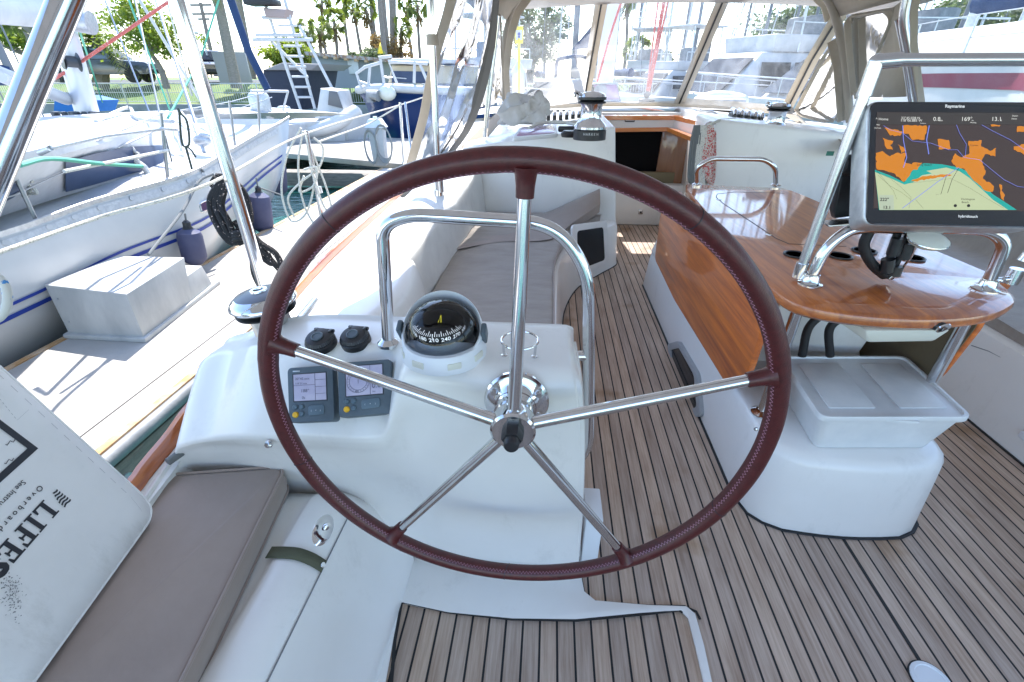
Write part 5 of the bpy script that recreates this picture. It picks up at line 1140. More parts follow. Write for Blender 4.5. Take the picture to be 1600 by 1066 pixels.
for pts in ([(470, 200), (448, 245), (440, 300), (455, 345), (480, 330), (492, 270), (478, 215)], [(473, 205), (466, 260), (475, 320), (500, 360), (520, 350), (512, 300), (485, 230)], [(490, 215), (505, 232), (498, 262), (470, 285), (450, 310), (460, 340)], [(480, 225), (488, 270), (505, 320), (525, 350), (515, 362)], [(475, 265), (495, 262), (490, 290), (468, 300), (475, 275)]):
    mb.tube([PY(x, y, f_.y - .04 + .01 * i) for i, (x, y) in enumerate(pts)], .0062, 8, smooth=8)
solo('rope_loops', mb, LINE_W, 'tangled off white rope loops hanging from the thin stanchion', 'rope')
# black flecked rope coil on the canopy pole
kp = 1.80; mb = MB()
for j in range(9):
    dx = (j - 4) * 2.6; w_ = 8 + (j % 3) * 4
    mb.tube([PY(350 + dx * .5, 286 + j % 2 * 3, kp), PY(342 - w_ * .4 + dx, 312 + j, kp - .02), PY(346 + dx, 345 + (j % 4) * 5, kp - .05), PY(368 + dx * .6, 372 + (j % 3) * 4, kp - .05), PY(384 + dx * .7, 345, kp - .01 * j / 4), PY(376 + dx * .7, 305, kp + .03), PY(360 + dx * .5, 284, kp + .02)], .0125, 8, smooth=6, closed=True)
for j in range(3): mb.tube([PY(372 + 9 * math.cos(a) + j, 366 + j * 5 + 3 * math.sin(a), kp - .05 + .03 * math.sin(a)) for a in [k * .9 for k in range(7)]], .0085, 8, smooth=4, closed=True)
for pts in ([(370, 350), (388, 375), (402, 410), (410, 440), (425, 460)], [(376, 352), (396, 372), (420, 402), (440, 425)], [(372, 356), (392, 392), (398, 430), (418, 466)], [(380, 350), (405, 378), (432, 398), (446, 432)], [(366, 345), (380, 362), (392, 358), (380, 342)], [(386, 370), (404, 396), (424, 412), (418, 396)]):
    mb.tube([PY(x, y, kp - .03) for x, y in pts], .0122, 8, smooth=8)
mb.tube([PY(336, 276, kp), PY(330, 288, kp), PY(340, 296, kp), PY(352, 290, kp), PY(350, 276, kp), PY(338, 274, kp)], .008, 8, smooth=6)
solo('rope_coil', mb, LINE_K, 'black rope coil with white and red flecks tied to the leaning canopy pole', 'rope')
mb = MB(); o = D(-8, 462, .62)
for k, r in enumerate((.026,)): mb.tube([D(-14 + 26 * math.cos(a), 466 + 36 * math.sin(a) + 0, .70) for a in [2 * math.pi * i / 24 for i in range(24)]], .006, 10, closed=True)
solo('rope_loop', mb, mat('blue_fleck_rope', (.66, .66, .62), .8, noise=(60, (.05, .25, .6), O1, (.58, .6))), 'white rope loop with blue flecks at the left edge of the view', 'rope')
# hand rail shackles on toe rail
mb = MB(); mb.tube([G(262, 722, .5), G(285, 706, .5), G(306, 694, .5)], .010, 10); solo('spliced_line', mb, LINE_D, 'short grey spliced line beside the teak toe rail', 'rope')

# ================================================================ RESCUE BAG on the near left seat
A_, B_ = G(237, 806, .475), G(40, 1085, .475)
C_ = D(-40, 536, .80)
fn = (B_ - A_).cross(C_ - A_).normalized()
if fn.dot(EYEV - A_) < 0: fn = -fn
fp = A_
def F(x, y, k=0.0): return PL(x, y, fp, fn) + fn * k
bag = thing('rescue_bag', 'white fabric rescue sling bag with black lettering leaning on the taupe seat cushion', 'bag', A_)
qs = [F(-40, 536), F(222, 772), F(238, 792), F(236, 812), F(40, 1085), F(-300, 1085), F(-330, 700)]
o = fillet(qs, .02, 4, True); c_ = sum(o, V()) / len(o); rows = []
for k, d in ((.99, -.19), (1.004, -.17), (1.006, -.06), (1.004, -.012), (1.0, -.004), (.985, 0)):
    rows.append([c_ + (p - c_) * k + fn * (d + (.002 * math.sin(i * 1.3) if -.18 < d < -.01 else 0)) for i, p in enumerate(o)])
mb = MB(); mb.grid(rows, closed_u=True); 
inner = rows[-1]
g2 = []
for f in (1, .8, .55, .3, .001): g2.append([c_ + (p - c_) * f + fn * (.0) for p in inner])
mb.grid(g2, closed_u=True); part('fabric_body', mb, PVC, bag, sharp=60)
mb = MB(); mb.tube([c_ + (p - c_) * 1.002 + fn * -.003 for p in o], .0032, 8, closed=True); part('piping', mb, PVC, bag)
mb = MB(); mb.tube([c_ + (p - c_) * 1.008 + fn * -.03 for p in o], .0028, 8, closed=True); part('flap_edge', mb, PVC, bag)
mb = MB()
for a, b_ in (((-30, 560), (205, 778)), ((-30, 588), (26, 657)), ((26, 657), (45, 640)), ((205, 778), (222, 800))):
    n_ = 24
    for i in range(0, n_, 2):
        p, q = F(*a, .001), F(*b_, .001); mb.tube([p.lerp(q, i / n_), p.lerp(q, (i + 1) / n_)], .00022, 4)
part('stitching', mb, mat('grey_thread', (.25, .25, .27), .8), bag, kind=None)
ru = (F(2, 872) - F(71, 796)).normalized(); rv = fn.cross(ru); LH = (F(86, 812) - F(56, 780)).length * .70
def put(polys, org, h):
    m_ = MB()
    for P_ in polys: m_.poly([org + ru * x * h + rv * y * h + fn * .0012 for x, y in P_])
    return m_
Lp = {'L': [[(0, 0), (.75, 0), (.75, .32), (.66, .32), (.6, .1), (.34, .1), (.34, .92), (.46, .92), (.46, 1), (0, 1), (0, .92), (.12, .92), (.12, .08), (0, .08)]],
      'I': [[(0, 0), (.46, 0), (.46, .08), (.34, .08), (.34, .92), (.46, .92), (.46, 1), (0, 1), (0, .92), (.12, .92), (.12, .08), (0, .08)]],
      'F': [[(0, 0), (.46, 0), (.46, .08), (.34, .08), (.34, .46), (.5, .46), (.54, .36), (.6, .36), (.6, .66), (.54, .66), (.5, .56), (.34, .56), (.34, .9), (.6, .9), (.66, .7), (.74, .7), (.74, 1), (0, 1), (0, .92), (.12, .92), (.12, .08), (0, .08)]],
      'E': [[(0, 0), (.76, 0), (.76, .3), (.68, .3), (.62, .1), (.34, .1), (.34, .46), (.5, .46), (.54, .36), (.6, .36), (.6, .66), (.54, .66), (.5, .56), (.34, .56), (.34, .9), (.6, .9), (.66, .7), (.74, .7), (.74, 1), (0, 1), (0, .92), (.12, .92), (.12, .08), (0, .08)]]}
org = F(67, 781); cur = 0
for ch in 'LIFE':
    part('printed_letter', put(Lp[ch], org + ru * cur * LH, LH), INK, bag); cur += {'L': .84, 'I': .55, 'F': .82, 'E': .86}[ch]
mb = MB(); mb.text('S', org + ru * cur * LH + fn * .0012, ru, rv, LH, bold=.05); part('printed_letter', mb, INK, bag)
mb = MB(); mb.text('O v e r b o a r d', F(61, 758) + fn * .0012, ru, rv, LH * .27, bold=.01); part('printed_word', mb, INK, bag)
mb = MB(); mb.text('See Instructions', F(34, 750) + fn * .0012, ru, rv, LH * .25, bold=.005); part('printed_word', mb, INK, bag)
mb = MB()
for k in range(6):
    y = .98 - k * .17; w = .55 - .03 * k if k < 4 else .45 - .08 * (k - 3); s0_ = -.78
    mb.poly([org + (ru * (s0_ + j * .07) + rv * (y + .03 * math.sin(j * 1.1) + (0 if t else .09))) * LH + fn * .0012 for t in (1,) for j in range(int(w / .07) + 1)] + [org + (ru * (s0_ + j * .07) + rv * (y + .03 * math.sin(j * 1.1) + .09)) * LH + fn * .0012 for j in range(int(w / .07), -1, -1)])
part('wave_emblem', mb, INK, bag)
mb = MB(); mb.poly([F(x, y, .0012) for x, y in ((-30, 634), (59, 701), (-40, 790), (-40, 775), (42, 701), (-30, 648))]); part('printed_frame', mb, INK, bag)
mb = MB()
for ox, oy in ((8, 695), (6, 724)): mb.tube([F(ox + i * 2.4, oy - i * 1.2 + 2.4 * math.sin(i * 1.6), .0012) for i in range(7)], .0006, 4)
part('printed_squiggle', mb, INK, bag)
mb = MB(); rs = random.Random(5)
for i in range(170):
    a = rs.gauss(0, 1); b_ = rs.gauss(0, 1); p = F(16 + a * 7 + b_ * 5, 925 + b_ * 17 - a * 4, .0011); s = .0009 + rs.random() * .0012
    mb.poly([p, p + ru * s, p + ru * s + rv * s * .7, p + rv * s * .8])
part('scuff_marks', mb, mat('scuff_grey', (.2, .2, .21), .8), bag)

# ================================================================ DOCK BOX, PEDESTALS
bx = thing('dock_box', 'white fibreglass dock box with stepped end on the finger dock', 'dock box', (-3.1, 3, DZ))
zt = .03
tp = [G(69, 445, zt), G(197, 460, zt), G(288, 402, zt), G(182, 400, zt)]
b0 = [V((-3.48, 2.70, DZ + .03)), V((-2.97, 2.68, DZ + .03)), V((-3.05, 3.34, DZ + .03)), V((-3.50, 3.34, DZ + .03))]
b0[0], b0[1] = G(107, 521, DZ + .03), G(225, 527, DZ + .03); b0[2] = G(300, 470, DZ + .03); b0[3] = b0[2] + (b0[0] - b0[1])
mb = MB(); mb.hexa(b0 + tp, .006, 3); part('box_body', mb, mat('dock_box_plastic', (.52, .52, .50), .5, noise=(5, (.36, .365, .36), (1, 1, .4), (.35, .75))), bx)
dirv = (tp[2] - tp[1]).normalized(); 
e0 = [tp[1].lerp(tp[2], .0)] 
st = [b0[2] + dirv * -.04, b0[2] + dirv * .36, b0[3] + dirv * .36, b0[3] + dirv * -.04]
st2 = [p + V((0, 0, .20)) for p in st]; st2[1] -= dirv * .06; st2[2] -= dirv * .06
mb = MB(); mb.hexa(st + st2, .006, 3); part('step', mb, MATS['dock_box_plastic'], bx)
fl = [b0[0] + V((-.02, -.03, -.03)), b0[1] + V((.03, -.03, -.03)), b0[2] + dirv * .44 + V((.03, 0, -.03)), b0[3] + dirv * .44 + V((-.02, 0, -.03))]
mb = MB(); mb.hexa(fl + [p + V((0, 0, .035)) for p in fl], .006, 2); part('base_flange', mb, MATS['dock_box_plastic'], bx)
for x, y in ((90, 467), (108, 503)):
    mb = MB(); mb.lathe([(.006, 0), (.006, -.003), (0, -.004)], PL(x, y, (tp[0] + b0[0]) / 2 + V((0, -.012, 0)), V((0, -1, .2)).normalized()), (0, 1, 0), 10); part('screw', mb, ALU, bx)
d2 = G(525, 220, DZ); bx2 = thing('dock_box', 'small white dock locker standing on the main dock behind', 'dock box', d2)
a, b_ = PY(508, 218, d2.y), PY(540, 185, d2.y)
mb = MB(); mb.hexa([V((a.x, d2.y, DZ)), V((b_.x - .03, d2.y, DZ)), V((b_.x - .03, d2.y + .6, DZ)), V((a.x, d2.y + .6, DZ)), V((a.x - .08, d2.y - .05, b_.z)), V((b_.x, d2.y - .05, b_.z)), V((b_.x, d2.y + .6, b_.z)), V((a.x - .08, d2.y + .6, b_.z))], .03, 2); part('box_body', mb, MATS['dock_box_plastic'], bx2)
mb = MB(); mb.box(((a.x + b_.x) / 2 - .03, d2.y + .27, b_.z + .02), (b_.x - a.x + .2, .78, .05), bev=.015); part('lid', mb, WHITEP, bx2)
# power pedestal
pb = G(596, 258, DZ); pt = PY(592, 182, pb.y)
pp = thing('power_pedestal', 'white shore power pedestal with coiled hoses on the dock', 'pedestal', pb); hgt = pt.z - DZ
mb = MB(); mb.hexa([pb + V(q) for q in ((-.13, -.1, 0), (.13, -.1, 0), (.13, .1, 0), (-.13, .1, 0), (-.16, -.12, hgt * .78), (.16, -.12, hgt * .78), (.16, .12, hgt * .78), (-.16, .12, hgt * .78))], .01); part('column', mb, WHITEP, pp)
mb = MB(); mb.hexa([pb + V(q) for q in ((-.21, -.15, hgt * .78), (.21, -.15, hgt * .78), (.21, .15, hgt * .78), (-.21, .15, hgt * .78), (-.12, -.1, hgt * .95), (.12, -.1, hgt * .95), (.12, .1, hgt * .95), (-.12, .1, hgt * .95))], .01); mb.lathe([(.05, hgt * .94), (.04, hgt), (0, hgt)], pb, (0, 0, 1), 12); part('cap', mb, WHITES, pp)
mb = MB(); mb.box(pb + V((0, -.125, hgt * .55)), (.07, .02, .26), bev=.005); part('socket_cover', mb, ALU, pp)
mb = MB()
for k in range(5): mb.tube([pb + V((.16 + .17 * math.cos(a), -.1 - k * .015, hgt * .46 + (.30 + k * .02) * math.sin(a))) for a in [2 * math.pi * i / 20 for i in range(20)]], .013, 6, closed=True)
for k in range(3): mb.tube([pb + V((-.12 + .13 * math.cos(a), -.14 - k * .015, hgt * .40 + (.30 + k * .02) * math.sin(a))) for a in [2 * math.pi * i / 20 for i in range(20)]], .012, 6, closed=True)
part('hose_coil', mb, mat('grey_hose', (.3, .31, .3), .6), pp)

from mathutils.bvhtree import BVHTree
def bvh(o_):
    me = o_.data; g = ORG[o_.name]; return BVHTree.FromPolygons([v.co + g for v in me.vertices], [tuple(p.vertices) for p in me.polygons])
def hit(tree_, x, y, off=.012):
    h, n_, i_, d_ = tree_.ray_cast(EYEV, ray(x, y).normalized())
    if h is None: return None
    if n_.dot(ray(x, y)) > 0: n_ = -n_
    return h + n_ * off
# ================================================================ NEIGHBOURING SAILING BOAT ALONG THE DOCK
nb = thing('neighbour_sailboat', 'white sailing boat with blue stripes moored on the far side of the finger dock', 'sailboat', (-5, 4, WZ))
sh = [V((-3.95, -6, .42)), V((-3.72, -2, .40)), V((-3.62, 1, .38)), G(0, 371, .40), G(150, 318, .44), G(290, 277, .50), G(345, 248, .55), G(400, 215, .63), G(432, 198, .70), G(452, 186, .78)]
shs = spline(sh, 6); nS = len(shs)
def nbx(i, dn, out): # point on hull side at drop dn below sheer
    p = shs[i]; t = (shs[min(i + 1, nS - 1)] - shs[max(i - 1, 0)]).normalized(); n_ = V((-t.y, t.x, 0)).normalized() * -1
    k = i / (nS - 1); H_ = p.z - WZ
    tuck = (dn / H_) ** 2 * (.35 + .25 * k) - .06 * math.sin(math.pi * min(1, dn / H_))
    rake = -(dn / H_) * 1.15 * max(0, (k - .55) / .45) ** 1.5
    return p - n_ * tuck * 1.0 + V((0, rake, -dn)) + n_ * out
mb = MB(); mb.grid([[nbx(i, d * (shs[i].z - WZ + .3), 0) for d in [k / 10 for k in range(11)]] for i in range(nS)])
far_ = [V((-2 * 5.9 - p.x if False else -5.55 - (p.x + 5.55), p.y, p.z)) for p in shs]
mb2 = MB(); mb2.grid([[V((-11.2 - p.x, p.y, p.z)) if i < nS - 1 else p for p in [nbx(i, d * (shs[i].z - WZ + .3), 0) for d in [k / 4 for k in range(5)]]] for i in range(nS)])
hullp = part('hull', mb, HULLW, nb); part('hull', mb2, HULLW, nb)
mb = MB(); mb.grid([[shs[i] + V((0, 0, -.04)), shs[i].lerp(V((-11.2 - shs[i].x, shs[i].y, shs[i].z)), .15) + V((0, 0, -.06)), shs[i].lerp(V((-11.2 - shs[i].x, shs[i].y, shs[i].z)), .5) + V((0, 0, -.04)), V((-11.2 - shs[i].x, shs[i].y, shs[i].z - .04))] for i in range(nS)]); part('deck', mb, WHITEP, nb)
for dn, w in ((.40, .022), (.475, .032)):
    mb = MB(); mb.grid([[nbx(i, dn - .0 + (.08 if i > nS * .8 else 0) * 0, .006), nbx(i, dn + w, .006)] for i in range(6, nS - 3)]); part('hull_stripe', mb, STRIPE, nb)
mb = MB(); mb.grid([[shs[i] + V((.0, 0, -.005)), shs[i] + V((.012, 0, .035)), shs[i] + V((.0, 0, .04)), shs[i] + V((-.01, 0, .0))] for i in range(nS)], closed_u=False); tr2 = part('toe_rail', mb, ALU, nb)
mb = MB()
for i in range(8, nS - 12, 2):
    p = nbx(i, .035, .012); mb.lathe([(.02, 0), (.02, .004), (0, .004)], p, (1, -.2, .1), 10)
part('rail_hole', mb, WHITEP, tr2)
mb = MB(); mb.grid([[nbx(i, .02, .008), nbx(i, .085, .008)] for i in range(nS - 6)]); part('rail_band', mb, ALU, nb)
# oval hull port
n1 = V((1, -.25, .0)).normalized(); p1 = nbx(int(nS * .62), .3, 0); 
q = min(range(nS), key=lambda i: abs(math.atan2(shs[i].x, shs[i].y) - math.atan2(G(321, 320, 0).x, G(321, 320, 0).y)))
htree = bvh(hullp); p1 = hit(htree, 322, 321, .02); frame_on('hull_port', [(308, 318), (336, 306), (337, 324), (310, 335)], p1, n1, STEEL, mat('mauve_port_glass', (.12, .06, .12), .1), nb, w=.24, rnd=.06, dep=.01)
# cabin trunk
def nd(px, py, z): return G(px, py, z)
cz0, cz1 = .46, .86
ct = [G(-260, 330, cz1), G(70, 238, cz1), G(200, 205, cz1), G(262, 190, cz1 - .02), G(330, 176, .74), G(372, 178, .62)]
cbm = [G(-260, 425, .42), G(70, 316, .42), G(200, 278, .44), G(262, 258, .46), G(340, 232, .50), G(385, 206, .56)]
cts = spline(ct, 5); cbs = spline(cbm, 5)
mb = MB(); mb.grid([[b_, a + (b_ - a) * .12, a + V((-.05, .02, .02)), V((-5.6, a.y + .2, a.z + .08)), V((-11.2 - a.x, a.y + .2, a.z)), V((-11.2 - b_.x, b_.y, b_.z))] for a, b_ in zip(cts, cbs)]); cabn = part('cabin_trunk', mb, WHITEP, nb)
def decal(name, tree_, topl, botl, m_, parent, nx=14, ny=4, off=.012):
    def pw(l_, u):
        k = u * (len(l_) - 1); i = min(int(k), len(l_) - 2); f = k - i; return (l_[i][0] * (1 - f) + l_[i + 1][0] * f, l_[i][1] * (1 - f) + l_[i + 1][1] * f)
    rws_ = []
    for i in range(nx + 1):
        a_, b2 = pw(topl, i / nx), pw(botl, i / nx); r_ = [hit(tree_, a_[0] * (1 - j / ny) + b2[0] * j / ny, a_[1] * (1 - j / ny) + b2[1] * j / ny, off) for j in range(ny + 1)]
        if all(r_): rws_.append(r_)
    m2 = MB()
    if len(rws_) > 1: m2.grid(rws_)
    else: print('NO HIT', name, topl[0])
    return part(name, m2, m_, parent)
ctree = bvh(cabn)
decal('cabin_window', ctree, [(100, 252), (140, 240), (200, 229), (255, 227), (285, 235), (303, 246)], [(100, 299), (140, 289), (200, 272), (240, 262), (290, 252), (304, 248)], TINT, nb)
decal('cabin_window', ctree, [(-12, 288), (4, 283), (18, 281), (27, 291)], [(-12, 318), (4, 314), (18, 307), (27, 299)], TINT, nb)
mb = MB(); mb.tube([G(62, 240, cz1 + .03), G(80, 231, cz1 + .07), G(160, 213, cz1 + .07), G(255, 201, cz1 + .07), G(276, 203, cz1 + .03)], .016, 8); part('handrail', mb, ALU, nb)
mb = MB(); mb.tube([G(150, 190, cz1 + .05), G(200, 168, cz1 + .12), G(215, 185, cz1 + .05), G(270, 190, cz1 + .05)], .02, 8, smooth=4); part('grab_bar', mb, WHITEP, nb)
# mast, boom, gear
mf = G(138, 182, cz1 + .02); mb = MB(); tp_ = PY(30, -400, mf.y)
mt = PY(97, 40, mf.y); dm = (mt - mf); mb.tube([mf, mf + dm * 4], .11, 20, flat=1.25); mast = part('mast', mb, mat('silver_mast', (.66, .68, .72), .35, .3), nb)
mb = MB()
for k in range(7): mb.box(mf + V((-.25 + k * .09, -.18 + .03 * (k % 3), .03)), (.05, .09, .07), Euler((0, 0, k)), bev=.012)
mb.lathe([(.12, 0), (.13, .02), (.1, .05)], mf, (0, 0, 1), 20); part('mast_foot_gear', mb, mat('dark_fitting', (.07, .075, .085), .4, .5), nb)
mb = MB(); p = PY(106, 96, mf.y - .2); mb.lathe([(.10, -.1), (.06, -.08), (.06, .02), (.09, .04), (0, .05)], p, (-.6, -1, .1), 20); mb.lathe([(.085, .055), (0, .06)], p, (-.6, -1, .1), 20); part('mast_winch', mb, MATS['dark_fitting'], nb)
bm0, bm1 = PY(80, 22, mf.y - .1), PY(-140, -8, mf.y - 2.2)
mb = MB(); mb.tube([bm0, bm1], .11, 18, flat=1.3); part('boom', mb, WHITEP, nb)
mb = MB(); mb.tube([bm0 + V((.02, 0, -.02)), bm0 + V((.38, .08, -.08))], .12, 14); part('boom_end', mb, ALU, nb)
mb = MB(); mb.tube([mf + V((-.1, -.1, .2)), PY(-40, 100, mf.y - 1.5)], .07, 12); part('boom_strut', mb, WHITEP, nb)
mb = MB(); mb.tube([mf + V((-.3, -.2, .25)), PY(0, 120, mf.y - 1.4)], .05, 12); part('boom_strut', mb, WHITEP, nb)
for a, b_, r, m_ in ((PY(156, -20, 8.0), G(236, 182, .8), .012, WIRE), (PY(190, -30, 7.0), G(272, 190, .75), .012, LINE_G), (PY(205, -30, 7), G(262, 238, .55), .012, WIRE), (PY(234, -30, 7.5), G(318, 232, .6), .02, WIRE), (PY(125, 50, mf.y), G(160, 160, cz1), .012, LINE_G), (PY(98, 90, mf.y), G(122, 180, cz1), .015, LINE_G), (PY(255, -20, 8), PY(300, 150, 8), .012, WIRE), (PY(345, -10, 7.6), PY(313, 92, 7.6), .014, LINE_G), (PY(313, 92, 7.6), PY(232, 240, 5.4), .014, LINE_G)):
    mb = MB(); mb.tube([a, b_], r, 6); part('rigging_line', mb, m_, nb)
mb = MB(); mb.tube([PY(275, -5, 6.5), PY(115, 105, 6.0), PY(0, 175, 5.6), PY(-60, 205, 5.4)], .017, 8); part('red_sheet', mb, LINE_R, nb)
mb = MB(); mb.tube([G(30, 258, .95), G(80, 248, .9), G(160, 256, .8), G(222, 260, .7)], .013, 8, smooth=4); part('green_jib_sheet', mb, LINE_G, nb)
mb = MB(); mb.tube([G(100, 268, .8), G(205, 247, .8), G(262, 235, .75)], .012, 8); part('deck_line', mb, LINE_W, nb)
for (tx, ty, bx_, by_) in ((22, 272, 52, 346), (251, 176, 278, 282), (358, 158, 376, 241), (402, 147, 410, 205)):
    i = min(range(nS), key=lambda i: abs(shs[i].x / shs[i].y - G(bx_, by_, .4).x / G(bx_, by_, .4).y)); f_ = shs[i] + V((-.06, 0, 0)); t_top = PY(tx, ty, f_.y)
    mb = MB(); mb.tube([f_, t_top], .014, 10); part('stanchion', mb, WIRE, nb)
for z0 in (0, .25):
    mb = MB(); mb.tube([PY(-60, 300 + z0 * 120, 2.6), PY(22, 275 + z0 * 120, 3.0), PY(251, 178 + z0 * 90, 5.2), PY(358, 160 + z0 * 60, 7.2), PY(402, 148 + z0 * 50, 8.3), PY(425, 142 + z0 * 40, 9.2)], .007, 6); part('lifeline', mb, WIRE, nb)
mb = MB(); mb.tube([PY(450, 143, 9.3), PY(400, 142, 8.6), PY(392, 142, 8.4)], .022, 8); mb.tube([PY(450, 143, 9.3), PY(440, 180, 9.3)], .02, 8); mb.tube([PY(402, 143, 8.6), PY(408, 200, 8.6)], .02, 8); part('bow_pulpit', mb, WHITEP, nb)
mb = MB(); mb.box(PY(408, 168, 8.9), (.3, .3, .5), bev=.08); mb.tube([PY(398, 190, 8.8), PY(420, 170, 8.9)], .06, 8); part('furling_drum', mb, ALU, nb)
mb = MB(); mb.tube([PY(432, 205, 9.25), PY(455, 178, 9.4), PY(452, 172, 9.4)], .03, 8); part('anchor', mb, STEELB, nb)
mb = MB(); mb.tube([PY(357, -10, 7.8), PY(388, 80, 7.8), PY(418, 140, 7.8)], .055, 10); part('furled_sail', mb, NAVY, nb)
# lines and blocks
mb = MB(); mb.tube([PY(278, 170, 4.4), PY(283, 178, 4.4), PY(292, 190, 4.4), PY(296, 222, 4.4), PY(290, 230, 4.4), PY(284, 222, 4.4), PY(281, 190, 4.4), PY(280, 176, 4.4)], .010, 8, smooth=4, closed=True); mb.tube([PY(290, 228, 4.4), PY(296, 250, 4.4), PY(301, 268, 4.4)], .010, 8); mb.tube([PY(291, 228, 4.4), PY(300, 236, 4.4), PY(306, 246, 4.4)], .008, 8)
solo('dark_line', mb, mat('dark_green_line', (.05, .07, .055), .8), 'dark looped line hanging by the lifeline of the striped sailing boat', 'rope')
mb = MB()
for (x, y) in ((303, 268), (312, 268)): mb.tube([PY(x + 6 * math.cos(a), y + 3 * math.sin(a), 4.5) for a in [k * .7 for k in range(9)]], .012, 8, closed=True)
mb.tube([PY(333, 272, 4.5), PY(310, 285, 4.3), PY(285, 330, 3.9), PY(232, 398, 3.2)], .012, 8, smooth=5); solo('mooring_line', mb, LINE_D, 'grey mooring line slanting from the deck of the striped sailing boat', 'rope')
mb = MB(); mb.tube([PY(366, 282, 6.0), PY(400, 292, 6.0), PY(440, 305, 5.6)], .010, 8, smooth=4); solo('mooring_line', mb, LINE_D, 'thin dark line running past the bow fenders of the striped sailing boat', 'rope')
for pts in ([(258, 212), (264, 236), (270, 262), (280, 345)], [(40, 270), (54, 315), (62, 345), (104, 420)], [(52, 318), (80, 360), (110, 418), (122, 420)], [(8, 340), (28, 370), (50, 412)], [(62, 315), (92, 365), (106, 423)]):
    mb = MB(); mb.tube([PY(x, y, 3.3 + x * .0068) for x, y in pts], .008, 8, smooth=3); part('fender_lanyard', mb, LINE_D, nb)
mb = MB(); rb = random.Random(2)
for k in range(14): mb.tube([PY(207 + rb.gauss(0, 7), 247 + rb.gauss(0, 6), 4.6) for _ in range(3)], .014, 6, smooth=3)
mb.tube([PY(210, 250, 4.6), PY(226, 262, 4.6), PY(232, 272, 4.6)], .03, 8); part('cleated_line', mb, LINE_W, nb)
mb = MB()
for k in range(10): mb.tube([PY(40 + rb.gauss(0, 8), 292 + rb.gauss(0, 8), 3.2) for _ in range(3)], .012, 6, smooth=3)
part('cleated_line', mb, LINE_W, nb)
mb = MB()
for a, b_ in (((303, 195), (319, 238)), ((280, 206), (290, 250))): mb.tube([PY(*a, 5.6), PY(*b_, 5.3)], .02, 8)
mb.ball(PY(316, 220, 5.4), .10, 12, (1.1, .5, .7)); mb.ball(PY(320, 212, 5.4), .07, 12, (1.2, .5, .5)); part('turning_blocks', mb, ALU, nb)
# fenders between the hull and the dock
def fender(px, pytop, pybot, y, r, label, lean=0.0):
    a, b_ = PY(px, pytop, y), PY(px + lean, pybot, y - .02); L_ = (a - b_).length; ax = (a - b_).normalized()
    t = thing('fender', label, 'fender', b_, 'indigo fenders'); mb = MB()
    mb.lathe([(0, 0), (r * .55, .008), (r * .9, r * .4), (r, r * .8), (r * 1.0, L_ * .5), (r, L_ - r * .8), (r * .9, L_ - r * .4), (r * .45, L_ - .01), (.025, L_ + .01), (.025, L_ + .05), (0, L_ + .05)], b_, ax, 28); part('body', mb, FENDER, t)
    mb = MB(); mb.lathe([(r * .5, L_ - .02), (.034, L_ + .012), (.034, L_ + .05), (.015, L_ + .07), (0, L_ + .07)], b_, ax, 20); part('neck', mb, BLACK, t)
    mb = MB(); mb.tube([b_ + ax * (L_ + .05), PY(px - 4, pytop - 22, y)], .008, 8); part('lanyard', mb, LINE_D, t)
fender(293, 356, 413, 3.95, .105, 'indigo fender hanging nearest, beside the white dock box', 14)
fender(404, 300, 362, 5.5, .125, 'indigo fender hanging in the middle, behind the black rope coil', 8)
fender(431, 250, 305, 6.9, .135, 'indigo fender hanging farthest, at the bow of the striped sailing boat', 4)

# ================================================================ OTHER BOATS
def xf(o, hd): return Matrix.Translation(o) @ Matrix.Rotation(hd, 4, 'Z')
def loft_hull(L_, B, fb, M, flare=.15, sheer=.35, n_=14):
    rows_ = []
    for i in range(n_ + 1):
        t = i / n_; hb = B / 2 * (1 - max(0, (t - .45) / .55) ** 2.3) * (.86 + .14 * min(1, t * 3)); zt_ = fb * (1 + sheer * t * t)
        x = t * L_
        half = [(x, hb, zt_), (x - .02 * L_ * t * .5, hb * .99, zt_ * .72), (x - .05 * L_ * t, hb * (1 - flare), zt_ * .3), (x - .08 * L_ * t, hb * (1 - flare * 1.5), -.15), (x - .1 * L_ * t, 0, -.5)]
        full = half + [(a, -b_, c) for a, b_, c in half[-2::-1]]
        rows_.append([M @ V(p) for p in full])
    m_ = MB(); m_.grid(rows_, cap=False); m_.bm.faces.new([m_.bm.verts.new(p) for p in rows_[0][::-1]])
    dk_ = MB(); dk_.grid([[r_[0] + V((0, 0, -.03)), r_[0].lerp(r_[-1], .5) + V((0, 0, .04)), r_[-1] + V((0, 0, -.03))] for r_ in rows_]); return m_, dk_, rows_
def cabin_mb(M, x0, x1, w0, w1, z0, z1, slope=.5, back=.1, inset=.85, bev=.05):
    m_ = MB(); P_ = [(x0, -w0 / 2, z0), (x1, -w1 / 2, z0), (x1, w1 / 2, z0), (x0, w0 / 2, z0), (x0 + back, -w0 / 2 * inset, z1), (x1 - slope, -w1 / 2 * inset, z1), (x1 - slope, w1 / 2 * inset, z1), (x0 + back, w0 / 2 * inset, z1)]
    m_.hexa([M @ V(p) for p in P_], bev, 2); return m_
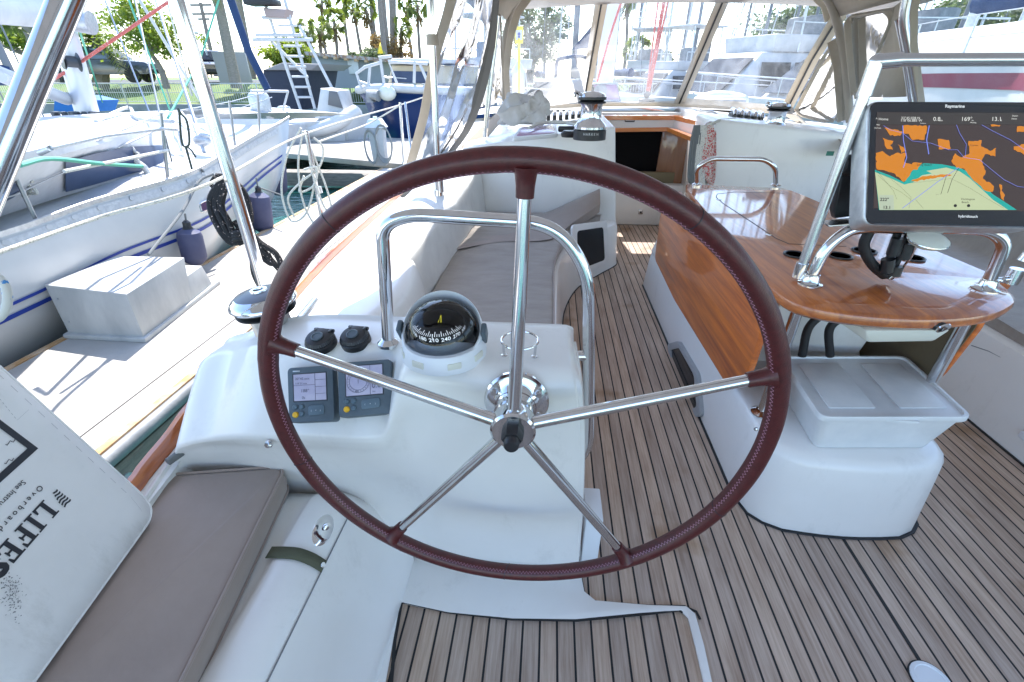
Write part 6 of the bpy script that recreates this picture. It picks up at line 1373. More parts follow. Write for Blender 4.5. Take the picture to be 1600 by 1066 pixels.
def motorboat(px, dist, L_, B, fb, hd, label, hullm=WHITEP, style='fly', group=None, hidden=False):
    d = ray(px, 120); d.z = 0; d.normalize(); o = V((d.x * dist, d.y * dist, WZ)); M = xf(o, hd) @ Matrix.Translation((-L_ / 2, 0, 0))
    t = thing('motorboat', label, 'motorboat', o, group)
    h, dkk, rws = loft_hull(L_, B, fb, M); part('hull', h, hullm, t); part('deck', dkk, WHITEP, t)
    if style == 'bare': return t
    c1 = fb * 1.05; part('cabin', cabin_mb(M, L_ * .22, L_ * .72, B * .78, B * .6, c1, c1 + L_ * .13, slope=L_ * .14), WHITEP, t)
    zc = c1 + L_ * .13
    for s in (-1, 1):
        for k in range(3):
            x0_, x1_ = L_ * (.26 + k * .115), L_ * (.36 + k * .115); mb = MB()
            w0_ = B * .39 * (1 - .0 * k) - k * B * .025; w1_ = w0_ - B * .02
            mb.prism([M @ V(p) for p in ((x0_, s * (w0_ + .02), c1 + L_ * .045), (x1_, s * (w1_ + .02), c1 + L_ * .045), (x1_ - .0, s * (w1_ * .91 + .03), c1 + L_ * .105), (x0_, s * (w0_ * .91 + .03), c1 + L_ * .105))], M.to_3x3() @ V((0, s * .02, 0)), .0); part('cabin_window', mb, DARKG, t)
    mb = MB(); mb.prism([M @ V(p) for p in ((L_ * .705, -B * .26, c1 + L_ * .03), (L_ * .705, B * .26, c1 + L_ * .03), (L_ * .60, B * .24, c1 + L_ * .115), (L_ * .60, -B * .24, c1 + L_ * .115))], M.to_3x3() @ V((.04, 0, .03))); part('windshield', mb, DARKG, t)
    if style == 'bare': return t
    if style in ('fly', 'tower'):
        part('flybridge', cabin_mb(M, L_ * .2, L_ * .55, B * .72, B * .55, zc, zc + L_ * .042, slope=-.1, back=-.05, inset=1.05), WHITEP, t)
        mb = MB(); mb.box(M @ V((L_ * .36, 0, zc + L_ * .2)), (L_ * .26, B * .6, .07), M.to_3x3(), bev=.02); part('hardtop', mb, WHITEP, t)
        for sx_ in (.26, .47):
            for s in (-1, 1): mb = MB(); mb.tube([M @ V((L_ * sx_, s * B * .3, zc)), M @ V((L_ * sx_, s * B * .27, zc + L_ * .2))], .035, 8); part('hardtop_post', mb, ALU, t)
    if style in ('fly', 'tower'):
        for s in (-1, 1):
            mb = MB(); pts = [M @ V((L_ * x, s * B * .33, zc + L_ * .042 + .35)) for x in (.2, .3, .4, .52)]; mb.tube(pts, .025, 6)
            for p in pts: mb.tube([p, p - V((0, 0, .4))], .018, 6)
            part('flybridge_rail', mb, ALU, t)
        mb = MB(); mb.box(M @ V((L_ * .33, 0, zc + L_ * .07)), (.7, B * .4, .7), M.to_3x3(), bev=.1); part('helm_bench', mb, GREYF, t)
    if style == 'tower':
        zt_ = zc + L_ * .42
        for sx_, tx in ((.24, .33), (.5, .42)):
            for s in (-1, 1):
                mb = MB(); mb.tube([M @ V((L_ * sx_, s * B * .34, c1)), M @ V((L_ * tx, s * B * .14, zt_))], .03, 8); part('tower_leg', mb, WHITEP, t)
        for zz, w in ((.25, .24), (.33, .2), (.42, .17)):
            mb = MB(); z_ = zc + L_ * zz; mb.tube([M @ V((L_ * .30, -B * w, z_)), M @ V((L_ * .46, -B * w, z_)), M @ V((L_ * .46, B * w, z_)), M @ V((L_ * .30, B * w, z_))], .025, 8, closed=True); part('tower_rail', mb, WHITEP, t)
        for k in range(6):
            mb = MB(); z_ = zc + L_ * (.05 + k * .05); mb.tube([M @ V((L_ * .25, -B * .3, z_)), M @ V((L_ * .25, -B * .2, z_))], .02, 6); part('ladder_rung', mb, WHITEP, t)
        mb = MB(); mb.box(M @ V((L_ * .37, 0, zt_ + .3)), (.9, 1.0, .35), M.to_3x3(), bev=.05); part('tower_box', mb, WHITEP, t)
    # bow rail
    for s in (-1, 1):
        mb = MB(); k = (0 if s > 0 else -1); pts = [rws[i][k] + V((0, 0, .55)) for i in range(7, 15)]; mb.tube(pts, .018, 6)
        for i in range(7, 15, 2): mb.tube([rws[i][k], rws[i][k] + V((0, 0, .55))], .014, 6)
        part('bow_rail', mb, ALU, t)
    for s in (-1,):
        mb = MB(); mb.tube([M @ V((L_ * .3, s * B * .3, zc)), M @ V((L_ * .2, s * B * .5, zc + L_ * .55))], .02, 6); part('antenna', mb, WHITEP, t)
    return t
DMAST = mat('grey_mast', (.17, .18, .20), .5, .2)
def sailboat(px, dist, L_, hd, label, mh=13, hullm=HULLW, boomc=NAVY, lean=0, group=None, ws=1):
    d = ray(px, 120); d.z = 0; d.normalize(); o = V((d.x * dist, d.y * dist, WZ)); M = xf(o, hd) @ Matrix.Translation((-L_ * .58, 0, 0)); B = L_ * .3
    t = thing('sailboat', label, 'sailboat', o, group)
    h, dkk, rws = loft_hull(L_, B, L_ * .09, M, sheer=.2); part('hull', h, hullm, t); part('deck', dkk, WHITEP, t)
    part('cabin', cabin_mb(M, L_ * .3, L_ * .72, B * .6, B * .42, L_ * .09, L_ * .135, slope=L_ * .08), WHITEP, t)
    mx = M @ V((L_ * .58, 0, L_ * .12)); top = mx + V((lean, 0, mh))
    mb = MB(); mb.tube([mx, top], [.085 * ws, .06 * ws], 10); part('mast', mb, DMAST if int(px) % 2 == 0 else ALU, t)
    for hz, w in ((.42, .12), (.7, .09)):
        c0 = mx.lerp(top, hz); dv_ = M.to_3x3() @ V((0, L_ * w, 0)); mb = MB(); mb.tube([c0 - dv_, c0 + dv_], .03, 6); part('spreader', mb, ALU, t)
    for s in (-1, 1):
        mb = MB(); c0 = mx.lerp(top, .7); mb.tube([M @ V((L_ * .57, s * B * .47, L_ * .1)), c0 + M.to_3x3() @ V((0, s * L_ * .09, 0)), top], .016, 5); part('shroud', mb, DMAST, t)
    mb = MB(); mb.tube([M @ V((L_ * .99, 0, L_ * .11)), top], .04, 8); part('forestay', mb, WHITEP, t)
    mb = MB(); mb.tube([M @ V((0, 0, L_ * .1)), top], .011, 5); part('backstay', mb, WIRE, t)
    mb = MB(); mb.tube([mx + V((0, 0, 1.0)), M @ V((L_ * .2, 0, L_ * .12 + 1.0))], .16, 10, flat=1.3); part('boom_cover', mb, boomc, t)
    return t

# ================================================================ SHORE: trees, palms, cars, fence, sheds
def at(px, py, dist):
    r = ray(px, py); return EYEV + r * (dist / math.hypot(r.x, r.y))
def quick(name, verts, faces, m, parent=None, org=V((0, 0, 0)), kind=None):
    me = bpy.data.meshes.new(name); me.from_pydata([v - org for v in verts], [], faces); me.materials.append(m)
    o_ = bpy.data.objects.new(name, me); COL.objects.link(o_)
    if parent: o_.parent = parent
    ORG[o_.name] = org; return tag(o_, kind=kind)
def leafquads(rs_, pts, size, verts, faces, flat=.6):
    for p in pts:
        a = V((rs_.gauss(0, 1), rs_.gauss(0, 1), rs_.gauss(0, flat))).normalized(); b_ = a.orthogonal().normalized(); b_.rotate(Matrix.Rotation(rs_.random() * 6.28, 3, a))
        s = size * (.5 + rs_.random()); i = len(verts)
        verts += [p, p + a * s * .5 + b_ * s * .28, p + a * s, p + a * s * .5 - b_ * s * .28]; faces.append((i, i + 1, i + 2, i + 3))
def tree(px, py0, py1, dist, wpx, label, leaf=LEAFY, base_py=126, n_cl=60, per=90, size=.15, seed=1, base_dx=0, group='leafy trees on the shore', dens=1, trunk_r=.16):
    rs_ = random.Random(seed); base = at(px + base_dx, base_py, dist); ctr = at(px, (py0 + py1) / 2, dist)
    rz = (at(px, py0, dist).z - at(px, py1, dist).z) / 2; rx = wpx / 2 * dist / 822
    t = thing('leafy_tree', label, 'tree', base, group)
    mb = MB(); fork = base.lerp(ctr, .55) + V((rs_.gauss(0, .2), 0, 0)); mb.tube([base - V((0, 0, .3)), base.lerp(fork, .5) + V((.1, 0, 0)), fork], [trunk_r, trunk_r * .6], 8, smooth=3)
    cl = []
    for k in range(n_cl):
        u = rs_.random() * 6.28; v = rs_.uniform(-1, 1); r = rs_.random() ** .45; w = math.sqrt(1 - v * v)
        p = ctr + V((math.cos(u) * w * rx * r, math.sin(u) * w * rx * r * .8, v * rz * r)); cl.append(p)
        if k % 4 == 0: mb.tube([fork, fork.lerp(p, .5) + V((rs_.gauss(0, .15), rs_.gauss(0, .15), .1 * rz)), p], [trunk_r * .42, trunk_r * .08], 5, smooth=2)
    part('trunk', mb, BARK, t)
    vs, fs = [], []
    for p in cl:
        cr = rx * rs_.uniform(.07, .17) * dens
        leafquads(rs_, [p + V((rs_.gauss(0, cr), rs_.gauss(0, cr), rs_.gauss(0, cr * .6))) for _ in range(per)], size, vs, fs)
    quick('crown', vs, fs, leaf, t, base); return t
def palm(pt, pb, dist, r, label, kind='fan', seed=1, tr=.16, n_=26, group='palms on the shore', leaf=LEAFP, skirt=True):
    rs_ = random.Random(seed); top, base = at(*pt, dist), at(*pb, dist); t = thing('palm_tree', label, 'palm', base, group)
    mb = MB(); m1 = base.lerp(top, .5) + V((rs_.gauss(0, .12), 0, 0)); mb.tube([base - V((0, 0, .4)), m1, top], [tr * 1.15, tr * .8], 9, smooth=5); part('trunk', mb, BARK, t)
    vs, fs = [], []
    for k in range(n_):
        u = rs_.random() * 6.28; e = rs_.uniform(-.75, 1.25) if kind == 'fan' else rs_.uniform(-.15, 1.2)
        d = V((math.cos(u) * math.cos(e), math.sin(u) * math.cos(e), math.sin(e)))
        if kind == 'fan':
            L_ = r * rs_.uniform(.55, .7); c0 = top + d * L_; sd_ = d.orthogonal().normalized(); sd_.rotate(Matrix.Rotation(rs_.random() * 6.28, 3, d)); i0 = len(vs)
            i = len(vs); w_ = sd_ * .02; vs += [top - w_, top + w_, c0 + w_, c0 - w_]; fs.append((i, i + 1, i + 2, i + 3))
            for j in range(11):
                a = math.radians(-80 + 16 * j); q = d * math.cos(a) + sd_ * math.sin(a); n2 = d.cross(sd_) * .06 * r; ln_ = r * .48 * rs_.uniform(.8, 1.1)
                i = len(vs); e1 = c0 + q * ln_ - V((0, 0, .12 * r)); s2_ = (d * -math.sin(a) + sd_ * math.cos(a)) * .055 * r
                vs += [c0, c0 + q * ln_ * .55 + s2_, e1, c0 + q * ln_ * .55 - s2_]; fs.append((i, i + 1, i + 2, i + 3))
        else:
            pts = [top + d * r * q + V((0, 0, -.75 * r * q * q * (1.2 - .5 * e))) for q in [j / 9 for j in range(10)]]
            s0_ = d.cross(V((0, 0, 1))).normalized()
            for j in range(1, 10):
                tg = (pts[j] - pts[j - 1]).normalized(); ll = r * .26 * (1 - abs(j / 9 - .45) * .9)
                for sg in (-1, 1):
                    for h_ in (0, .5):
                        i = len(vs); p = pts[j - 1].lerp(pts[j], h_); tip = p + (s0_ * sg * .85 + tg * .6 + V((0, 0, -.35))) * ll
                        vs += [p, p + tg * .03 * r, tip]; fs.append((i, i + 1, i + 2))
    quick('crown', vs, fs, leaf, t, base)
    if skirt and kind == 'fan':
        vs, fs = [], []
        for k in range(70):
            u = rs_.random() * 6.28; z_ = rs_.random() * r * 1.1; p = top + V((math.cos(u) * tr * 1.1, math.sin(u) * tr * 1.1, -z_ * .9)); q = p + V((math.cos(u) * r * .26, math.sin(u) * r * .26, -r * .35)); i = len(vs)
            w_ = V((-math.sin(u), math.cos(u), 0)) * .07 * r; vs += [p, q - w_, q + w_]; fs.append((i, i + 1, i + 2))
        quick('dry_skirt', vs, fs, LEAFO, t, base)
    return t
tree(28, 32, 84, 33, 95, 'yellow green leafy tree at the far left edge behind the white boom', seed=3, base_dx=30, base_py=124, n_cl=40)
tree(232, 3, 92, 31, 125, 'yellow green leafy tree with open crown right of the dark pickup', seed=5, base_dx=26, base_py=128, n_cl=50, per=110)
tree(452, 66, 104, 36, 84, 'bright green rounded hedge tree behind the boat tower', seed=7, n_cl=60, per=110, size=.2, base_py=125)
tree(592, 52, 92, 42, 56, 'rust brown leafy tree among the tall palms', leaf=LEAFO, seed=9, n_cl=40, per=60, base_py=120)
tree(622, 60, 98, 44, 50, 'brown and green low tree right of the rust brown one', leaf=LEAFO, seed=19, n_cl=30, per=60, base_py=120)
tree(575, 78, 96, 34, 60, 'dark green low bush tree above the grey building', leaf=LEAFD, seed=11, n_cl=30, per=70, base_py=122)
tree(838, -6, 112, 32, 118, 'large grey green tree seen through the left windshield pane', leaf=LEAFD, seed=13, n_cl=80, per=80, size=.16, base_dx=-14, base_py=126, trunk_r=.3, dens=.8)
tree(362, 88, 118, 40, 30, 'small dark tree behind the grey shed', leaf=LEAFD, seed=15, n_cl=20, per=50, base_py=124)
tree(1040, 74, 118, 45, 22, 'dark shrubby tree behind the tower boat in the middle pane', leaf=LEAFD, seed=17, n_cl=24, per=50, base_py=122)
tree(1250, 8, 70, 48, 120, 'dense dark tree behind the white motor yacht', leaf=LEAFD, seed=21, n_cl=70, per=60, size=.28, base_py=120)
tree(1560, -10, 78, 50, 150, 'dense dark tree beyond the burgundy striped boat at the right edge', leaf=LEAFD, seed=23, n_cl=90, per=60, size=.3, base_py=120)
tree(1515, 34, 84, 54, 60, 'smaller dark tree left of the dense one at the right edge', leaf=LEAFD, seed=25, n_cl=40, per=50, size=.28, base_py=120)
palm((150, 62), (152, 124), 38, 2.4, 'low feather palm behind the dark pickup', kind='date', seed=2, n_=46, tr=.35)
palm((328, -60), (366, 124), 30, 2, 'thick bare palm trunk rising between the leaning canopy pole and the grey shed', seed=3, tr=.24, skirt=False)
palm((362, -60), (392, 112), 36, 2, 'second bare palm trunk, behind the furled navy sail', seed=4, tr=.2, skirt=False)
palm((40, 30), (70, 110), 30, 1.6, 'leaning palm trunk behind the thick arch tube', seed=31, tr=.3, skirt=False)
for i, (t_, b_, d_, r_, lb) in enumerate((((503, 2), (512, 95), 52, 1.2, 'leftmost tall fan palm with only its trunk and skirt in view'), ((537, 6), (546, 92), 50, 1.3, 'tall slim fan palm left of the pair with yellow skirts'), ((552, 12), (566, 92), 48, 1.4, 'tall slim fan palm with yellow brown skirt above the building'), ((571, 14), (586, 94), 46, 1.5, 'tall fan palm leaning left over the rust brown tree'), ((636, 6), (645, 92), 52, 1.4, 'tall fan palm just left of the cuffed canopy pole'), ((652, 8), (656, 88), 48, 1.7, 'tall fan palm nearest the cuffed canopy pole'), ((522, 34), (526, 98), 44, 1.5, 'broad green fan palm in front of the tall slim ones'), ((500, 46), (504, 100), 42, 1.3, 'broad green fan palm left of its taller twin'), ((627, 44), (628, 96), 44, 1.3, 'short fan palm right of the bare leaning trunks'), ((980, -2), (974, 122), 46, 1.6, 'tall palm seen through the middle windshield pane'), ((995, 78), (992, 122), 42, 1.6, 'short green palm beside the tall one in the middle pane'), ((480, 50), (484, 104), 40, 1.3, 'small fan palm above the bright hedge tree'))):
    palm(t_, b_, d_, r_ * .68, lb, seed=40 + i, tr=.13 if r_ < 1.8 else .18, n_=28)
for i, (x0, x1) in enumerate(((588, 602), (598, 608), (607, 613), (617, 618), (577, 590))):
    palm((x0, -70), (x1, 92), 40 + i * 2, .9, ('bare palm trunk, first of the close row left of the canopy pole', 'bare palm trunk, second of the close row', 'bare palm trunk, third of the close row', 'bare palm trunk, last of the close row', 'leaning bare palm trunk just left of the close row')[i], seed=60 + i, tr=.17, n_=20, skirt=False)
for i, (x, y, r_) in enumerate(((1482, 26, 2.0), (1502, 30, 2.2), (1514, 10, 2.4), (1492, 62, 1.6))):
    palm((x, y), (x - 4, 118), 62, r_ * .75, ('hazy palm beyond the side curtain, leftmost of its cluster', 'hazy palm beyond the side curtain, middle of its cluster', 'tallest hazy palm beyond the side curtain', 'lowest hazy palm beyond the side curtain')[i], seed=70 + i, tr=.2, leaf=LEAFD)

# bulkhead wall and railing of the shore walk
wl = thing('sea_wall', 'grey concrete sea wall along the shore', 'wall', (-20, 23.9, WZ)); mb = MB(); mb.box((-50, 23.9, -.35), (119, .3, 1.0), bev=.02); part('wall_face', mb, mat('sea_wall_concrete', (.30, .31, .30), .9, noise=(2, (.2, .21, .21), O1, (.3, .7))), wl)
rl = thing('shore_railing', 'white picket railing running along the lawn', 'railing', (-20, 25, .1))
for z_, r in ((1.02, .03), (.62, .014), (.2, .02)):
    mb = MB(); mb.tube([V((-60, 25, z_)), V((6, 25, z_))], r, 8); part('rail', mb, WHITEP, rl)
mb = MB()
for k in range(330): mb.box((-34 + k * .12, 25, .6), (.016, .016, .85))
part('picket', mb, WHITEP, rl, kind='stuff')
for k in range(16): mb = MB(); mb.box((-34 + k * 2.4, 25, .55), (.06, .06, 1.0), bev=.005); part('post', mb, WHITEP, rl)
def car(px, dist, hd, label, paint, pickup=True, s=1.0):
    d = ray(px, 128); d.z = 0; d.normalize(); o_ = V((d.x * dist, d.y * dist, 1.004)); M = xf(o_, hd); t = thing('parked_car', label, 'pickup truck' if pickup else 'car', o_, 'cars parked on the shore')
    def loft(sec, m_, nm, par=t):
        mb_ = MB(); rws = []
        for x, hw, zb, zt__, tw in sec: rws.append([M @ V(q) for q in ((x, -hw, zb), (x, -hw * 1.02, (zb + zt__) / 2), (x, -hw * tw, zt__ - .03), (x, -hw * tw * .9, zt__), (x, hw * tw * .9, zt__), (x, hw * tw, zt__ - .03), (x, hw * 1.02, (zb + zt__) / 2), (x, hw, zb))])
        mb_.grid(rws, closed_u=True, cap=True); return part(nm, mb_, m_, par, sharp=25)
    body = loft([(-2.75, .85, .55, 1.05, .95), (-2.7, .92, .45, 1.15, .97), (-.9, .95, .42, 1.15, .97), (1.0, .95, .42, 1.16, .97), (1.4, .95, .42, 1.12, .95), (2.5, .92, .45, 1.05, .92), (2.72, .85, .5, .95, .9)], paint, 'body')
    loft([(-1.75 if not pickup else -1.0, .86, 1.12, 1.15, .95), (-1.5 if not pickup else -.85, .84, 1.12, 1.72, .84), (.2, .84, 1.12, 1.76, .84), (.6, .84, 1.12, 1.70, .84), (1.35, .86, 1.10, 1.14, .95)], paint, 'cab')
    for s_ in (-1, 1):
        for x0_, x1_ in ((-.78, -.1), (0, .78)):
            mb = MB(); xs_ = 1.35 if x1_ > .5 else 0; mb.prism([M @ V(q) for q in ((x0_, s_ * .875, 1.17), (x1_ + (.25 if xs_ else 0), s_ * .875, 1.17), (x1_ - (.12 if xs_ else 0), s_ * .745, 1.66), (x0_ + .05, s_ * .745, 1.66))], M.to_3x3() @ V((0, s_ * .02, 0))); part('side_window', mb, mat('car_glass', (.16, .20, .24), .1, spec=1), t)
        for wx in (-1.75, 1.75):
            mb = MB(); mb.lathe([(.24, -.02), (.37, -.02), (.39, .03), (.39, .2), (.36, .24)], M @ V((wx, s_ * .74, .39)), M.to_3x3() @ V((0, s_, 0)), 24); w_ = part('wheel', mb, RUBBER, t)
            mb = MB(); mb.lathe([(.25, .22), (.22, .24), (.1, .21), (0, .22)], M @ V((wx, s_ * .74, .39)), M.to_3x3() @ V((0, s_, 0)), 16); part('rim', mb, ALU, w_)
        mb = MB(); mb.box(M @ V((2.62, s_ * .68, .85)), (.2, .3, .14), M.to_3x3(), bev=.03); part('headlight', mb, WHITEP, t)
        mb = MB(); mb.box(M @ V((.95, s_ * 1.05, 1.2)), (.12, .2, .16), M.to_3x3(), bev=.03); part('mirror', mb, paint, t)
    mb = MB(); mb.prism([M @ V(q) for q in ((1.30, -.72, 1.19), (1.30, .72, 1.19), (.72, .66, 1.66), (.72, -.66, 1.66))], M.to_3x3() @ V((.03, 0, .02))); part('windshield', mb, DARKG, t)
    mb = MB(); mb.box(M @ V((2.76, 0, .6)), (.1, 1.6, .22), M.to_3x3(), bev=.04); part('bumper', mb, BLACK, t)
car(170, 38, math.radians(16), 'dark grey pickup truck parked behind the lawn railing on the left', CARD)
car(338, 39, math.radians(-65), 'dark navy car facing the water beside the grey shed', CARS, pickup=False)
shd = thing('small_shed', 'small grey shed between the navy car and the palm trunk', 'shed', at(370, 128, 32)); mb = MB(); p = at(370, 128, 32); mb.box(p + V((0, 0, .65)), (1.5, 1.5, 1.4), Euler((0, 0, .5)), bev=.02); part('wall', mb, mat('shed_grey', (.36, .36, .37), .8), shd)
bd = thing('harbour_building', 'low grey blue building with brown roof edge behind the boat tower', 'building', at(540, 130, 27))
a, b_, c2_, d2_ = at(487, 138, 26.5), at(600, 138, 26.5), at(600, 97, 26.5), at(487, 86, 26.5)
mb = MB(); mb.prism([a, b_, c2_, d2_], (0.4, 5, 0)); part('wall', mb, BUILD, bd)
mb = MB(); mb.prism([d2_ + V((-.2, -.25, -.02)), c2_ + V((.3, -.25, -.02)), c2_ + V((.3, -.25, .13)), d2_ + V((-.2, -.25, .13))], (.4, 5.4, 0)); part('roof', mb, mat('brown_roof_edge', (.25, .14, .08), .8, noise=(8, (.4, .38, .36), O1, (.4, .6))), bd)
for k in range(7):
    p = d2_.lerp(c2_, .08 + k * .14); mb = MB(); mb.box(p + V((0, -.3, -.04)), (.12, .3, .1)); part('rafter_end', mb, WOODE, bd)
mb = MB(); p = a.lerp(b_, .62); mb.box(p + V((0, -.06, .9)), (.5, .1, .6), bev=.02); part('wall_box', mb, WHITEP, bd)
# light mast and utility pole
up = thing('utility_pole', 'dark utility pole with crossarms behind the leaning canopy pole', 'pole', at(338, 120, 44)); mb = MB(); mb.tube([at(338, 120, 44), at(313, 4, 44)], [.16, .11], 8); part('pole', mb, BARK, up)
for y_ in (8, 22, 30): mb = MB(); p = at(313 + (y_ - 4) * .21, y_, 44); mb.box(p, (1.5 if y_ < 30 else .8, .12, .12)); part('crossarm', mb, BARK, up)
lp_ = thing('street_lamp', 'thin grey street lamp right of the leaning canopy pole', 'street lamp', at(331, 122, 38)); mb = MB(); mb.tube([at(331, 122, 38), at(318, 60, 38), at(311, 53, 38), at(302, 51, 38)], .05, 8); part('post', mb, ALU, lp_); mb = MB(); mb.box(at(301, 51.5, 38), (.6, .25, .12), bev=.03); part('lamp_head', mb, ALU, lp_)

# ================================================================ BOATS ACROSS THE FAIRWAY
# navy motorboat just past the main dock
nv = thing('motorboat', 'navy hulled motorboat with white pipe rails and cream cabin behind the power pedestal', 'motorboat', (-2.5, 15, WZ))
yh = 15.6
M = xf(V((0, 0, 0)), 0)
rows = []
for k, (xo_, yo, zt_) in enumerate(((560, 0.9, 142), (575, .3, 140), (610, 0, 139), (650, 0, 141), (700, .1, 143), (760, .5, 144))):
    p = PY(xo_, zt_, yh + yo); rows.append([p + V((0, 0, .02)), p + V((.02, .02, -.10)), p + V((.12, .25, -.5)), V((p.x + (.35 if k < 2 else .12), p.y + .5, WZ - .1))])
mb = MB(); mb.grid(smoothgrid(rows, 4, 3)); part('hull', mb, NAVY if False else mat('navy_hull_paint', (.012, .035, .13), .25, coat=.5), nv)
mb = MB(); rr0 = [r[0] for r in rows]; mb.tube(spline(rr0, 4), .12, 10); part('gunwale', mb, WHITEP, nv)
mb = MB(); mb.grid([rr0, [p + V((0, 3, .05)) for p in rr0]]); part('deck', mb, WHITEP, nv)
q = [PY(x, y, yh + 1.6) for x, y in ((606, 130), (760, 132), (748, 103), (612, 102))]; mb = MB(); mb.prism(q, (0, 2.2, 0), .05); part('cabin', mb, mat('cream_cabin', (.55, .47, .33), .5), nv)
q = [PY(x, y, yh + 1.55) for x, y in ((612, 129), (668, 130), (668, 112), (612, 111))]; mb = MB(); mb.prism(q, (0, .03, 0)); part('cabin_window', mb, TINT, nv)
q = [PY(x, y, yh + 1.2) for x, y in ((606, 100), (730, 99), (728, 92), (612, 91))]; mb = MB(); mb.prism(q, (0, 2.8, 0), .05); part('hardtop', mb, WHITEP, nv)
for pts in ([(565, 140), (557, 115), (570, 105), (595, 98), (592, 90), (612, 88)], [(575, 140), (578, 104)], [(600, 130), (594, 92)], [(620, 130), (607, 96), (668, 100)], [(647, 130), (648, 96)], [(668, 128), (655, 98)], [(562, 128), (590, 138)]):
    mb = MB(); mb.tube([PY(x, y, yh + .2) for x, y in pts], .045, 8); part('pipe_rail', mb, WHITEP, nv)
mb = MB(); mb.ball(PY(605, 146, yh - .2), .28, 14, (1, .6, .75)); part('bow_light', mb, CREAM, nv)
mb = MB(); mb.tube([PY(592, 150, yh - .35), PY(578, 148, yh - .3), PY(580, 160, yh - .3)], .16, 10); part('anchor', mb, GREYF, nv)
mb = MB(); mb.poly([PY(590, 84, yh), PY(599, 84, yh), PY(594, 66, yh + .05)]); p_ = solidify(solo('pennant', mb, YEL, 'small yellow pennant flying above the navy motorboat rail', 'flag'), .01)
# boat with tower and navy enclosure
tw = motorboat(446, 18.0, 7, 3.0, .8, math.radians(-80), 'white fishing boat with tall ladder tower and dark canvas enclosure', style='bare')
q = [PY(x, y, 17.0) for x, y in ((412, 176), (470, 172), (478, 108), (410, 109))]; mb = MB(); mb.prism(q, (.2, 2.2, 0), .08, 3); part('canvas_enclosure', mb, mat('charcoal_canvas', (.02, .028, .05), .8, bump=(5, .6, .03)), tw)
q = [PY(x, y, 16.9) for x, y in ((408, 110), (486, 110), (500, 100), (440, 98))]; mb = MB(); mb.prism(q, (.2, 2.3, 0), .05); part('canvas_roof', mb, mat('grey_canvas_roof', (.22, .22, .23), .8), tw)
for a, b_ in (((445, 0), (492, 170)), ((412, 0), (470, 172)), ((468, 40), (520, 140)), ((420, 60), (480, 120))):
    mb = MB(); mb.tube([PY(*a, 16.6), PY(*b_, 16.6)], .05, 8); part('tower_leg', mb, WHITEP, tw)
for k in range(8): 
    y_ = 40 + k * 16; mb = MB(); mb.tube([PY(424 + (y_) * .27, y_, 16.55), PY(455 + (y_) * .22, y_, 16.55)], .035, 6); part('ladder_rung', mb, WHITEP, tw)
for y_, xa, xb in ((55, 400, 470), (62, 395, 488), (28, 410, 450), (2, 400, 430)):
    mb = MB(); mb.tube([PY(xa, y_, 16.5), PY(xb, y_, 16.5)], .05, 8); part('tower_platform', mb, WHITEP, tw)
q = [PY(x, y, 16.3) for x, y in ((410, 12), (448, 14), (444, 28), (414, 26))]; mb = MB(); mb.prism(q, (0, .5, 0), .04); part('tower_seat', mb, mat('mauve_seat', (.35, .27, .26), .7), tw)
mb = MB(); mb.box(PY(410, 4, 16.4), (.9, .6, .16), bev=.04); part('tower_top', mb, mat('black_top', (.02, .02, .025), .5), tw)
# small white console skiff and inflatable
sk = thing('skiff', 'small white skiff with dark windscreen on the main dock side', 'skiff', PY(512, 200, 15)); 
hm_, dk2, rr2 = loft_hull(2.3, 1.5, .42, xf(PY(462, 212, 14.6).lerp(PY(470, 212, 14.6), 0), math.radians(12)), sheer=.3); part('hull', hm_, WHITEP, sk); part('deck', dk2, WHITEP, sk)
q = [PY(x, y, 14.6) for x, y in ((494, 176), (538, 176), (528, 142), (500, 138))]; mb = MB(); mb.prism(q, (0, .9, 0), .05); part('console', mb, WHITEP, sk)
q = [PY(x, y, 14.55) for x, y in ((512, 164), (536, 170), (526, 143), (514, 142))]; mb = MB(); mb.prism(q, (0, .03, 0), .01); part('windscreen', mb, mat('grey_screen', (.12, .12, .13), .3), sk)
rb_ = thing('inflatable_dinghy', 'grey and white inflatable dinghy pulled up beside the white dock locker', 'dinghy', PY(480, 205, 14.2))
for dx in (0, .9):
    mb = MB(); mb.tube([PY(440, 200, 14.2) + V((0, dx, 0)), PY(480, 206, 14.2) + V((0, dx, 0)), PY(520, 195, 14.2) + V((0, dx, 0)), PY(548, 176, 14.4) + V((0, .45, 0))], .20, 14, smooth=5); part('tube', mb, HULLW, rb_)
mb = MB(); mb.box(PY(478, 203, 14.6), (2.2, .9, .08), bev=.03); part('floor', mb, GREYF, rb_)
mb = MB(); mb.box(PY(446, 180, 14.6), (.3, .3, .5), bev=.06); mb.tube([PY(446, 190, 14.6), PY(452, 215, 14.6)], .06, 8); part('outboard', mb, ALU, rb_)
# own foredeck: open mauve hatch, mast, red halyards, dinghy
own_m = PY(943, 150, 8.6)
mb = MB(); mb.tube([V((own_m.x, 8.6, .95)), V((own_m.x - .05, 8.8, 14))], .10, 20, flat=1.4); part('mast', mb, mat('white_mast', (.62, .62, .62), .4), Y)
for x0, x1 in ((1040, 1012), (1030, 1010), (1046, 1014)):
    mb = MB(); mb.tube([PY(x0, -10, 7.6), PY(x1, 146, 7.6)], .012 if x0 != 1040 else .022, 8); solo('red_halyard', mb, LINE_R, {1040: 'thick red halyard running down to the deck block', 1030: 'thin red halyard just left of the thick one', 1046: 'thin red halyard just right of the thick one'}[x0], 'rope', 'red halyards')
mb = MB(); mb.tube([PY(975, -10, 7.4), PY(952, 60, 7.4), PY(933, 128, 7.4)], .016, 8); solo('red_halyard', mb, LINE_R, 'red and white halyard slanting beside the white mast', 'rope', 'red halyards')
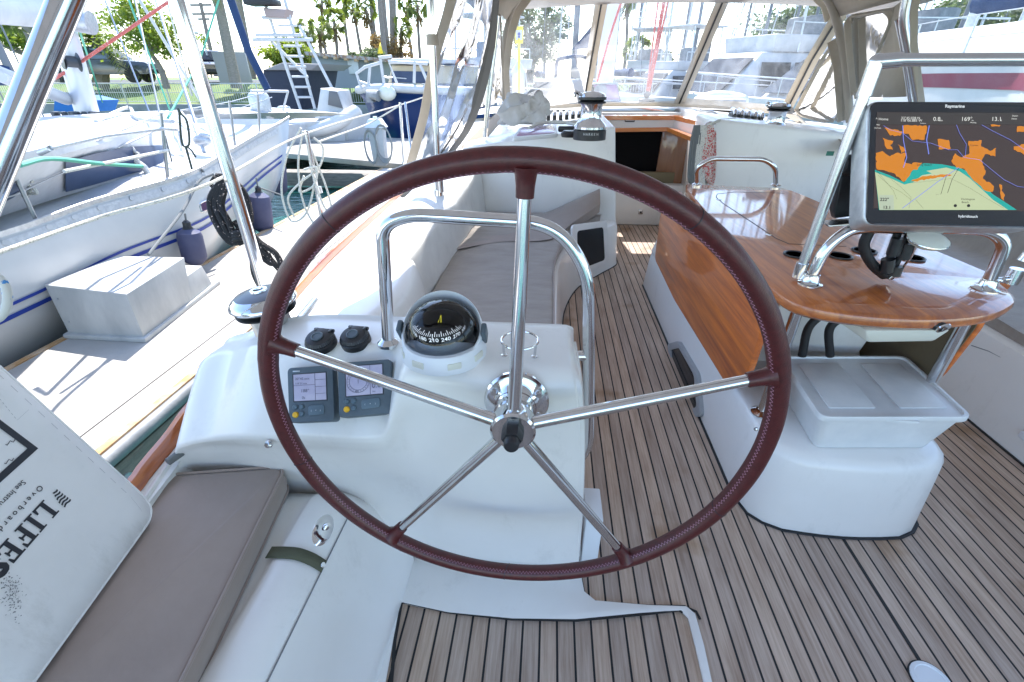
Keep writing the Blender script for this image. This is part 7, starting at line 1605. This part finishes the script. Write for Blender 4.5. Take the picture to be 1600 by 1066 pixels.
mb = MB(); mb.box(PY(1010, 158, 7.6), (.22, .14, .06), bev=.02); mb.ball(PY(1011, 148, 7.6), .05, 10); solo('deck_block', mb, MATS['dark_fitting'], 'dark deck block at the foot of the red halyards', 'block')
oh = thing('open_hatch', 'open mauve acrylic deck hatch beyond the middle of the windshield', 'hatch', PY(950, 158, 8.0))
q = [PY(x, y, 8.0) for x, y in ((935, 158), (969, 157), (964, 131), (926, 131))]; mb = MB(); mb.prism(q, (0, .03, 0), .008); part('acrylic_pane', mb, PINK, oh)
mb = MB(); mb.tube(q, .018, 8, closed=True); part('frame', mb, ALU, oh); mb = MB(); mb.lathe([(.10, 0), (.10, .03), (.07, .05), (0, .05)], PY(938, 143, 7.96), (0, -1, 0), 20); part('solar_vent', mb, GREYF, oh)
fd = thing('folded_dinghy', 'white and grey folded dinghy lying on the foredeck right of the red halyards', 'dinghy', PY(1110, 165, 7.8))
mb = MB(); mb.tube([PY(1095, 158, 7.8), PY(1120, 152, 7.8), PY(1160, 158, 7.8), PY(1120, 160, 7.6), PY(1095, 160, 7.7)], .09, 10, smooth=4, closed=True); part('tube', mb, WHITEP, fd)
mb = MB(); mb.box(PY(1130, 162, 7.5), (.55, .3, .13), bev=.04); part('bundle', mb, GREYF, fd)
# yellow signpost and white pile
sp_ = thing('signpost', 'yellow post with small yellow and white sign seen through the left windshield pane', 'sign', at(811, 150, 13)); mb = MB(); mb.tube([at(811, 158, 13), at(811, 60, 13)], .035, 8); part('post', mb, YEL, sp_)
mb = MB(); p = at(811, 55, 13); mb.box(p, (.20, .03, .34), bev=.005); sg_ = part('sign_board', mb, YEL, sp_); mb = MB(); mb.box(p + V((0, -.018, 0)), (.15, .008, .19)); part('sign_face', mb, WHITEP, sg_)
mb = MB(); mb.lathe([(.03, 0), (.035, .003), (0, .003)], p + V((0, -.023, .02)), (0, -1, 0), 12); mb.box(p + V((0, -.024, -.035)), (.05, .003, .04)); part('sign_symbol', mb, STRIPE, sg_)
pl_ = thing('dock_pile', 'white capped dock pile beside the yellow signpost', 'pile', at(810, 160, 15)); mb = MB(); b0_ = at(810, 175, 15); mb.tube([V((b0_.x, b0_.y, WZ)), at(810, 113, 15)], .19, 16); part('pile', mb, HULLW, pl_); mb = MB(); p = at(810, 113, 15); mb.lathe([(.21, -.02), (.2, .02), (0, .34)], p, (0, 0, 1), 20); part('cone_cap', mb, WHITEP, pl_)

motorboat(1180, 23, 13, 4.4, 1.2, math.radians(205), 'big white motor yacht with flybridge filling the right windshield pane', style='fly')
motorboat(1045, 27, 9, 3.3, 1.2, math.radians(215), 'white cabin cruiser left of the big motor yacht', style='fly')
motorboat(1008, 32, 10, 3.6, 1.2, math.radians(255), 'white fishing boat with tower in the middle windshield pane', style='tower')
motorboat(1330, 20, 11, 3.8, 1.3, math.radians(190), 'white motor yacht behind the canvas side window', style='fly')
motorboat(735, 21, 9, 3.2, 1.2, math.radians(240), 'white cruiser seen through the creased side curtain', style='fly')
sb1 = motorboat(880, 21, 8, 3, 1.0, math.radians(235), 'white cruiser with blue framed canopy in the left windshield pane', style='cabin')
mb = MB(); mb.tube([at(868, 122, 18.5), at(870, 98, 18.5), at(880, 91, 18.5), at(915, 90, 18.5), at(920, 120, 18.5)], .06, 8, smooth=4); part('canopy_frame', mb, NAVY, sb1)
mb = MB(); mb.prism([at(893, 78, 20), at(925, 40, 20), at(925, 75, 20)], (0, .1, 0)); part('navy_awning', mb, NAVY, sb1)
lab = ['white sailboat with tan mast in the left windshield pane', 'sailboat with tall mast beside the canvas strap', 'sailboat far behind the middle windshield pane', 'sailboat right of the red halyards', 'sailboat with mast behind the big motor yacht bow', 'sailboat far right behind the big motor yacht', 'sailboat beyond the canvas side window', 'sailboat with mast behind the chartplotter frame', 'sailboat at the far right beyond the side curtain', 'sailboat behind the neighbouring striped one at far left', 'sailboat left of the thick arch tube', 'sailboat behind the black coil pole']
for i, (px_, d_, L_, hd, mh) in enumerate(((896, 24, 11, 100, 16), (958, 30, 11, 95, 17), (1060, 36, 12, 80, 17), (1078, 28, 10, 85, 15), (1180, 30, 11, 95, 15), (1222, 34, 12, 85, 16), (1356, 30, 11, 90, 15), (1470, 26, 12, 100, 15), (1555, 30, 12, 80, 16), (20, 17, 10, 60, 13), (-60, 14, 10, 55, 14), (1290, 40, 11, 85, 16))):
    if i == 10: continue
    if i == 11: sailboat(px_, d_, L_, math.radians(hd), 'sailboat far off between the canvas strap and the side window', mh=mh, lean=(-.3 if px_ > 800 else .3), group='moored sailboats across the fairway'); continue
    sailboat(px_, d_, L_, math.radians(hd), lab[i], mh=mh, lean=.0, group='moored sailboats across the fairway', hullm=HULLW, boomc=NAVY if i % 2 else CANVAS, ws=1.6 if i == 0 else 1)
cvb = motorboat(60, 15.5, 6, 2.4, .9, math.radians(30), 'small white boat with blue cover behind the white mast foot', style='bare')
mb = MB(); q = [at(x, y, 14.2) for x, y in ((84, 150), (118, 158), (112, 176), (82, 174))]; mb.prism(q, (.3, .8, 0), .03); part('blue_cover', mb, mat('bright_blue_cover', (.03, .16, .45), .7, bump=(6, .5, .03)), cvb)
for i, (px_, d_, hd) in enumerate(((990, 40, 90), (1035, 44, 86), (1100, 38, 92), (1150, 46, 88), (930, 36, 90), (850, 40, 84), (1250, 42, 90), (1320, 38, 88), (760, 34, 90))):
    sailboat(px_, d_, 11, math.radians(hd), ['far sailboat between the tall palm and the red halyards', 'far sailboat behind the thick red halyard', 'far sailboat left of the big motor yacht windscreen', 'far sailboat above the big motor yacht foredeck', 'far sailboat behind the white mast', 'far sailboat behind the large grey green tree', 'far sailboat above the big motor yacht stern', 'far sailboat behind the canvas side window', 'far sailboat behind the creased side curtain'][i], mh=15 + i % 3, group='far masts beyond the fairway', ws=1.3)
# burgundy striped yacht to starboard
bs = thing('striped_yacht', 'white yacht with a burgundy stripe moored on the right side', 'sailboat', (8, 7, WZ))
sp2 = [PY(1340, 112, 13), PY(1380, 104, 11.5), PY(1450, 98, 10), PY(1600, 92, 8.0), PY(1800, 84, 6.2), V((9.5, 0, 1.6))]
sps = spline(sp2, 5)
def bsp(p, dz, o_=0): return p + V((-o_ + .25 * (dz / 2.2) ** 2, 0, -dz))
mb = MB(); mb.grid([[bsp(p, k * .24) for k in range(11)] for p in sps]); part('hull', mb, HULLW, bs)
mb = MB(); mb.grid([[bsp(p, .17, .012), bsp(p, .27, .012), bsp(p, .38, .012)] for p in sps]); part('hull_stripe', mb, REDST, bs)
mb = MB(); mb.tube([p + V((-.02, 0, .02)) for p in sps], .05, 8); part('rub_rail', mb, WHITEP, bs)
mb = MB(); mb.grid([[p, p + V((3, .5, .1))] for p in sps]); part('deck', mb, WHITEP, bs)
for i in range(0, len(sps), 4): mb = MB(); mb.tube([sps[i], sps[i] + V((0, 0, .62))], .015, 8); part('stanchion', mb, ALU, bs)
for z_ in (.32, .62): mb = MB(); mb.tube([p + V((0, 0, z_)) for p in sps], .008, 6); part('lifeline', mb, WIRE, bs)
mb = MB(); mb.tube([sps[8] + V((1.2, .5, .2)), sps[8] + V((1.2, .5, 11))], .09, 12); part('mast', mb, ALU, bs)
mb = MB(); p = sps[10] + V((1.3, .5, .25)); mb.hexa([p + V(q) for q in ((-.8, -2, -.2), (.8, -2, -.2), (.8, 2.5, -.2), (-.8, 2.5, -.2), (-.6, -1.7, .3), (.6, -1.7, .3), (.6, 2, .3), (-.6, 2, .3))], .06); part('cabin', mb, WHITEP, bs)
mb = MB(); mb.tube([sps[8] + V((1.2, .5, 1.0)), sps[14] + V((1.2, .5, 1.0))], .16, 10, flat=1.3); part('boom_cover', mb, NAVY, bs)
